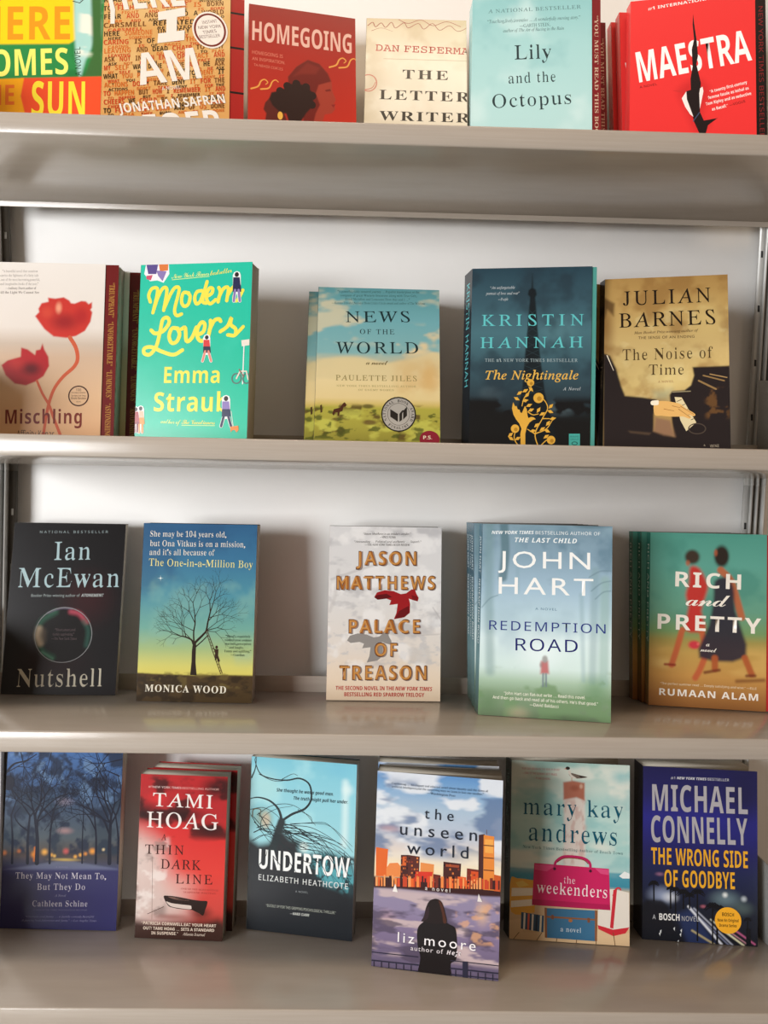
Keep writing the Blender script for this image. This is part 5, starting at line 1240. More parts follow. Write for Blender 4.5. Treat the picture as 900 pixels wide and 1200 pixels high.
ART['modern'] = [
 ('g',[(-0.26,'#1fc0a2'),(196.25,'#1dbc9a')]),
 ('n','#35c8aa',41.37,0.45,0.7,0.4,-0.26,196.25,31,-9,999,1.0),
 ('P','#f2ecf0',[(6.16,-0.39),(33.47,-1.07),(34.38,11.27),(27.9,20.95),(20.27,18.1),(11.69,18.92),(4.44,10.5)]),
 ('P','#5a4a8a',[(6.6,-0.17),(20.61,-0.4),(18.91,10.87),(9.2,10.62)]),
 ('P','#d9783a',[(21.68,-0.58),(32.84,-0.68),(32.72,7.12),(23.09,7.89)]),
 ('P','#8a78b0',[(18.75,6.75),(31.05,8.1),(26.77,19.28),(21.15,12.98)]),
 ('P','#c8506a',[(7.12,12.63),(14.64,11.79),(12.73,17.92),(7.27,16.34)]),
 ('T','New York Times','script','#d9ec8a',37.38,16.67,81.43,14.1,5.27,1.0),
 ('T','bestseller','script','#eadf55',82.91,14.14,107.96,11.13,5.27,1.0),
 ('L','#d9ec8a',[(37.85,17.91),(81.89,15.13)],0.62,0.62,0),
 ('L','#efe24e',[(13.07,42.59),(10.82,34.94),(14.19,27.62),(20.19,26.93),(20.9,33.93),(16.58,54.97)],3.93,3.93,1),
 ('L','#efe24e',[(17.32,51.9),(22.3,36.62),(27.72,27.1),(32.32,29.67),(29.36,52.54)],3.93,3.93,1),
 ('L','#efe24e',[(29.91,50.09),(37.18,33.46),(42.46,26.62),(46.84,29.58),(42.35,51.35),(44.98,58.54),(50.66,57.01)],3.93,3.93,1),
 ('L','#efe24e',[(58.26,33.31),(51.88,33.17),(50.1,42.32),(53.08,48.09),(58.11,46.15),(60.11,37.43),(57.19,33.29)],3.93,3.93,1),
 ('L','#efe24e',[(73.62,31),(67.76,32.5),(65.49,39.58),(67.83,45.73),(72.37,42.77),(76.18,31.67)],3.93,3.93,1),
 ('L','#efe24e',[(79.37,20.97),(75.52,36.74),(75.36,43.85),(79.21,45.34)],3.93,3.93,1),
 ('L','#efe24e',[(78.93,37.83),(85.13,34.51),(86.2,29.25),(82.8,28.36),(79.63,33.78),(79.93,41.91),(84.08,46.05),(90.21,41.51)],3.93,3.93,1),
 ('L','#efe24e',[(93.29,28),(95.15,33.11),(93.04,44.2)],3.93,3.93,1),
 ('L','#efe24e',[(93.69,39.15),(98.19,30.13),(102.91,27.61),(104.67,30.28)],3.93,3.93,1),
 ('L','#efe24e',[(104.85,29.27),(103.04,42.99)],3.93,3.93,1),
 ('L','#efe24e',[(103.67,37.34),(110.01,27.77),(113.42,29.87),(111.3,40.53),(115.33,42.84),(121.18,31.66)],3.93,3.93,1),
 ('L','#efe24e',[(15.23,74.81),(20.53,78.57),(30.06,75.64),(36.33,66.55),(33.97,60.8),(28.51,63.36),(26.03,76.61),(22.18,92.89),(15.04,102.21),(8.1,100.91),(8.3,95.19),(16.86,94.06),(28.85,99.09),(42.86,102.89),(53.29,97.72)],4.34,4.34,1),
 ('L','#efe24e',[(47.03,73.24),(40,73.14),(36.93,81.86),(40.21,89.44),(46.12,88.09),(49.21,79.99),(46.4,73.23)],4.34,4.34,1),
 ('L','#efe24e',[(51.31,73.92),(55.73,72.97),(57.56,87.62),(63.79,84.25),(68.82,72.15)],4.34,4.34,1),
 ('L','#efe24e',[(70.01,81.29),(77.03,77.34),(78.41,69.26),(74.53,66.76),(70.17,74.2),(70.51,83.33),(75.1,87.84),(82.72,83.49)],4.34,4.34,1),
 ('L','#efe24e',[(84.98,64.91),(85.22,71.39),(82.38,85.51)],4.34,4.34,1),
 ('L','#efe24e',[(84.11,75.42),(89.2,65.38),(94.57,63.45),(96.76,65.91)],4.34,4.34,1),
 ('L','#efe24e',[(96.76,77.62),(104.9,71.69),(109.14,62.08),(108.58,69.74),(114.38,74.86),(113.59,81.89),(105.66,81.38)],4.14,4.14,1),
 ('L','#efe24e',[(114.61,81.5),(123.22,72.38)],3.72,3.72,1),
 ('T','Emma','sansx','#efe24e',32.82,134.72,97.79,135,18.23,1.05),
 ('T','Straub','sansx','#efe24e',21.91,166.56,108.72,166.87,22.69,1.05),
 ('T','author of','script','#d9ec8a',30.55,179.92,54.36,180.84,4.86,1.0),
 ('T','The Vacationers','script','#e8e46a',55.42,180.84,94.25,181.1,4.86,1.0),
 ('L','#d9ec8a',[(55.47,182.25),(94.3,182.5)],0.62,0.62,0),
 ('L','#eef0ee',[(81.29,84.44),(81.84,99.4)],8.27,8.27,0),
 ('L','#eef0ee',[(80.54,97.89),(77.27,110.42)],3.37,3.37,0),
 ('L','#eef0ee',[(83.03,97.92),(87.22,110.5)],3.37,3.37,0),
 ('E','#2a1c1c',81.27,83.84,2.19,2.4),
 ('P','#d83a3a',[(77.63,86.49),(84.47,86.58),(85.77,96.46),(77.68,96.37)]),
 ('P','#2a2440',[(77.6,93.97),(85.68,94.07),(86.57,101.24),(77.55,101.15)]),
 ('L','#e08a78',[(79.97,99.38),(77.27,110.42)],2.45,2.45,0),
 ('L','#e08a78',[(83.71,99.42),(87.22,110.5)],2.45,2.45,0),
 ('L','#eef0ee',[(113.71,14.62),(114.3,31.31)],9.22,9.22,0),
 ('L','#eef0ee',[(112.87,29.61),(111.3,43.57)],3.75,3.75,0),
 ('L','#eef0ee',[(115.62,29.67),(118.17,43.71)],3.75,3.75,0),
 ('E','#2a1c1c',113.69,13.95,2.44,2.67),
 ('P','#24284e',[(109.66,16.85),(117.23,17.04),(118.65,28.07),(109.71,27.87)]),
 ('P','#24284e',[(109.62,25.2),(118.56,25.41),(119.52,33.42),(109.56,33.2)]),
 ('L','#8a78b0',[(112.24,31.26),(111.3,43.57)],2.73,2.73,0),
 ('L','#8a78b0',[(116.36,31.35),(118.17,43.71)],2.73,2.73,0),
 ('L','#eef0ee',[(106.15,153.11),(106.76,170.31)],9.61,9.61,0),
 ('L','#eef0ee',[(105.27,168.59),(101.5,183.04)],3.91,3.91,0),
 ('L','#eef0ee',[(108.13,168.59),(112.92,183)],3.91,3.91,0),
 ('E','#2a1c1c',106.12,152.42,2.54,2.79),
 ('P','#8a78b8',[(101.94,155.52),(109.81,155.52),(111.28,166.87),(101.99,166.88)]),
 ('P','#24284e',[(101.89,164.12),(111.18,164.12),(112.19,172.36),(101.83,172.38)]),
 ('L','#24284e',[(104.62,170.31),(101.5,183.04)],2.85,2.85,0),
 ('L','#24284e',[(108.91,170.31),(112.92,183)],2.85,2.85,0),
 ('L','#eef0ee',[(6.37,164.1),(6.98,179.14)],8.27,8.27,0),
 ('L','#eef0ee',[(5.65,177.64),(5.53,190.27)],3.37,3.37,0),
 ('L','#eef0ee',[(8.19,177.63),(9.34,190.25)],3.37,3.37,0),
 ('E','#2a1c1c',6.34,163.49,2.19,2.4),
 ('P','#f0b89a',[(2.63,166.21),(9.63,166.2),(10.99,176.12),(2.72,176.15)]),
 ('P','#e8902e',[(2.62,173.74),(10.89,173.72),(11.82,180.93),(2.6,180.96)]),
 ('L','#e8902e',[(5.07,179.15),(5.53,190.27)],2.45,2.45,0),
 ('L','#e8902e',[(8.89,179.14),(9.34,190.25)],2.45,2.45,0),
 ('L','#eef0ee',[(0.81,164.96),(1.39,179.2)],7.82,7.82,0),
 ('L','#eef0ee',[(0.13,177.78),(0.32,189.74)],3.19,3.19,0),
 ('L','#eef0ee',[(2.54,177.77),(3.33,189.72)],3.19,3.19,0),
 ('E','#2a1c1c',0.78,164.39,2.07,2.27),
 ('P','#a03038',[(-2.73,166.96),(3.9,166.95),(5.19,176.34),(-2.65,176.36)]),
 ('P','#a03038',[(-2.74,174.08),(5.1,174.07),(5.98,180.89),(-2.76,180.92)]),
 ('L','#7a2030',[(-0.42,179.21),(0.32,189.74)],2.32,2.32,0),
 ('L','#7a2030',[(3.2,179.19),(3.33,189.72)],2.32,2.32,0),
 ('P','#e8863a',[(112.01,183.63),(121.27,182.4),(121.85,186.98),(119.47,189.97),(117.3,187),(114.22,187.61),(112.86,190.01)]),
 ('L','#eef0ee',[(112.42,166.07),(115.51,183.02)],0.62,0.62,0),
 ('P','#e8ddd0',[(121.47,87.62),(130.74,86.54),(130.97,93.15),(122.33,94.45)]),
 ('L','#e8ece8',[(124.77,93.08),(124.61,136.12)],1.24,1.24,0),
 ('O','#5a6a6a',117.36,130.09,5.91,6.08,1.24),
 ('O','#5a6a6a',128.74,130.15,4.64,6.08,1.24),
 ('L','#e6d8c8',[(117.36,130.09),(121.23,122.1),(128.46,122.15),(130.84,131.15)],1.65,1.65,0),
 ('L','#8a6a5a',[(120.12,120.09),(125.57,128.13)],1.45,1.45,0),
]
ART['news'] = [
 ('g',[(-2.17,'#5a9499'),(42.02,'#74aeb4'),(82.84,'#86b6b6'),(94.68,'#dcc896'),(113.47,'#ecd7a2'),(139.01,'#ead296'),(145.91,'#d9c06e'),(150.5,'#b5ad48'),(189.06,'#96903c')]),
 ('n','#e6cf9e',27.17,0.52,0.64,0.9,49.29,89.95,41,74.81,144.66,1.6),
 ('n','#e2d0a6',22.64,0.56,0.7,0.7,2.79,70.92,42,-9,999,2.0),
 ('n','#8fb4b0',20.38,0.4,0.6,0.5,87.58,99.39,44,-9,999,3),
 ('p','#e2cf9c',[(-0.29,96.65),(13.65,90.37),(41.9,87.95),(61.58,90.25),(83.45,94.39),(109.66,88.94),(142.59,80.91),(142.4,111.65),(-0.77,115.41)],3.17,0.9),
 ('e','#dfae62',129.32,111.99,15.24,28.21,0.9,0.6),
 ('n','#d9b070',31.7,0.5,0.7,0.5,89.95,136.7,49,92.24,144.66,1.0),
 ('n','#5c4a26',8.6,0.55,0.66,0.9,147.06,189.06,43,-9,999,2.0),
 ('n','#c9c85a',13.58,0.5,0.65,0.7,152.79,189.06,45,-9,999,2.0),
 ('n','#4a5220',6.34,0.6,0.68,0.8,150.5,189.06,46,-9,999,2.0),
 ('e','#4a4220',60.32,148.53,9.8,3.76,0.6,0.8),
 ('e','#5a3c26',62.77,167.87,10.89,4.23,0.6,0.8),
 ('P','#4e2c1e',[(20.26,158.67),(21.81,152.92),(28.62,150.92),(31.92,145.8),(34.03,144.14),(36.25,147.3),(35.02,149.62),(32.87,149.67),(31.71,154.96),(28.74,156.18),(28,160.76),(26.29,160.8),(26.19,156.7),(23.63,156.76),(22.02,160.9)]),
 ('P','#4e3a22',[(6.29,148.73),(8.39,147.53),(9.09,156.66),(6.99,157.85)]),
 ('T','“A powerful,richly textured journey … Populist masterpiece so the','serif','#2c4a4c',22.43,6.78,118.84,4.82,3.06,1.0),
 ('T','company of great Western literature along with True Grit,','serif','#2c4a4c',25.88,11.6,115.71,9.86,3.06,1.0),
 ('T','Blood Meridian and Lonesome Dove that and I …”','serif','#2c4a4c',31.55,16.35,107.67,15.04,3.06,1.0),
 ('T','—Kansas Traveler,National Book Critics Circle award and author of The Windows','serif','#2c4a4c',16.16,21.72,125.54,19.43,3.06,1.0),
 ('T','NEWS','serif','#1f3234',32.85,44.62,107.76,42.44,14.1,1.2),
 ('T','OF THE','serif','#1f3234',49.66,59.1,89.72,58.44,6.11,1.3),
 ('T','WORLD','serif','#1f3234',22.19,84.22,117.54,82.08,14.57,1.25),
 ('T','a novel','script','#6a5a34',57.33,97.45,82.61,97.24,5.17,1.0),
 ('T','PAULETTE JILES','serif','#94824c',23.05,117.58,115.82,116.55,6.58,1.2),
 ('T','NEW YORK TIMES BESTSELLING AUTHOR','serif','#a8975f',24.33,125.45,115.18,124.27,2.35,1.2),
 ('T','OF ENEMY WOMEN','serif','#a8975f',49.23,129.91,89.84,129.33,2.35,1.2),
 ('E','#24221f',95.22,157.29,19.82,21.16),
 ('E','#b2aca2',95.22,157.29,18.29,19.51),
 ('O','#3a3630',95.22,157.29,12.63,13.4,0.45),
 ('A','NATIONAL BOOK AWARD','serifb','#2a2622',95.22,157.29,14.49,-205,25,3.4,0),
 ('A','FINALIST','serifb','#2a2622',95.22,157.29,17.89,128,52,3.17,1),
 ('P','#2a2622',[(85.72,151.34),(94.36,156.85),(94.43,166.43),(85.8,160.49)]),
 ('P','#2a2622',[(96.08,156.81),(99.06,152.62),(101.21,152.1),(99.09,156.74),(99.13,164.04),(96.14,166.38)]),
 ('P','#2a2622',[(100.36,153.27),(104.64,147.89),(104.68,158.88),(100.41,163.55)]),
 ('E','#8c2434',130.2,186.62,11.32,10.34),
 ('T','P.S.','sansx','#ead9c0',123.15,186.56,132.98,186.33,4.23,1.0),
]
ART['night'] = [
 ('g',[(-1.79,'#26414e'),(41.86,'#3a5a66'),(74.48,'#48707a'),(117.8,'#38545e'),(150.17,'#2a3a42'),(171.69,'#171b1d'),(214.59,'#141516')]),
 ('e','#5a848c',98.98,72.63,29.55,25.97,1.0,0.6),
 ('e','#6a7f86',102.54,160.84,23.22,12.98,1.0,0.4),
 ('e','#6f8288',24.16,143.73,19,12.98,1.0,0.25),
 ('n','#22303a',34.2,0.45,0.7,0.6,-1.79,150.17,51,-9,999,1.0),
 ('n','#131517',14.96,0.42,0.55,1.0,150.17,193.16,52,-9,999,1.5),
 ('p','#141516',[(-1.23,158.97),(17.97,154.58),(41.67,167.5),(60.79,171.73),(106.92,173.65),(138.05,177.76),(138.58,213.84),(0.01,215.35)],5.34,0.95),
 ('p','#12191d',[(67.9,6.98),(69.05,23.37),(72.05,25.61),(73.21,31.07),(71.58,34.31),(72.89,48.47),(74.51,68.04),(77.79,98.39),(83.81,141.55),(91.24,171.59),(101.28,209.98),(42.52,210.59),(51.92,171.77),(58.75,141.55),(61.53,98.29),(63.72,67.93),(64.84,48.36),(65.64,34.22),(63.25,30.91),(64.01,26.12),(67.14,23.34)],1.07,0.93),
 ('L','#26363c',[(64.42,48.36),(73.03,56.3)],0.64,0.64,0),
 ('L','#26363c',[(72.89,48.47),(64.56,56.2)],0.64,0.64,0),
 ('L','#26363c',[(63.83,57.49),(73.95,65.43)],0.64,0.64,0),
 ('L','#26363c',[(73.81,57.61),(63.98,65.32)],0.64,0.64,0),
 ('L','#26363c',[(63.24,66.62),(74.87,74.55)],0.64,0.64,0),
 ('L','#26363c',[(74.73,66.74),(63.39,74.44)],0.64,0.64,0),
 ('L','#26363c',[(62.66,75.74),(75.78,83.66)],0.64,0.64,0),
 ('L','#26363c',[(75.64,75.86),(62.8,83.55)],0.64,0.64,0),
 ('L','#26363c',[(62.07,84.85),(76.7,92.76)],0.64,0.64,0),
 ('L','#26363c',[(76.56,84.97),(62.22,92.66)],0.64,0.64,0),
 ('L','#26363c',[(61.48,93.96),(77.61,101.85)],0.64,0.64,0),
 ('L','#26363c',[(77.47,94.07),(61.63,101.76)],0.64,0.64,0),
 ('L','#26363c',[(60.9,103.06),(78.52,110.93)],0.64,0.64,0),
 ('L','#26363c',[(78.39,103.15),(61.04,110.85)],0.64,0.64,0),
 ('L','#26363c',[(60.31,112.15),(79.44,120)],0.64,0.64,0),
 ('L','#26363c',[(79.3,112.23),(60.46,119.94)],0.64,0.64,0),
 ('L','#26363c',[(59.73,121.24),(80.35,129.06)],0.64,0.64,0),
 ('L','#26363c',[(80.21,121.3),(59.87,129.02)],0.64,0.64,0),
 ('L','#26363c',[(59.14,130.32),(81.26,138.1)],0.64,0.64,0),
 ('L','#26363c',[(81.12,130.35),(59.29,138.1)],0.64,0.64,0),
 ('L','#26363c',[(58.56,139.39),(82.16,147.14)],0.64,0.64,0),
 ('L','#26363c',[(82.03,139.4),(58.7,147.16)],0.64,0.64,0),
 ('T','“An unforgettable','ital','#c5ced0',20.84,24.07,48.66,24.11,3.25,1.0),
 ('T','portrait of love and war”','ital','#c5ced0',15.81,30.58,53.9,30.76,3.25,1.0),
 ('T','—People','ital','#c5ced0',30.12,37.6,41.24,37.33,3.25,1.0),
 ('T','KRISTIN','serif','#62c4c6',11.84,66.49,125.61,67.08,12.98,1.45),
 ('T','HANNAH','serif','#62c4c6',10.66,92.08,125.38,92.25,12.55,1.4),
 ('T','THE #1 NEW YORK TIMES BESTSELLER','serif','#a9babc',16.57,107.82,119.6,108.54,3.68,1.2),
 ('T','The Nightingale','italb','#e6b552',17.42,128.08,120.74,128.27,10.82,1.08),
 ('T','A Novel','ital','#c5ced0',103.88,140.69,123.43,140.69,3.68,1.2),
 ('P','#e0ab42',[(49.04,154.09),(51.25,158.83),(52.93,158.4),(54.28,162.27),(56.4,162.7),(57.3,165.71),(59.01,166.57),(62.23,158.37),(64.41,162.24),(65.16,168.48),(66.28,172.13),(69.62,170.83),(72.16,171.25),(74.72,173.38),(71.37,174.26),(67.64,177.29),(64.79,182.46),(63.24,189.99),(63.54,206.08),(58.49,206.13),(57.76,190.03),(58.92,184.22),(56.27,178.21),(52.81,173.92),(49.74,168.55),(47.9,161)]),
 ('L','#e0ab42',[(67.38,128.6),(68.21,139.39),(61.42,149.1),(58.86,158.81)],1.28,0.85,1),
 ('L','#e0ab42',[(78.24,205.94),(74.17,189.91),(81.84,172.7),(87.5,160.88),(83.14,151.23),(77.2,148.01)],1.28,0.85,1),
 ('L','#e0ab42',[(65.94,165.25),(71.26,168.46),(77.55,167.36)],1.28,0.85,1),
 ('L','#e0ab42',[(81.84,172.7),(90.21,172.67)],1.28,0.85,1),
 ('L','#e0ab42',[(74.17,189.91),(86.23,184.47),(93.37,173.72)],1.28,0.85,1),
 ('L','#e0ab42',[(57.22,206.14),(51.11,195.46),(52.61,185.76)],1.28,0.85,1),
 ('L','#e0ab42',[(78.24,205.94),(86.46,197.31),(91.66,196.2)],1.28,0.85,1),
 ('L','#e0ab42',[(73.75,189.91),(65.25,184.61)],1.28,0.85,1),
 ('E','#e0ab42',77.23,149.3,5.7,5.84),
 ('E','#b5832a',78.08,150.16,2.56,2.63),
 ('E','#e0ab42',68.07,132.06,4.01,4.11),
 ('E','#b5832a',68.93,132.92,1.8,1.85),
 ('E','#e0ab42',51.74,184.26,4.64,4.76),
 ('E','#b5832a',52.6,185.12,2.09,2.14),
 ('E','#e0ab42',91.88,196.84,4.64,4.76),
 ('E','#b5832a',92.73,197.68,2.09,2.14),
 ('P','#e0ab42',[(52.94,145.91),(54.93,142.11),(59.14,141.52),(57.14,145.32)]),
 ('P','#e0ab42',[(49.61,148.33),(53.87,148.49),(56.36,152.05),(52.11,151.9)]),
 ('P','#e0ab42',[(62.22,148.91),(63.02,144.66),(66.83,142.82),(66.04,147.07)]),
 ('P','#e0ab42',[(58.83,153.11),(62.13,150.43),(66.25,151.56),(62.95,154.24)]),
 ('P','#e0ab42',[(88.44,161.5),(89.65,157.38),(93.6,155.95),(92.39,160.07)]),
 ('P','#e0ab42',[(87,163.24),(91.2,162.95),(93.99,166.22),(89.79,166.51)]),
 ('P','#e0ab42',[(78.46,169.21),(80.81,165.65),(85.02,165.48),(82.68,169.03)]),
 ('P','#e0ab42',[(75.49,166.32),(75.86,162.02),(79.46,159.8),(79.08,164.1)]),
 ('P','#e0ab42',[(65.6,164.61),(68.29,161.31),(72.52,161.57),(69.83,164.87)]),
 ('P','#e0ab42',[(89.68,173.43),(92.94,170.76),(97.02,171.87),(93.76,174.54)]),
 ('P','#e0ab42',[(85.93,181.07),(86.72,176.84),(90.5,175),(89.71,179.22)]),
 ('P','#e0ab42',[(83.82,185.13),(88.02,184.82),(90.81,188.08),(86.62,188.38)]),
 ('P','#e0ab42',[(78.97,186.7),(80.95,182.91),(85.12,182.3),(83.14,186.08)]),
 ('P','#e0ab42',[(67.9,187.5),(71.19,184.82),(75.29,185.92),(72.01,188.6)]),
 ('P','#e0ab42',[(43.93,193.71),(45.54,189.71),(49.66,188.67),(48.05,192.66)]),
 ('P','#e0ab42',[(44.33,193.32),(48.56,193.88),(50.7,197.65),(46.47,197.09)]),
 ('P','#e0ab42',[(51.61,197.31),(53.96,193.74),(58.21,193.55),(55.85,197.12)]),
 ('P','#e0ab42',[(63.39,159.23),(66.08,155.93),(70.32,156.2),(67.63,159.5)]),
 ('P','#e0ab42',[(83.31,195.23),(85.29,191.45),(89.45,190.83),(87.47,194.61)]),
 ('P','#e0ab42',[(65.93,136.61),(69.96,138.04),(71.32,142.18),(67.29,140.75)]),
 ('P','#e0ab42',[(59.03,142.98),(61.39,139.41),(65.63,139.26),(63.27,142.82)]),
 ('P','#e0ab42',[(72.83,182.75),(74.44,178.78),(78.52,177.74),(76.92,181.72)]),
 ('P','#46a79d',[(111.34,189.64),(123.36,189.55),(123.6,205.5),(111.59,205.62)]),
 ('T','READING','sansb','#1d4a48',112.65,193.68,122.18,193.6,1.95,1.0),
 ('T','GROUP','sansb','#1d4a48',112.69,196.66,122.23,196.58,1.73,1.0),
 ('O','#1d4a48',117.73,200.45,3.38,2.16,0.85),
]
ART['noise'] = [
 ('g',[(-5.64,'#a8834a'),(37.32,'#bc9a5c'),(86.9,'#cbb074'),(128.24,'#c9b072'),(159.37,'#a88a55')]),
 ('n','#8a6232',27.72,0.45,0.7,0.6,-5.64,161.75,61,-9,999,1.0),
 ('e','#dcc98a',63.72,120.92,41.56,24.32,1.0,0.7),
 ('e','#7a5228',0.88,60.18,15.31,55.94,1.0,0.8),
 ('e','#d9c07e',109.9,51.21,28.43,38.92,1.0,0.5),
 ('n','#d9c890',13.86,0.55,0.75,0.4,37.32,147.45,62,19.41,132.72,1.0),
 ('p','#4a3018',[(-1.86,21.97),(10.84,30.12),(9.84,45.32),(2.91,37.46),(0.28,47.52)],2.31,0.8),
 ('p','#8a9a84',[(52.78,135.27),(72.41,133.11),(68.03,145.05),(54.97,144.92)],5.77,0.5),
 ('p','#241e1f',[(-1.04,89.69),(6.24,92.84),(13.15,107.83),(18.7,128.76),(23.02,140.24),(41.81,142.38),(56.28,144.94),(53.23,161.66),(53.25,180.67),(67.94,184.45),(93.51,195.89),(132.34,195.79),(133.02,217.58),(0.52,218.64)],1.39,1.0),
 ('p','#241e1f',[(69.78,139.8),(72.4,135.51),(85.38,134.48),(91.89,129.06),(95.2,117.82),(93.77,108.15),(132.72,107.23),(135.08,217.56),(93.33,217.9),(74.37,187.74),(72.28,171.25)],1.15,1.0),
 ('p','#8d6c52',[(53.25,181.14),(54.98,165.25),(70.56,168.88),(75.44,187.27),(63.63,185.4)],2.31,1.0),
 ('p','#5a4838',[(26.61,180.64),(50.65,183.03),(48.48,185.39),(28.82,183.02)],1.39,0.7),
 ('P','#d8caa0',[(74.98,142.25),(82.32,142.81),(97.11,171.34),(86.81,181.18),(80.89,168.92)]),
 ('L','#4a3a22',[(77.12,147.53),(82.3,145.2)],0.69,0.69,0),
 ('L','#4a3a22',[(80.76,152.8),(85.93,150.47)],0.69,0.69,0),
 ('L','#4a3a22',[(84.38,158.06),(89.54,155.72)],0.69,0.69,0),
 ('L','#4a3a22',[(87.99,163.29),(93.14,160.95)],0.69,0.69,0),
 ('L','#4a3a22',[(91.59,168.5),(96.73,166.16)],0.69,0.69,0),
 ('C','#dcae68',[(53.66,148.27),(59.33,146.88),(66.29,146.95),(74.52,148.46),(80.98,150.43),(86.33,155.22),(93.79,160.01),(96.33,162.86),(93.76,164.26),(88.43,161.87),(91.61,165.19),(89.89,167.07),(84.13,164.68),(78.76,164.66),(70.14,164.61),(61.49,163.61),(54.1,162.14)]),
 ('L','#9a6a3a',[(80.97,152.81),(94.84,162.38)],0.69,0.46,0),
 ('L','#9a6a3a',[(78.8,155.88),(91.18,165.66)],0.69,0.46,0),
 ('L','#9a6a3a',[(72.34,152.26),(80.96,154.71)],0.69,0.46,0),
 ('L','#9a6a3a',[(63.67,155.77),(74.48,158.23)],0.69,0.46,0),
 ('C','#ece2cc',[(50.6,146.8),(57.59,145.91),(58.46,148.31),(57.59,151.18),(51.04,151.12)]),
 ('L','#e8dcc4',[(3.07,92.27),(10.48,110.73)],1.15,0.46,0),
 ('L','#8f8568',[(72.4,136.71),(91.84,135.76)],1.15,1.15,0),
 ('L','#8c7048',[(100.09,123.9),(117.49,133.7)],2.08,2.08,0),
 ('L','#8c7048',[(104.87,117.99),(126.1,124.31)],1.62,1.62,0),
 ('L','#a8885a',[(111.31,116.42),(129.33,120.78)],1.15,1.15,0),
 ('n','#6a4a2a',9.24,0.5,0.65,0.8,133.06,166.5,66,107.13,130.6,1.0),
 ('O','#4a4038',97.89,178.38,9.19,6.32,1.15),
 ('T','JULIAN','serif','#241a12',19.98,33.01,113.38,32.03,17.51,1.25),
 ('T','BARNES','serif','#241a12',15.88,59.63,118.03,58.36,17.51,1.2),
 ('T','Man Booker Prize-winning author of','ital','#4a3820',32.18,67.88,100.19,66.65,3.41,1.0),
 ('T','THE SENSE OF AN ENDING','sans','#4a3820',36.68,73.98,96.21,73.9,3.16,1.1),
 ('T','The Noise of','serif','#4b3a22',19.81,98.84,114.96,97.72,13.38,1.1),
 ('T','Time','serif','#4b3a22',47.92,116.29,84.85,116.44,12.16,1.05),
 ('T','A NOVEL','serif','#8a4a30',57.59,125.67,74.17,125.43,2.43,1.2),
 ('T','A','sans','#b8ac98',104.48,197.95,106.16,197.72,1.95,1.0),
 ('T','VINTAGE','sansb','#b8ac98',110.77,199.32,119.79,198.83,2.92,1.0),
]
ART['sun'] = [
 ('g',[(23.96,'#2f8a4a')]),
 ('n','#1f6a38',19.47,0.5,0.7,0.6,75.15,120.73,3,-9,999,1.0),
 ('p','#f6d31f',[(-13.89,0.35),(98.6,-5.29),(104.85,28.96),(108.91,69.9),(101.03,75.37),(-8.56,81.43)],1.62,1.0),
 ('p','#a9d8d2',[(104.92,-5.6),(130.88,-6.9),(132.67,41.39),(128.55,72.4),(120.27,94.9),(114.98,113.76),(108.01,76.76)],2.6,1.0),
 ('n','#f4f2e4',12.98,0.45,0.6,0.8,3.33,88.7,5,111.32,134.79,3),
 ('p','#3f6b3a',[(120.74,-6.39),(133.42,-7.03),(139.37,112.69),(119.67,113.56),(127.67,86.07)],2.6,1.0),
 ('p','#e8522e',[(50.35,118.63),(140,112.66),(142.5,163.02),(53.22,166.72)],0.97,1.0),
 ('p','#f0a51e',[(-8.85,123.91),(54.08,118.46),(51.63,140.07),(59.39,166.47),(-5.86,169.17)],0.97,1.0),
 ('T','HERE','sansx','#f09a22',1.01,75.56,102.01,70.22,39.83,1.02),
 ('T','COMES','sansx','#f6ee74',-0.48,119.52,102.35,111.62,31.73,1.02),
 ('T','THE','sansx','#e2702a',1.7,152.89,45.43,150.37,23.63,1.0),
 ('T','SUN','sansx','#f8df3e',64.8,163.58,123.07,161.15,42.19,1.05),
 ('T','A NOVEL','sansb','#23432c',116.82,113.01,113.76,78.54,6.75,1.0),
 ('L','#2a2a2a',[(102.37,23.92),(110.38,25.94),(116.37,19.44)],0.97,0.97,0),
 ('L','#2a2a2a',[(104.3,18.65),(111.78,22.42)],0.65,0.65,0),
]
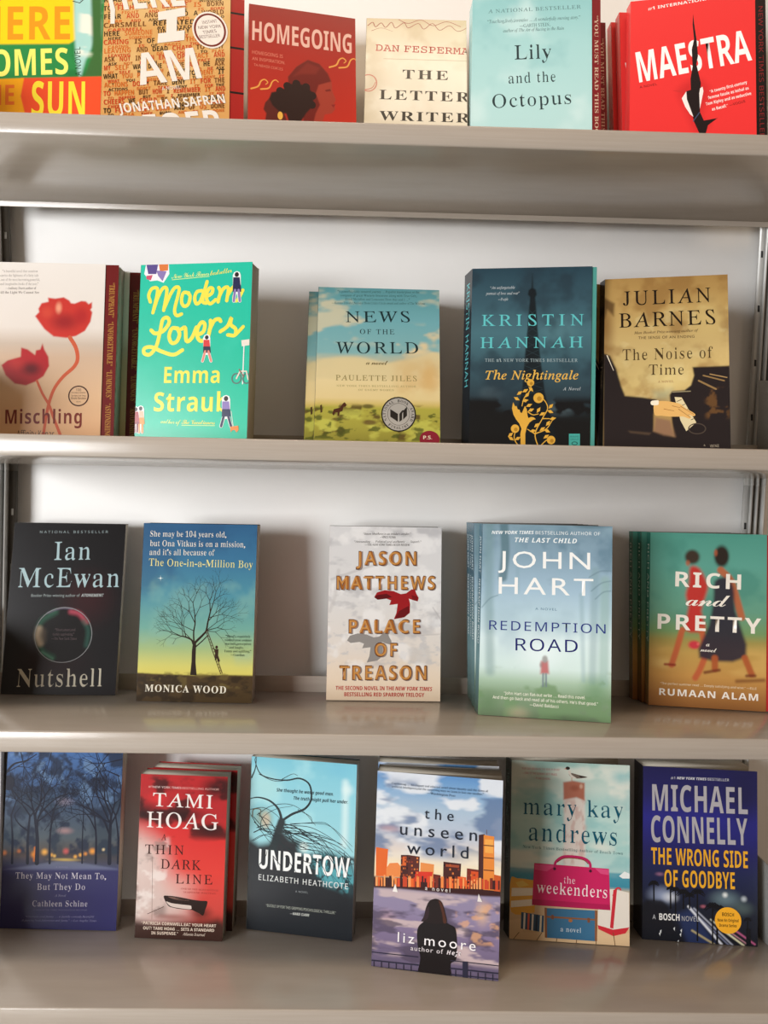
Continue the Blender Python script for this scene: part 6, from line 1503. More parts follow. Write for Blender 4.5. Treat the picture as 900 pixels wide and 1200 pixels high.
ART['iam'] = [
 ('g',[(16.96,'#e3b26c'),(156.83,'#dfa862')]),
 ('n','#f0cf90',39.5,0.4,0.7,0.5,-11.75,156.83,9,-9,999,1.0),
 ('T','READ','sansi','#3a2a18',0.01,32.92,19.69,28.23,5.91,1.0),
 ('T','READ','sansi','#cf4a22',4.33,36.7,20.57,32.78,3.48,1.0),
 ('T','DIRTY','sansi','#d8702a',25.42,26.91,50.44,20.95,5.91,1.0),
 ('T','DIRTY','sansi','#4a3420',29.79,30.71,50.43,25.73,3.48,1.0),
 ('T','THEM','sansi','#3a2a18',56.43,19.57,76.79,14.72,5.91,1.0),
 ('T','THEM','sansi','#d8702a',60.85,23.4,77.66,19.35,3.48,1.0),
 ('T','OF','sansi','#3a2a18',82.71,13.35,93.02,10.9,5.91,1.0),
 ('T','OF','sansi','#cf4a22',87.18,17.21,95.69,15.16,3.48,1.0),
 ('T','WINDOW','sansi','#cf4a22',98.68,9.58,130.07,2.1,5.91,1.0),
 ('T','WINDOW','sansi','#4a3420',103.18,13.45,129.08,7.21,3.48,1.0),
 ('T','TO','sansi','#3a2a18',0.32,43.38,9.42,41.24,5.91,1.0),
 ('T','TO','sansi','#4a3420',4.63,47.16,12.15,45.37,3.48,1.0),
 ('T','FIGHT','sansi','#cf4a22',14.41,40.09,37.44,34.68,5.91,1.0),
 ('T','FIGHT','sansi','#d8702a',18.75,43.88,37.76,39.36,3.48,1.0),
 ('T','AND','sansi','#d8702a',42.95,33.43,56.97,30.14,5.91,1.0),
 ('T','AND','sansi','#cf4a22',47.34,37.25,58.91,34.5,3.48,1.0),
 ('T','BECAME','sansi','#cf4a22',62.25,28.93,90.72,22.24,5.91,1.0),
 ('T','BECAME','sansi','#4a3420',66.68,32.77,90.17,27.18,3.48,1.0),
 ('T','IS','sansi','#d8702a',96.55,20.92,106.18,18.66,5.91,1.0),
 ('T','IS','sansi','#d8702a',101.04,24.79,109,22.9,3.48,1.0),
 ('T','BORN','sansi','#7a4a20',111.47,17.44,130.95,12.86,5.91,1.0),
 ('T','BORN','sansi','#cf4a22',115.44,21.42,131.51,17.6,3.48,1.0),
 ('T','FEAR','sansi','#3a2a18',0.64,53.81,18.86,49.59,5.91,1.0),
 ('T','FEAR','sansi','#d8702a',4.94,57.59,19.98,54.06,3.48,1.0),
 ('T','AND','sansi','#cf4a22',24.15,48.4,37.99,45.19,5.91,1.0),
 ('T','AND','sansi','#cf4a22',28.5,52.2,39.92,49.52,3.48,1.0),
 ('T','ANGER','sansi','#7a4a20',43.2,44.01,66.59,38.59,5.91,1.0),
 ('T','ANGER','sansi','#4a3420',47.59,47.83,66.89,43.3,3.48,1.0),
 ('T','INTO','sansi','#3a2a18',72.19,37.34,91.19,32.93,5.91,1.0),
 ('T','INTO','sansi','#d8702a',76.62,41.18,92.31,37.5,3.48,1.0),
 ('T','A','sansi','#3a2a18',96.72,31.69,101.52,30.57,5.91,1.0),
 ('T','A','sansi','#cf4a22',101.2,35.56,105.17,34.63,3.48,1.0),
 ('T','WORLD','sansi','#7a4a20',106.63,29.4,130.91,23.77,5.91,1.0),
 ('T','WORLD','sansi','#4a3420',111.13,33.29,131.17,28.59,3.48,1.0),
 ('T','CARSMELL','sansi','#7a4a20',0.95,64.21,45.59,54,5.91,1.0),
 ('T','CARSMELL','sansi','#cf4a22',5.25,67.99,42.04,59.47,3.48,1.0),
 ('T','REPEATED','sansi','#3a2a18',52.84,52.43,98.88,41.89,5.91,1.0),
 ('T','REPEATED','sansi','#4a3420',57.23,56.25,95.18,47.47,3.48,1.0),
 ('T','MUCH','sansi','#cf4a22',106.35,40.27,129.95,34.87,5.91,1.0),
 ('T','MUCH','sansi','#d8702a',110.85,44.15,130.32,39.64,3.48,1.0),
 ('T','HERE','sansi','#3a2a18',1.26,74.58,18.21,70.75,5.91,1.0),
 ('T','HERE','sansi','#4a3420',5.56,78.35,19.54,75.16,3.48,1.0),
 ('T','SOMEONE','sansi','#d8702a',23.14,69.68,53.3,62.87,5.91,1.0),
 ('T','SOMEONE','sansi','#d8702a',27.47,73.47,52.35,67.79,3.48,1.0),
 ('T','UNLIKELY','sansi','#3a2a18',58.73,61.7,93.98,53.75,5.91,1.0),
 ('T','UNLIKELY','sansi','#cf4a22',63.13,65.54,92.2,58.9,3.48,1.0),
 ('T','EVENING','sansi','#7a4a20',99.68,52.53,131.24,45.41,5.91,1.0),
 ('T','EVENING','sansi','#4a3420',104.16,56.4,130.19,50.46,3.48,1.0),
 ('T','CARING','sansi','#cf4a22',1.58,84.91,27.91,79.05,5.91,1.0),
 ('T','CARING','sansi','#d8702a',5.86,88.69,27.58,83.79,3.48,1.0),
 ('T','IS','sansi','#7a4a20',33.3,77.9,42.19,75.92,5.91,1.0),
 ('T','IS','sansi','#cf4a22',37.64,81.71,44.99,80.05,3.48,1.0),
 ('T','OF','sansi','#3a2a18',47.08,74.86,56.05,72.86,5.91,1.0),
 ('T','OF','sansi','#4a3420',51.45,78.68,58.85,77.01,3.48,1.0),
 ('T','PAGES','sansi','#cf4a22',60.97,71.79,83.67,66.74,5.91,1.0),
 ('T','PAGES','sansi','#d8702a',65.36,75.62,84.1,71.4,3.48,1.0),
 ('T','THE','sansi','#d8702a',89.1,65.57,102.91,62.5,5.91,1.0),
 ('T','THE','sansi','#cf4a22',93.54,69.44,104.95,66.87,3.48,1.0),
 ('T','HUMAN','sansi','#7a4a20',108.11,61.37,131.45,56.18,5.91,1.0),
 ('T','HUMAN','sansi','#4a3420',112.59,65.25,131.85,60.92,3.48,1.0),
 ('T','LEAVING','sansi','#d8702a',1.89,95.21,30.6,88.91,5.91,1.0),
 ('T','LEAVING','sansi','#cf4a22',6.17,98.99,29.85,93.72,3.48,1.0),
 ('T','AND','sansi','#7a4a20',35.77,87.83,48.27,85.09,5.91,1.0),
 ('T','AND','sansi','#4a3420',40.11,91.64,50.43,89.35,3.48,1.0),
 ('T','DEAD','sansi','#3a2a18',52.97,84.08,69.83,80.38,5.91,1.0),
 ('T','DEAD','sansi','#d8702a',57.35,87.91,71.26,84.82,3.48,1.0),
 ('T','CHAIR','sansi','#cf4a22',74.72,79.34,96.09,74.66,5.91,1.0),
 ('T','CHAIR','sansi','#cf4a22',79.13,83.19,96.77,79.28,3.48,1.0),
 ('T','TO','sansi','#7a4a20',101.19,73.58,109.84,71.68,5.91,1.0),
 ('T','TO','sansi','#4a3420',105.65,77.45,112.79,75.87,3.48,1.0),
 ('T','PLAY','sansi','#7a4a20',114.58,70.66,132.05,66.83,5.91,1.0),
 ('T','PLAY','sansi','#d8702a',117.66,74.78,132.07,71.58,3.48,1.0),
 ('T','ASK','sansi','#7a4a20',2.2,105.48,14.04,102.92,5.91,1.0),
 ('T','ASK','sansi','#4a3420',6.47,109.25,16.25,107.11,3.48,1.0),
 ('T','NOT','sansi','#cf4a22',18.5,101.98,30.46,99.39,5.91,1.0),
 ('T','NOT','sansi','#d8702a',22.8,105.77,32.68,103.6,3.48,1.0),
 ('T','IN','sansi','#7a4a20',34.96,98.44,43.01,96.7,5.91,1.0),
 ('T','IN','sansi','#cf4a22',39.3,102.25,45.94,100.79,3.48,1.0),
 ('T','AN','sansi','#cf4a22',47.42,95.77,55.52,94.02,5.91,1.0),
 ('T','AN','sansi','#4a3420',51.77,99.59,58.46,98.12,3.48,1.0),
 ('T','ENVELOPE','sansi','#cf4a22',59.96,93.07,92.85,85.96,5.91,1.0),
 ('T','ENVELOPE','sansi','#d8702a',64.34,96.91,91.46,90.96,3.48,1.0),
 ('T','FACT','sansi','#d8702a',98.16,84.87,114.9,81.25,5.91,1.0),
 ('T','FACT','sansi','#cf4a22',102.61,88.74,116.42,85.71,3.48,1.0),
 ('T','AND','sansi','#cf4a22',119.76,80.23,132.45,77.49,5.91,1.0),
 ('T','AND','sansi','#4a3420',121.71,84.54,132.18,82.24,3.48,1.0),
 ('T','MY','sansi','#cf4a22',2.51,115.72,9.92,114.14,5.91,1.0),
 ('T','MY','sansi','#d8702a',6.77,119.49,12.89,118.17,3.48,1.0),
 ('T','SELF','sansi','#d8702a',13.98,113.29,28.94,110.1,5.91,1.0),
 ('T','SELF','sansi','#cf4a22',18.27,117.07,30.62,114.4,3.48,1.0),
 ('T','WAS','sansi','#3a2a18',33.28,109.2,44.62,106.78,5.91,1.0),
 ('T','WAS','sansi','#4a3420',37.6,113,46.96,110.98,3.48,1.0),
 ('T','DONE','sansi','#3a2a18',48.88,105.9,64.15,102.64,5.91,1.0),
 ('T','DONE','sansi','#d8702a',53.23,109.72,65.84,106.99,3.48,1.0),
 ('T','TO','sansi','#cf4a22',68.59,101.73,76.3,100.08,5.91,1.0),
 ('T','TO','sansi','#cf4a22',72.97,105.57,79.34,104.19,3.48,1.0),
 ('T','WE','sansi','#7a4a20',80.52,99.2,88.28,97.55,5.91,1.0),
 ('T','WE','sansi','#4a3420',84.93,103.05,91.34,101.67,3.48,1.0),
 ('T','AND','sansi','#cf4a22',92.54,96.66,104.28,94.15,5.91,1.0),
 ('T','AND','sansi','#d8702a',96.97,100.52,106.66,98.43,3.48,1.0),
 ('T','HE','sansi','#3a2a18',108.69,93.24,116.58,91.56,5.91,1.0),
 ('T','HE','sansi','#cf4a22',113.15,97.12,119.67,95.71,3.48,1.0),
 ('T','ASK','sansi','#7a4a20',120.91,90.65,132.84,88.11,5.91,1.0),
 ('T','ASK','sansi','#4a3420',122.45,95.01,132.29,92.89,3.48,1.0),
 ('T','WHAT','sansi','#3a2a18',2.81,125.92,17.65,122.8,5.91,1.0),
 ('T','WHAT','sansi','#cf4a22',7.07,129.69,19.32,127.08,3.48,1.0),
 ('T','YOU','sansi','#d8702a',21.95,121.93,33.19,119.56,5.91,1.0),
 ('T','YOU','sansi','#4a3420',26.25,125.72,35.53,123.74,3.48,1.0),
 ('T','PARENTS','sansi','#d8702a',37.43,118.7,64.01,113.11,5.91,1.0),
 ('T','PARENTS','sansi','#d8702a',41.75,122.51,63.68,117.83,3.48,1.0),
 ('T','ABOUT','sansi','#7a4a20',68.8,112.15,88.1,108.1,5.91,1.0),
 ('T','ABOUT','sansi','#cf4a22',73.18,115.99,89.11,112.6,3.48,1.0),
 ('T','TO','sansi','#3a2a18',92.71,107.17,100.51,105.53,5.91,1.0),
 ('T','TO','sansi','#4a3420',97.13,111.03,103.58,109.66,3.48,1.0),
 ('T','DENY','sansi','#d8702a',104.79,104.65,120.55,101.33,5.91,1.0),
 ('T','DENY','sansi','#d8702a',109.24,108.52,122.24,105.75,3.48,1.0),
 ('T','IT','sansi','#3a2a18',125.12,100.4,133.07,98.73,5.91,1.0),
 ('T','IT','sansi','#cf4a22',125.84,104.89,132.4,103.5,3.48,1.0),
 ('T','ACTIONS','sansi','#d8702a',3.12,136.09,28.38,130.86,5.91,1.0),
 ('T','ACTIONS','sansi','#4a3420',7.37,139.86,28.21,135.49,3.48,1.0),
 ('T','DON’T','sansi','#cf4a22',32.92,129.97,51.25,126.17,5.91,1.0),
 ('T','DON’T','sansi','#d8702a',37.23,133.77,52.35,130.59,3.48,1.0),
 ('T','TAKE','sansi','#7a4a20',55.62,125.3,70.46,122.23,5.91,1.0),
 ('T','TAKE','sansi','#cf4a22',59.97,129.12,72.22,126.55,3.48,1.0),
 ('T','DENY','sansi','#3a2a18',74.77,121.36,89.78,118.25,5.91,1.0),
 ('T','DENY','sansi','#4a3420',79.16,125.21,91.55,122.61,3.48,1.0),
 ('T','IT','sansi','#d8702a',94.14,117.38,101.72,115.81,5.91,1.0),
 ('T','IT','sansi','#d8702a',98.56,121.25,104.81,119.93,3.48,1.0),
 ('T','FOR','sansi','#cf4a22',105.87,114.97,117.32,112.6,5.91,1.0),
 ('T','FOR','sansi','#cf4a22',110.31,118.85,119.76,116.86,3.48,1.0),
 ('T','THE','sansi','#7a4a20',121.63,111.73,133.19,109.34,5.91,1.0),
 ('T','THE','sansi','#4a3420',122.98,116.1,132.5,114.1,3.48,1.0),
 ('T','TO','sansi','#cf4a22',3.43,146.23,10.39,144.81,5.91,1.0),
 ('T','TO','sansi','#d8702a',7.67,150,13.43,148.81,3.48,1.0),
 ('T','HAPPEN','sansi','#d8702a',14.21,144.05,35.34,139.74,5.91,1.0),
 ('T','HAPPEN','sansi','#cf4a22',18.48,147.83,35.92,144.22,3.48,1.0),
 ('T','BUT','sansi','#7a4a20',39.66,138.9,50.35,136.71,5.91,1.0),
 ('T','BUT','sansi','#4a3420',43.97,142.7,52.8,140.88,3.48,1.0),
 ('T','HOW','sansi','#cf4a22',54.37,135.92,65.16,133.71,5.91,1.0),
 ('T','HOW','sansi','#d8702a',58.71,139.74,67.61,137.9,3.48,1.0),
 ('T','I','sansi','#7a4a20',69.21,132.91,72.83,132.17,5.91,1.0),
 ('T','I','sansi','#cf4a22',73.58,136.75,76.57,136.13,3.48,1.0),
 ('T','REMEMBER','sansi','#cf4a22',76.68,131.4,105.97,125.42,5.91,1.0),
 ('T','REMEMBER','sansi','#4a3420',81.06,135.24,105.23,130.25,3.48,1.0),
 ('T','IT','sansi','#d8702a',110.7,124.51,118.12,122.99,5.91,1.0),
 ('T','IT','sansi','#d8702a',115.14,128.39,121.27,127.12,3.48,1.0),
 ('T','AND','sansi','#cf4a22',122.19,122.18,133.41,119.89,5.91,1.0),
 ('T','AND','sansi','#cf4a22',123.37,126.57,132.61,124.66,3.48,1.0),
 ('T','CHEERS','sansi','#cf4a22',3.73,156.34,25.29,152.01,5.91,1.0),
 ('T','CHEERS','sansi','#cf4a22',7.97,160.11,25.77,156.48,3.48,1.0),
 ('T','WE','sansi','#3a2a18',29.7,151.16,36.97,149.7,5.91,1.0),
 ('T','WE','sansi','#4a3420',33.99,154.96,39.99,153.73,3.48,1.0),
 ('T','COULD','sansi','#cf4a22',40.95,148.92,59.31,145.23,5.91,1.0),
 ('T','COULD','sansi','#d8702a',45.26,152.72,60.41,149.64,3.48,1.0),
 ('T','BE','sansi','#7a4a20',63.69,144.38,71.1,142.89,5.91,1.0),
 ('T','BE','sansi','#cf4a22',68.04,148.21,74.16,146.96,3.48,1.0),
 ('T','PAGES','sansi','#7a4a20',75.17,142.09,93.9,138.33,5.91,1.0),
 ('T','PAGES','sansi','#4a3420',79.54,145.93,94.99,142.78,3.48,1.0),
 ('T','OF','sansi','#7a4a20',98.37,137.46,105.93,135.94,5.91,1.0),
 ('T','OF','sansi','#d8702a',102.78,141.33,109.03,140.06,3.48,1.0),
 ('T','COURSE','sansi','#3a2a18',110.08,135.13,133.04,130.51,5.91,1.0),
 ('T','COURSE','sansi','#cf4a22',113.78,139.11,132.72,135.26,3.48,1.0),
 ('T','TO','sansi','#3a2a18',4.04,166.42,11.39,164.96,5.91,1.0),
 ('T','TO','sansi','#4a3420',8.27,170.19,14.35,168.97,3.48,1.0),
 ('T','FULLA','sansi','#cf4a22',15.43,164.18,34.01,160.5,5.91,1.0),
 ('T','FULLA','sansi','#d8702a',19.68,167.96,35.02,164.88,3.48,1.0),
 ('T','THEY','sansi','#cf4a22',38.44,159.66,53.49,156.68,5.91,1.0),
 ('T','THEY','sansi','#cf4a22',42.74,163.46,55.16,160.97,3.48,1.0),
 ('T','BURN','sansi','#d8702a',57.87,155.84,73.09,152.83,5.91,1.0),
 ('T','BURN','sansi','#4a3420',62.2,159.67,74.76,157.15,3.48,1.0),
 ('T','AND','sansi','#3a2a18',77.51,151.98,89.05,149.7,5.91,1.0),
 ('T','AND','sansi','#d8702a',81.88,155.83,91.4,153.92,3.48,1.0),
 ('T','OF','sansi','#7a4a20',93.39,148.86,101.15,147.33,5.91,1.0),
 ('T','OF','sansi','#cf4a22',97.79,152.73,104.19,151.44,3.48,1.0),
 ('T','US','sansi','#d8702a',105.4,146.51,113.21,144.96,5.91,1.0),
 ('T','US','sansi','#4a3420',109.82,150.38,116.27,149.08,3.48,1.0),
 ('T','DONE','sansi','#7a4a20',117.49,144.13,133.26,141.01,5.91,1.0),
 ('T','DONE','sansi','#d8702a',119.83,148.32,132.83,145.71,3.48,1.0),
 ('T','HERE','sansx','#f8f1e8',6.89,42.13,87.64,21.09,38.25,1.0),
 ('P','#f8f1e8',[(6.87,41.44),(11.67,40.57),(11.84,57.36),(7.36,58.15)]),
 ('P','#f8f1e8',[(57.64,34.75),(87.04,23.36),(87.54,34.03),(78.51,37.08),(78.52,54.88),(87.22,51.95),(87.12,64.42),(57.85,73.26),(58.51,61.18),(67.11,58.63),(67.08,41.96),(58.17,44.96)]),
 ('T','AM','sansx','#f8f1e8',40.52,127.54,107.2,108.12,37.55,1.05),
 ('T','A NOVEL','sansb','#f8f1e8',64.26,130.11,84.44,124.94,4.17,1.0),
 ('T','JONATHAN SAFRAN','sansx','#f8f1e8',19.92,164.06,133.67,135,11.13,1.0),
 ('T','FOER','sansx','#f8f1e8',50.52,193.59,133.76,174.75,31.99,1.0),
 ('E','#f6efe6',115.22,47.09,19.88,22.95),
 ('O','#7a2a24',115.22,47.09,18.02,20.86,2.3),
 ('T','INSTANT','sansb','#5a2420',106.89,41.01,123.37,35.94,3.82,1.0),
 ('T','NEW YORK','sansb','#5a2420',102.56,48.22,127.91,41.64,3.82,1.0),
 ('T','TIMES','sansb','#5a2420',107.69,53.41,122.88,48.64,3.82,1.0),
 ('T','BESTSELLER','sansb','#5a2420',103.99,59.76,126.77,53.72,3.82,1.0),
]
ART['home'] = [
 ('g',[(-15.39,'#8f241e'),(58.99,'#ab271c'),(138.69,'#bb2d1e')]),
 ('p','#a03a2a',[(45.87,97.75),(45.19,87.72),(54.96,73.25),(68.13,62.57),(81.38,65.81),(91.33,76.89),(95.94,87.98),(96.55,98.86),(100.81,109.22),(98.46,114.62),(100.08,121.29),(95.74,127.28),(87.8,129.74),(83.8,143.18),(64.19,145.62),(64.83,106.03)],0.69,1.0),
 ('p','#6e1c16',[(45.87,97.75),(45.19,87.72),(54.96,73.25),(68.13,62.57),(81.38,65.81),(91.33,76.89),(95.28,86.61),(80.65,93),(77.32,104.36),(82.23,118.19),(77.27,129.64),(73.97,144.4),(62.56,145.83),(64.18,102.5)],1.04,1.0),
 ('p','#8a2a20',[(51.06,86.17),(67.47,66.34),(82.37,70.82),(77.37,79.58),(60.88,81.89)],2.08,0.6),
 ('P','#7a241c',[(87.92,98.57),(93.9,96.3),(95.22,99.04),(89.23,100.58)]),
 ('P','#8a2420',[(95.13,116.5),(100.45,115.08),(97.76,119.78)]),
 ('p','#5a201a',[(24.62,116.79),(19.53,123.53),(17.68,131.96),(20.92,136.86),(19.11,151.24),(46.36,147.85),(40.82,132.53),(30.15,126.78)],0.69,1.0),
 ('p','#2a1614',[(23.98,117.95),(26.5,109.74),(39.4,105.13),(43.27,98.11),(55,93.97),(68.12,96.53),(75.34,106.8),(73.35,121.51),(66.14,131.07),(58.34,146.35),(47.33,147.73),(43.41,134.69),(35.66,132.84),(27.9,126)],1.04,1.0),
 ('E','#2a1614',44.58,99.38,4.63,5.06),
 ('E','#2a1614',55,95.06,4.63,5.06),
 ('E','#2a1614',66.14,97.89,4.63,5.06),
 ('E','#2a1614',73.37,107.78,4.63,5.06),
 ('E','#2a1614',72.69,119.43,4.63,5.06),
 ('E','#2a1614',36.5,106.96,4.63,5.06),
 ('E','#e8b24a',36.65,137.7,2.98,5.06),
 ('L','#e6a04c',[(93.37,68.52),(101.42,64.42),(104.82,57.27),(109.21,54.41),(112.9,57.59),(110.18,60.95)],2.08,1.04,1),
 ('L','#e6a04c',[(104.75,67.64),(114.19,64.82),(118.31,56.07),(122.4,53.25),(125.77,55.74)],2.08,1.04,1),
 ('L','#e6a04c',[(3.73,108.16),(11.36,104.26),(14.51,97.38),(18.66,94.65),(22.23,97.75),(19.68,100.98)],2.08,1.04,1),
 ('L','#e6a04c',[(14.59,107.41),(23.57,104.75),(27.38,96.32),(31.24,93.63),(34.5,96.06)],2.08,1.04,1),
 ('T','HOMEGOING','sansx','#e9b9a8',4.04,46.4,119.75,46.93,25.32,1.0),
 ('T','HOMEGOING IS','sansb','#e0826a',4.22,63.83,39.22,64.56,4.34,1.0),
 ('T','AN INSPIRATION.','sansb','#e0826a',4.3,71.79,41.87,72.2,3.98,1.0),
 ('T','TA-NEHISI COATES','sansb','#e0826a',6.31,79.08,39.29,80.56,3.26,1.0),
]
ART['letter'] = [
 ('g',[(-3.85,'#b9a888'),(16.4,'#cfc4a8'),(52.34,'#ddd4bd'),(145.08,'#d9cfb8')]),
 ('n','#b5a27c',32.03,0.5,0.75,0.5,-3.85,145.08,12,-9,999,1.0),
 ('p','#f0e8d4',[(18.07,45.64),(117.52,46.69),(116.84,135.95),(19.63,134.86)],21.35,0.6),
 ('L','#8a3a2c',[(1.42,10.88),(7.33,5.85),(10.8,12.22),(17.38,6.36),(22.5,12.68),(29.4,5.19),(34.2,13.13),(44.14,5.55),(49.23,12.68),(60.88,5.86),(67.62,13.75),(77.62,5.36),(86,14.81),(97.72,8),(107.73,15.78),(121.16,8.91)],1.07,0.71,1),
 ('L','#8a3a2c',[(37.38,0.89),(49.17,6.21),(64.2,0.89),(78.3,8.58),(94.38,2.42),(111.11,9.21)],0.89,0.71,1),
 ('L','#9a5a48',[(5.91,18.01),(17.5,13.63),(30.93,18.07)],0.71,0.36,1),
 ('T','DAN FESPERMAN','mono','#a8302a',11.45,45.84,129.78,48.32,9.24,1.0),
 ('L','#b5a888',[(20.9,56.65),(117.44,56.99)],0.71,0.71,0),
 ('T','THE','serifb','#2b2823',43.34,83.45,95.88,83.89,12.32,1.25),
 ('T','LETTER','serifb','#2b2823',16.95,112.04,120.93,112.95,12.71,1.25),
 ('T','WRITER','serifb','#2b2823',17.46,140.23,120.69,140.76,12.32,1.2),
 ('O','#c07a68',4.12,90.41,10.13,11.94,1.42),
 ('L','#c07a68',[(-0.57,100.22),(8.51,96.87),(12.28,89.01)],1.42,0.71,1),
]
ART['lily'] = [
 ('g',[(-3.19,'#8fc6c8'),(51.59,'#a6d4d4'),(126.28,'#b4dcdb'),(199.65,'#b9dedd')]),
 ('n','#d2ebea',59.74,0.42,0.7,0.8,-3.19,207.72,21,-9,999,1.0),
 ('n','#84bcc0',43.81,0.5,0.75,0.5,-3.19,101.53,22,-9,999,1.0),
 ('T','A NATIONAL BESTSELLER','serif','#55797c',18.02,17.23,123.42,12.88,4.54,1.15),
 ('T','“Touching,lively,inventive … A wonderfully moving story.”','ital','#47696c',17.39,29.9,122.64,25.49,4.54,1.0),
 ('T','—GARTH STEIN,','serif','#47696c',53.95,35.46,88.74,33.83,4.13,1.0),
 ('T','author of The Art of Racing in the Rain','ital','#47696c',35.39,41.09,104.17,38.65,4.13,1.0),
 ('T','Lily','serif','#2d3d40',48.84,74.75,90.03,73.55,17.76,1.0),
 ('T','and the','serif','#2d3d40',42.15,103.76,95.09,101.79,12.8,1.1),
 ('T','Octopus','serif','#2d3d40',24.38,133.33,112.68,128.69,16.52,1.05),
]
ART['maestra'] = [
 ('g',[(5.74,'#e23434')]),
 ('p','#b81f24',[(52.41,114.73),(72.34,103.96),(85.47,120.38),(76.64,149.7),(85.33,160.43),(72.23,169.3),(59.07,138.12)],7.13,0.6),
 ('T','#1 INTERNATIONAL BESTSELLER','sansx','#f3e6e2',19.34,13.44,133.86,3.84,3.8,1.0),
 ('T','MAESTRA','sansx','#f6f1ee',10.36,102.53,129.98,86.99,38.52,1.0),
 ('P','#1d1416',[(68,23.35),(69.33,37),(71.97,57.93),(73.27,76.03),(71.48,86.06),(73.67,96.47),(76.29,109.41),(75.38,121.96),(75.34,144.58),(79.25,154.93),(93.61,153.17),(83.59,160.78),(81.38,170.05),(74.41,169.47),(68.96,155.3),(66.78,145.08),(60.83,125.66),(60.83,118.07),(65.7,116.5),(65.27,103.26),(67.49,88.21),(66.62,67.64),(69.08,55.04),(67.54,36.79)]),
 ('P','#efe3de',[(55.97,126.22),(60.83,118.07),(61.5,127.74),(68.31,149.48),(65.24,146.71),(59.73,136.92)]),
 ('P','#efe3de',[(78.04,114.13),(78.9,119.76),(75.13,140.55),(74.51,121.88),(75.4,115.65)]),
 ('P','#c9302f',[(45.73,115.63),(60.83,116.55),(55.96,119.13)]),
 ('L','#41506e',[(67.87,155.2),(74.9,144.54)],0.95,0.95,0),
 ('T','A NOVEL','sansb','#5a1416',10.86,109.78,29.58,107.46,2.79,1.0),
 ('T','“A twenty-first-century','sansx','#f6e6e2',85.9,122.44,124.55,114.57,3.8,1.0),
 ('T','femme fatale as lethal as','sansx','#f6e6e2',84.13,129.82,126.2,121.72,3.8,1.0),
 ('T','Tom Ripley and as seductive','sansx','#f6e6e2',81.7,137.13,128.71,128.43,3.8,1.0),
 ('T','as Bacall.”','sansx','#f6e6e2',88,143.95,104.51,140.67,3.8,1.0),
 ('T','—VOGUE','sansb','#4a1214',106.24,140.33,122.63,136.83,3.04,1.0),
]

# ------------------------------------------------------------------ where each front cover stands: row, x, y, turn, lean, width, height
POSE = {
    'they': (3.0, -0.3494, 0.9576, -0.0248, 0.0647, 0.1361, 0.208),
    'hoag': (3.0, -0.2054, 0.9381, -0.0626, 0.0627, 0.1016, 0.1847),
    'under': (3.0, -0.0694, 0.9507, -0.2039, 0.0375, 0.1275, 0.2013),
    'unseen': (3.0, 0.0822, 0.8749, -0.197, 0.066, 0.1371, 0.209),
    'week': (3.0, 0.2443, 0.9405, -0.1027, 0.0999, 0.1374, 0.2033),
    'conn': (3.0, 0.3977, 0.9425, -0.1113, 0.076, 0.1307, 0.199),
    'nut': (2.0, -0.3549, 0.961, 0.0091, 0.165, 0.1325, 0.2016),
    'boy': (2.0, -0.1914, 0.9326, -0.0313, 0.0962, 0.1317, 0.2027),
    'treason': (2.0, 0.024, 0.9506, -0.0034, 0.1075, 0.1326, 0.2029),
    'hart': (2.0, 0.1951, 0.8774, -0.2089, 0.1234, 0.1405, 0.2099),
    'rich': (2.0, 0.3957, 0.9331, -0.2111, 0.0547, 0.1281, 0.2012),
    'misch': (1.0, -0.3736, 0.941, -0.0149, 0.0473, 0.138, 0.2076),
    'modern': (1.0, -0.1973, 0.9141, -0.1798, 0.0461, 0.1313, 0.2034),
    'news': (1.0, 0.0105, 0.9167, 0.0093, 0.2583, 0.1423, 0.1985),
    'night': (1.0, 0.1811, 0.9183, -0.1589, 0.0517, 0.1344, 0.2101),
    'noise': (1.0, 0.3223, 0.8791, -0.2434, 0.2041, 0.1315, 0.2044),
    'sun': (0.0, -0.374, 0.914, 0.02, 0.11, 0.14, 0.209),
    'iam': (0.0, -0.2287, 0.9086, 0.2183, 0.1564, 0.1379, 0.21),
    'home': (0.0, -0.0794, 0.9314, 0.1828, 0.1713, 0.1245, 0.2022),
    'letter': (0.0, 0.0472, 0.9182, -0.0127, 0.2511, 0.1176, 0.2024),
    'lily': (0.0, 0.1767, 0.9159, -0.0767, 0.1179, 0.1356, 0.2087),
    'maestra': (0.0, 0.3515, 0.8982, -0.2321, 0.1436, 0.1336, 0.2116),
}


def lattice(seed, n=64):
    return np.random.RandomState(seed).rand(n, n)


def fbm(x, y, seed):
    t = np.zeros_like(x)
    amp = 0.5
    for o_ in range(4):
        g = lattice(seed * 7 + o_)
        xi, yi = np.floor(x).astype(int), np.floor(y).astype(int)
        fx, fy = x - xi, y - yi
        fx, fy = fx * fx * (3 - 2 * fx), fy * fy * (3 - 2 * fy)
        a_, b_ = g[yi % 64, xi % 64], g[yi % 64, (xi + 1) % 64]
        c_, d_ = g[(yi + 1) % 64, xi % 64], g[(yi + 1) % 64, (xi + 1) % 64]
        t += amp * ((a_ * (1 - fx) + b_ * fx) * (1 - fy) + (c_ * (1 - fx) + d_ * fx) * fy)
        x, y, amp = x * 2.03 + 11.7, y * 2.03 + 5.3, amp * 0.5
    return t / 0.9375


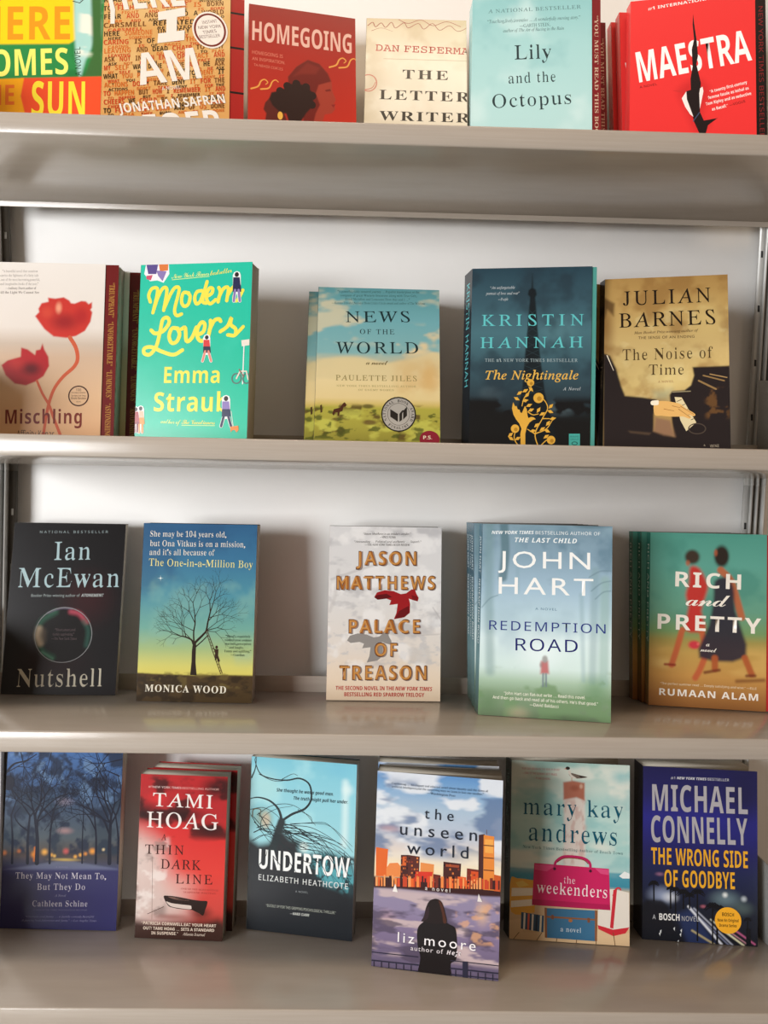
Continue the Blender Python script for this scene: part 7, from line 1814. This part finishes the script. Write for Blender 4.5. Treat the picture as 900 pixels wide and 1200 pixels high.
def seg_dist(x, y, pts, closed):
    d = np.full(x.shape, 1e9)
    inside = np.zeros(x.shape, bool)
    m = len(pts)
    for i in range(m if closed else m - 1):
        (ax, ay), (bx, by_) = pts[i], pts[(i + 1) % m]
        dx, dy = bx - ax, by_ - ay
        L2 = dx * dx + dy * dy + 1e-9
        t = np.clip(((x - ax) * dx + (y - ay) * dy) / L2, 0, 1)
        d = np.minimum(d, np.hypot(x - ax - t * dx, y - ay - t * dy))
        if closed:
            c = (ay > y) != (by_ > y)
            xc = ax + (y - ay) * dx / (dy if abs(dy) > 1e-9 else 1e-9)
            inside ^= c & (x < xc)
    return d, inside


def smooth(t):
    t = np.clip(t, 0, 1)
    return t * t * (3 - 2 * t)


def curve(pts, n=5):
    P_ = [np.array(q, float) for q in pts]
    P_ = [2 * P_[0] - P_[1]] + P_ + [2 * P_[-1] - P_[-2]]
    o = []
    for i in range(1, len(P_) - 2):
        for j in range(n):
            t = j / n
            o.append(0.5 * ((2 * P_[i]) + (P_[i + 1] - P_[i - 1]) * t + (2 * P_[i - 1] - 5 * P_[i] + 4 * P_[i + 1] - P_[i + 2]) * t * t + (3 * P_[i] - P_[i - 1] - 3 * P_[i + 1] + P_[i + 2]) * t ** 3))
    o.append(P_[-2])
    return o


class Cover:
    """one printed face: a fine lattice carrying soft artwork plus crisp shapes lying on it"""

    def __init__(self, w, h, cell=0.9):
        self.w, self.h = w, h
        nx, ny = int(w / cell), int(h / cell)
        gx, gy = np.meshgrid(np.linspace(0, w, nx + 1), np.linspace(0, h, ny + 1))
        self.x, self.y = gx, gy
        self.c = np.ones(gx.shape + (3,)) * 0.8
        idx = np.arange((nx + 1) * (ny + 1)).reshape(ny + 1, nx + 1)
        self.quads = np.stack([idx[1:, :-1].ravel(), idx[1:, 1:].ravel(), idx[:-1, 1:].ravel(), idx[:-1, :-1].ravel()], 1)
        self.dv, self.df, self.dc, self.dz = [], [], [], []
        self.n0 = gx.size
        self.lev = 0
        self.k = 0

    def mix(self, h, a):
        a = a[..., None]
        self.c = self.c * (1 - a) + lin(h) * a

    def crisp(self, pts, faces, h, rise=None, step=1):
        self.lev += step
        pts = np.asarray(pts, float)
        pts = np.stack([np.clip(pts[:, 0], 0, self.w), np.clip(pts[:, 1], 0, self.h)], 1)
        self.dv.append(np.column_stack([pts, 0.02 + 0.0045 * self.lev + (0 if rise is None else rise)]) if rise is not None else np.column_stack([pts, np.full(len(pts), 0.02 + 0.0045 * self.lev)]))
        self.dc.append(np.tile(lin(h), (len(pts), 1)))
        self.df += [np.asarray(f_) + self.n0 + self.k for f_ in faces]
        self.k += len(pts)

    def ribbon(self, pts, w0, w1, h):
        P_ = np.array(pts, float)
        T_ = np.gradient(P_, axis=0)
        T_ /= np.linalg.norm(T_, axis=1)[:, None] + 1e-9
        N_ = np.stack([-T_[:, 1], T_[:, 0]], 1)
        ww = np.linspace(w0, w1, len(P_))[:, None] / 2
        m = len(P_)
        v = np.concatenate([P_ + N_ * ww, P_ - N_ * ww])
        f_ = [[i, i + 1, m + i + 1, m + i] for i in range(m - 1)]
        rise = list(np.linspace(0, 0.0032, m)) * 2
        k = len(v)
        for c0, wq, rz in ((P_[0], w0, -0.0008), (P_[-1], w1, 0.0040)):          # round ends
            if wq > 1.2:
                an = np.linspace(0, 2 * np.pi, 9)[:-1]
                v = np.concatenate([v, c0 + np.stack([np.cos(an), np.sin(an)], 1) * wq / 2])
                f_.append(list(range(k, k + 8)))
                rise += [rz] * 8
                k += 8
        self.crisp(v, f_, h, np.array(rise))

    def letters(self, key, h, ax, ay, bx, by_, hh, step=1):
        v, t = _glyphs[key]
        if not len(v):
            return
        x0, x1, y1 = v[:, 0].min(), v[:, 0].max(), v[:, 1].max()
        e = np.array([bx - ax, by_ - ay])
        L_ = np.linalg.norm(e)
        e = e / L_
        n_ = np.array([e[1], -e[0]])
        p = np.array([ax, ay]) + np.outer((v[:, 0] - x0) / (x1 - x0) * L_, e) + np.outer(v[:, 1] / y1 * hh, n_)
        self.crisp(p, list(t), h, None, step)

    def branch(self, h, x, y, ang, ln, w, dep, spr, rnd, out):
        a = math.radians(ang + rnd.uniform(-8, 8))
        x1, y1 = x + ln * math.cos(a), y - ln * math.sin(a)
        out.append(((x, y), (x1, y1), w, w * 0.65))
        if dep > 1:
            for s_ in ((-1, 1) if dep > 2 or rnd.rand() < 0.7 else (rnd.choice([-1, 1]),)):
                self.branch(h, x1, y1, ang + s_ * rnd.uniform(0.3, 1.25) * spr, ln * rnd.uniform(0.6, 0.9), max(w * 0.65, 0.16), dep - 1, spr, rnd, out)

    def run(self, ops):
        for o in ops:
            t = o[0]
            if t == 'g':
                ys = [q[0] for q in o[1]]
                cs = np.array([lin(q[1]) for q in o[1]])
                for k in range(3):
                    self.c[..., k] = np.interp(self.y, ys, cs[:, k])
            elif t == 'p':
                if o[3] > 1.9 and len(o[2]) > 5:
                    q = list(o[2])
                    o = (*o[:2], [tuple(z) for z in curve(q[-2:] + q + q[:2], 3)[6:-4]], *o[3:])
                d, ins = seg_dist(self.x, self.y, o[2], True)
                self.mix(o[1], smooth(np.where(ins, d, -d) / max(o[3], 0.5) * 0.5 + 0.5) * o[4])
            elif t == 'e':
                r = np.hypot((self.x - o[2]) / o[4], (self.y - o[3]) / o[5])
                self.mix(o[1], smooth((1 - r) / max(o[6], 0.02) + (0.5 if o[6] < 0.3 else 0)) * o[7])
            elif t == 's':
                d, _ = seg_dist(self.x, self.y, curve(o[2], 4), False)
                self.mix(o[1], smooth((o[3] / 2 - d) / max(o[4], 0.5) + 0.5) * o[5])
            elif t == 'n':
                _, h, sc, lo, hi, al, y0, y1, sd, x0, x1, st = o
                f_ = fbm(self.x / (sc * st) + 3.1 * sd, self.y / sc + 1.7 * sd, sd)
                m = smooth((f_ - lo) / (hi - lo)) * al
                fe = max(sc * 0.7, 1.0)
                m = m * smooth((self.y - y0) / fe + 0.5) * smooth((y1 - self.y) / fe + 0.5) * smooth((self.x - x0) / fe + 0.5) * smooth((x1 - self.x) / fe + 0.5)
                self.mix(h, m)
            elif t == 'C':
                q = o[2]
                m = len(q)
                q = curve(q[-2:] + q + q[:2], 4)[8:-5]
                self.crisp(q, [list(range(len(q)))], o[1])
            elif t == 'P':
                self.crisp(o[2], [list(range(len(o[2])))], o[1])
            elif t == 'L':
                self.ribbon(curve(o[2]) if o[5] and len(o[2]) > 2 else o[2], o[3], o[4], o[1])
            elif t == 'E':
                an = np.linspace(0, 2 * np.pi, 29)[:-1]
                self.crisp(np.stack([o[2] + o[4] * np.cos(an), o[3] + o[5] * np.sin(an)], 1), [list(range(28))], o[1])
            elif t == 'O':
                an = np.linspace(0, 2 * np.pi, 41)[:-1]
                q = np.stack([np.cos(an), np.sin(an)], 1)
                v = np.concatenate([q * [o[4], o[5]], q * [o[4] - o[6], o[5] - o[6]]]) + [o[2], o[3]]
                self.crisp(v, [[i, (i + 1) % 40, 40 + (i + 1) % 40, 40 + i] for i in range(40)], o[1])
            elif t == 'T':
                self.letters(want(o[1], o[2], o[9]), o[3], *o[4:9], 0 if o[2] == 'sansi' and o[8] < 4 else 1)
            elif t == 'A':
                _, s_, st, h, cx, cy, r, a0, a1, hh, inv = o
                for i, c in enumerate(s_):
                    if c == ' ':
                        continue
                    a = math.radians(a0 + (a1 - a0) * i / (len(s_) - 1))
                    ra = r
                    px, py = cx + ra * math.cos(a), cy + ra * math.sin(a)
                    tx, ty = (-math.sin(a), math.cos(a)) if not inv else (math.sin(a), -math.cos(a))
                    wd = hh * (0.35 if c == 'I' else 0.8) / 2
                    self.letters(want(c, st, 1.0), h, px - tx * wd, py - ty * wd, px + tx * wd, py + ty * wd, hh)
            elif t == 'B':
                segs = []
                self.branch(o[1], o[2], o[3], o[4], o[5], o[6], o[7], o[8], np.random.RandomState(o[9]), segs)
                vs, fs = [], []
                for (ax, ay), (bx, by_), w0, w1 in segs:
                    dx, dy = bx - ax, by_ - ay
                    L_ = math.hypot(dx, dy) + 1e-9
                    nx_, ny_ = -dy / L_ / 2, dx / L_ / 2
                    k = len(vs)
                    vs += [(ax + nx_ * w0, ay + ny_ * w0), (bx + nx_ * w1, by_ + ny_ * w1), (bx - nx_ * w1, by_ - ny_ * w1), (ax - nx_ * w0, ay - ny_ * w0)]
                    fs.append([k, k + 1, k + 2, k + 3])
                self.crisp(vs, fs, o[1])

    def emit(self, name, org, ux, vy, nn, thick, parent):
        """org: world of the top left corner, ux / vy: vectors per mm right / down, nn: unit normal towards the reader (metres)"""
        gx, gy = self.x.ravel(), self.y.ravel()
        v = org + np.outer(gx, ux) + np.outer(gy, vy)
        cols = [self.c.reshape(-1, 3)]
        faces = [self.quads]
        if self.dv:
            d = np.concatenate(self.dv)
            v = np.concatenate([v, org + np.outer(d[:, 0], ux) + np.outer(d[:, 1], vy) + np.outer(d[:, 2] * 1e-3, nn)])
            cols.append(np.concatenate(self.dc))
            by = {}
            for f_ in self.df:
                by.setdefault(len(f_), []).append(f_)
            faces += [np.array(q) for q in by.values()]
        # thickness of the card: rim and inside face
        k = len(v)
        cs = np.array([[0, 0], [self.w, 0], [self.w, self.h], [0, self.h]])
        r0 = org + np.outer(cs[:, 0], ux) + np.outer(cs[:, 1], vy)
        v = np.concatenate([v, r0, r0 - nn * thick])
        cc = np.array([self.c[0, 0], self.c[0, -1], self.c[-1, -1], self.c[-1, 0]])
        cols += [cc, np.tile(lin('#d8d4cc'), (4, 1))]
        faces.append(np.array([[k, k + 1, k + 5, k + 4], [k + 1, k + 2, k + 6, k + 5], [k + 2, k + 3, k + 7, k + 6], [k + 3, k, k + 4, k + 7], [k + 4, k + 5, k + 6, k + 7]]))
        return mesh_object(name, v, faces, M_PRINT, parent, np.concatenate(cols))


# ------------------------------------------------------------------ the books: thickness, shear, body turn (None = same as cover), spine, inner leaf, back colour, label
BODY = {
    'sun': dict(t=24, back='#2a4a2e', label='paperback with bold yellow brushed capitals on green and orange at top shelf left'),
    'iam': dict(t=22, flap=('#a8221f', 16, None, '#a8221f'), back='#7a1a18', label='orange paperback covered in handwritten rows under big white capitals'),
    'home': dict(t=20, back='#b58a3a', label='red paperback showing two dark heads in profile and orange waves'),
    'letter': dict(t=24, label='cream paperback with black spaced capitals and red handwriting along its top'),
    'lily': dict(t=24, by=0.02, flap=('#7c2024', 10, '“YOU MUST READ THIS BOOK”', '#c8a890'), label='pale aqua cloudy paperback in front, with dark red strip beside it'),
    'maestra': dict(t=15, by=0.0, flap=('#1a1212', 11, 'NEW YORK TIMES BESTSELLER', '#7c1f22'), label='bright red paperback with a black rip down the cover, frontmost copy'),
    'misch': dict(t=20, by=0.03, flap=('#6e1c1c', 15, '“TRIUMPHANT”   “UNFORGETTABLE”   “LUMINOUS”   “ASTONISHING”', '#b8863e'), back='#4a2420', label='cream paperback with two red poppies on the cover, front copy'),
    'modern': dict(t=26, back='#b8a890', label='turquoise paperback with yellow script and tiny walking figures'),
    'news': dict(t=14, label='paperback of blue sky over grassland with round silver seal, front copy'),
    'night': dict(t=30, by=0.17, spine=([(0, '#141e26'), (60, '#1c2a34'), (209, '#101316')], 'KRISTIN HANNAH', '#5fc0c4'), flap=('#4f9a90', 5, None, '#4f9a90'), label='dark teal paperback with a tower silhouette and golden bird'),
    'noise': dict(t=15, by=0.10, spine=([(0, '#14100e'), (204, '#14100e')], 'THE NOISE OF TIME', '#4a3c2a'), label='tan paperback showing hands at a black piano, front copy'),
    'nut': dict(t=13, label='glossy black paperback with a dim soap bubble ring'),
    'boy': dict(t=26, back='#1a1614', label='blue dusk paperback with a bare tree and a child on a ladder'),
    'treason': dict(t=22, by=0.05, spine=([(0, '#b02a30'), (203, '#a82a2e')], None, None), label='white paperback with bronze lettering and a red bird over grey bird'),
    'hart': dict(t=20, by=0.06, spine=([(0, '#4f6f7e'), (60, '#3f6272'), (150, '#6f9298'), (210, '#3f5248')], 'JOHN HART   REDEMPTION ROAD', '#dfe8ea'), label='misty blue forest paperback with a lone figure, frontmost of four copies'),
    'rich': dict(t=12, by=0.03, spine=([(0, '#2f6f60'), (120, '#3a6f58'), (150, '#7a6a38'), (203, '#7a5430')], 'RICH AND PRETTY', '#b8c8b8'), flap=('#b8262e', 4, None, '#b8262e'), label='green and sand paperback with two blurred walking women, frontmost copy'),
    'they': dict(t=19, back='#141418', label='dark blue paperback with a lamp-lit avenue of bare trees'),
    'hoag': dict(t=22, back='#b8282a', label='thick small red paperback with a rowing boat, front copy'),
    'under': dict(t=20, back='#1a3a40', label='aqua and black paperback with tangled dark hair strands'),
    'unseen': dict(t=24, by=-0.10, label='city sunset paperback with a woman seen from behind, front copy'),
    'week': dict(t=20, by=0.17, spine=([(0, '#2e3a34'), (208, '#1d2220')], 'mary kay andrews', '#4f6a5c'), label='seaside paperback with a gull on a post and bright pink bag'),
    'conn': dict(t=28, by=0.05, spine=([(0, '#12121c'), (208, '#0e0e12')], 'MICHAEL CONNELLY', '#34343e'), label='thick navy paperback with silver capitals and a round yellow disc'),
}
GROUP = 'face-out paperbacks on the shelves'


def make_book(key, closed=False, cell=None):
    row, X, Y, yw, lean, w, h = POSE[key]
    b = BODY[key]
    by = b.get('by')
    by = yw if by is None else by
    dy = 0.0 if closed else yw - by
    root = empty('paperback_book', (X, Y, shelf_z(int(row), X) + 0.0005), by, b['label'], 'book', GROUP)
    root.rotation_euler.y = -TILT[int(row)] * 0.75
    u = np.array([math.cos(dy), math.sin(dy), 0])
    nc = np.array([-math.sin(dy), math.cos(dy), 0])
    v = np.array([0, 0, 1]) * math.cos(lean) + nc * math.sin(lean)
    out = np.cross(u, v)
    hinge = -u * w / 2
    if closed:                                              # same hinge line as the flared front copy
        d0 = yw - by
        hinge = -np.array([math.cos(d0), math.sin(d0), 0]) * w / 2
    wm, hm = w * 1000, h * 1000
    c = COVERS[key]
    c.emit('front_cover', hinge + v * h, u * 1e-3, -v * 1e-3, out, 0.0004, root)
    # body axes; the foot of the block is level on the shelf
    t = b['t'] * 1e-3
    ax = np.array([1.0, 0, 0])
    e = np.array([b.get('sh', 0) * 1e-3, t, 0])
    en = e / np.linalg.norm(e)
    ext = b['flap'][1] * 1e-3 if 'flap' in b else 0.0
    g0 = 0.0014 if ext else 0.0006
    wb = w + (ext if key in ('iam', 'misch') else 0) - 0.0008
    vb = v * (h - 0.0012)
    base = hinge + np.array([0, 0, 0.0003])

    def prism(p0, a, d, up):
        return hexa([p0, p0 + a, p0 + a + d, p0 + d, p0 + up, p0 + a + up, p0 + a + d + up, p0 + d + up])
    pv, pf = prism(base + ax * 0.0008 + en * g0, ax * (wb - 0.0008), en * (np.linalg.norm(e) - g0 - 0.0008), vb)
    mesh_object('page_block', pv, pf, M_PAGE, root)
    bc = lin(b.get('back', '#8a8680'))
    bv, bf = prism(hinge + en * (np.linalg.norm(e) - 0.0006), ax * wb, en * 0.0006, v * h)
    mesh_object('back_cover', bv, bf, M_PRINT, root, np.tile(bc, (8, 1)))
    # spine
    le = np.linalg.norm(e)
    sp = Cover(le * 1000, hm, 3.0)
    if 'spine' in b:
        st, txt, tc_ = b['spine']
        sp.run([('g', st)])
        if txt:
            m = le * 1000
            sp.letters((txt, 'sansb', 1.0), tc_, m * 0.30, 14, m * 0.30, hm * 0.64, m * 0.40)
    else:
        col = c.c[:, 0, :]
        for k in range(3):
            sp.c[..., k] = np.interp(sp.y, c.y[:, 0], col[:, k])
    # seen from the spine side the front cover is on the right
    o0 = hinge + v * h + e
    sp.emit('spine', o0, -en * 1e-3, -v * 1e-3, np.array([-1.0, 0, 0]), 0.0004, root)
    if ext:
        fc, ex, txt, tcol = b['flap']
        fw = wm + ex
        fp = Cover(fw, hm - 1.0, 3.0)
        fp.run([('g', [(0, fc), (hm, fc)])])
        if key == 'iam':
            fp.run([('P', '#1c0f10', [(wm, q), (fw, q), (fw, q + 2.6), (wm, q + 2.6)]) for q in (18, 62, 118, 178)])
        if txt:
            fp.letters((txt, 'serifb' if key != 'maestra' else 'sansb', 1.0), tcol, wm + ex * 0.32, hm * 0.10, wm + ex * 0.32, hm * 0.97 if key == 'misch' else hm * 0.85, ex * 0.42)
        leaf = fp.emit('inner_leaf', hinge + v * (h - 0.0006) - out * 0.0009, u * 1e-3, -v * 1e-3, out, 0.0002, root)
        leaf['label'] = {'iam': 'red inner leaf with thin black bands', 'lily': 'dark red inner leaf with pale vertical words', 'maestra': 'black inner leaf with red vertical words',
                         'misch': 'dark red inner leaf with gold vertical words', 'night': 'teal inner leaf edge', 'rich': 'red inner leaf edge'}[key]
    return root


COVERS = {}
for key, (row, X, Y, yw, lean, w, h) in POSE.items():
    COVERS[key] = Cover(w * 1000, h * 1000)
for ops in ART.values():                                   # set all the type first
    for o in ops:
        if o[0] == 'T':
            want(o[1], o[2], o[9])
        elif o[0] == 'A':
            for ch in set(o[1]) - {' '}:
                want(ch, o[2], 1.0)
for b in BODY.values():
    if 'spine' in b and b['spine'][1]:
        want(b['spine'][1], 'sansb', 1.0)
    if 'flap' in b and b['flap'][2]:
        want(b['flap'][2], 'serifb', 1.0)
        want(b['flap'][2], 'sansb', 1.0)
set_type()
_keep = want


def want(s, style, sp):                                    # from here on every string is already set
    if style == 'serif' and s.upper() == s:
        style = 'serifcap'
    return (s, style, sp)


BOOK = {}
for key in POSE:
    COVERS[key].run(ART[key])
    BOOK[key] = make_book(key)


def copy_book(src, dx, dy, drot, label, drop=()):
    r = src.copy()
    COL.objects.link(r)
    r.location = (src.location.x + dx, src.location.y + dy, src.location.z)
    r.rotation_euler.z += drot
    r['label'] = label
    for ch in list(src.children):
        c = ch.copy()
        COL.objects.link(c)
        c.parent = r
    return r


COPIES = [
    ('hart', 0.0, 0.0260, 0.0, 'misty blue forest paperback, second of the four copies from the front'),
    ('hart', 0.001, 0.0480, 0.0, 'misty blue forest paperback, third of the four copies from the front'),
    ('hart', 0.0005, 0.0690, 0.0, 'misty blue forest paperback, rearmost of the four copies'),
    ('rich', -0.004, 0.0135, 0.0, 'green and sand paperback with blurred women, middle copy showing its spine'),
    ('rich', -0.010, 0.0265, 0.0, 'green and sand paperback with blurred women, rearmost copy showing its spine'),
    ('noise', -0.002, 0.0180, 0.0, 'tan piano paperback, rear copy showing only its black spine'),
    ('maestra', 0.0, 0.0200, 0.0, 'bright red ripped-cover paperback, middle copy showing a sliver of spine'),
    ('maestra', -0.004, 0.0400, 0.0, 'bright red ripped-cover paperback, rearmost copy, lower at its left'),
    ('lily', 0.021, 0.0310, 0.0, 'pale aqua cloudy paperback, rear copy showing only its dark red strip'),
    ('misch', 0.020, 0.0220, 0.0, 'cream poppy paperback, rear copy showing only its edge at right'),
    ('news', -0.0125, 0.0220, 0.0, 'sky and grassland paperback, rear copy sticking out at left'),
    ('hoag', 0.0075, 0.0240, -0.02, 'thick small red paperback, rear copy peeping over the front one'),
    ('unseen', 0.003, 0.0330, 0.02, 'city sunset paperback, rear copy peeping above the front one'),
]
first_closed = {}
for key, dx, dy, dr, lab in COPIES:
    if key in ('hart', 'rich', 'noise', 'maestra', 'lily', 'misch', 'unseen'):      # the copies behind are shut; the front cover of the first flares open
        if key not in first_closed:
            r = make_book(key, True)
            r.location.x += dx
            r.location.y += dy
            r.rotation_euler.z += dr
            r['label'] = lab
            first_closed[key] = (r, dx, dy)
        else:
            r, x0, y0 = first_closed[key]
            copy_book(r, dx - x0, dy - y0, dr, lab)
    else:
        copy_book(BOOK[key], dx, dy, dr, lab)
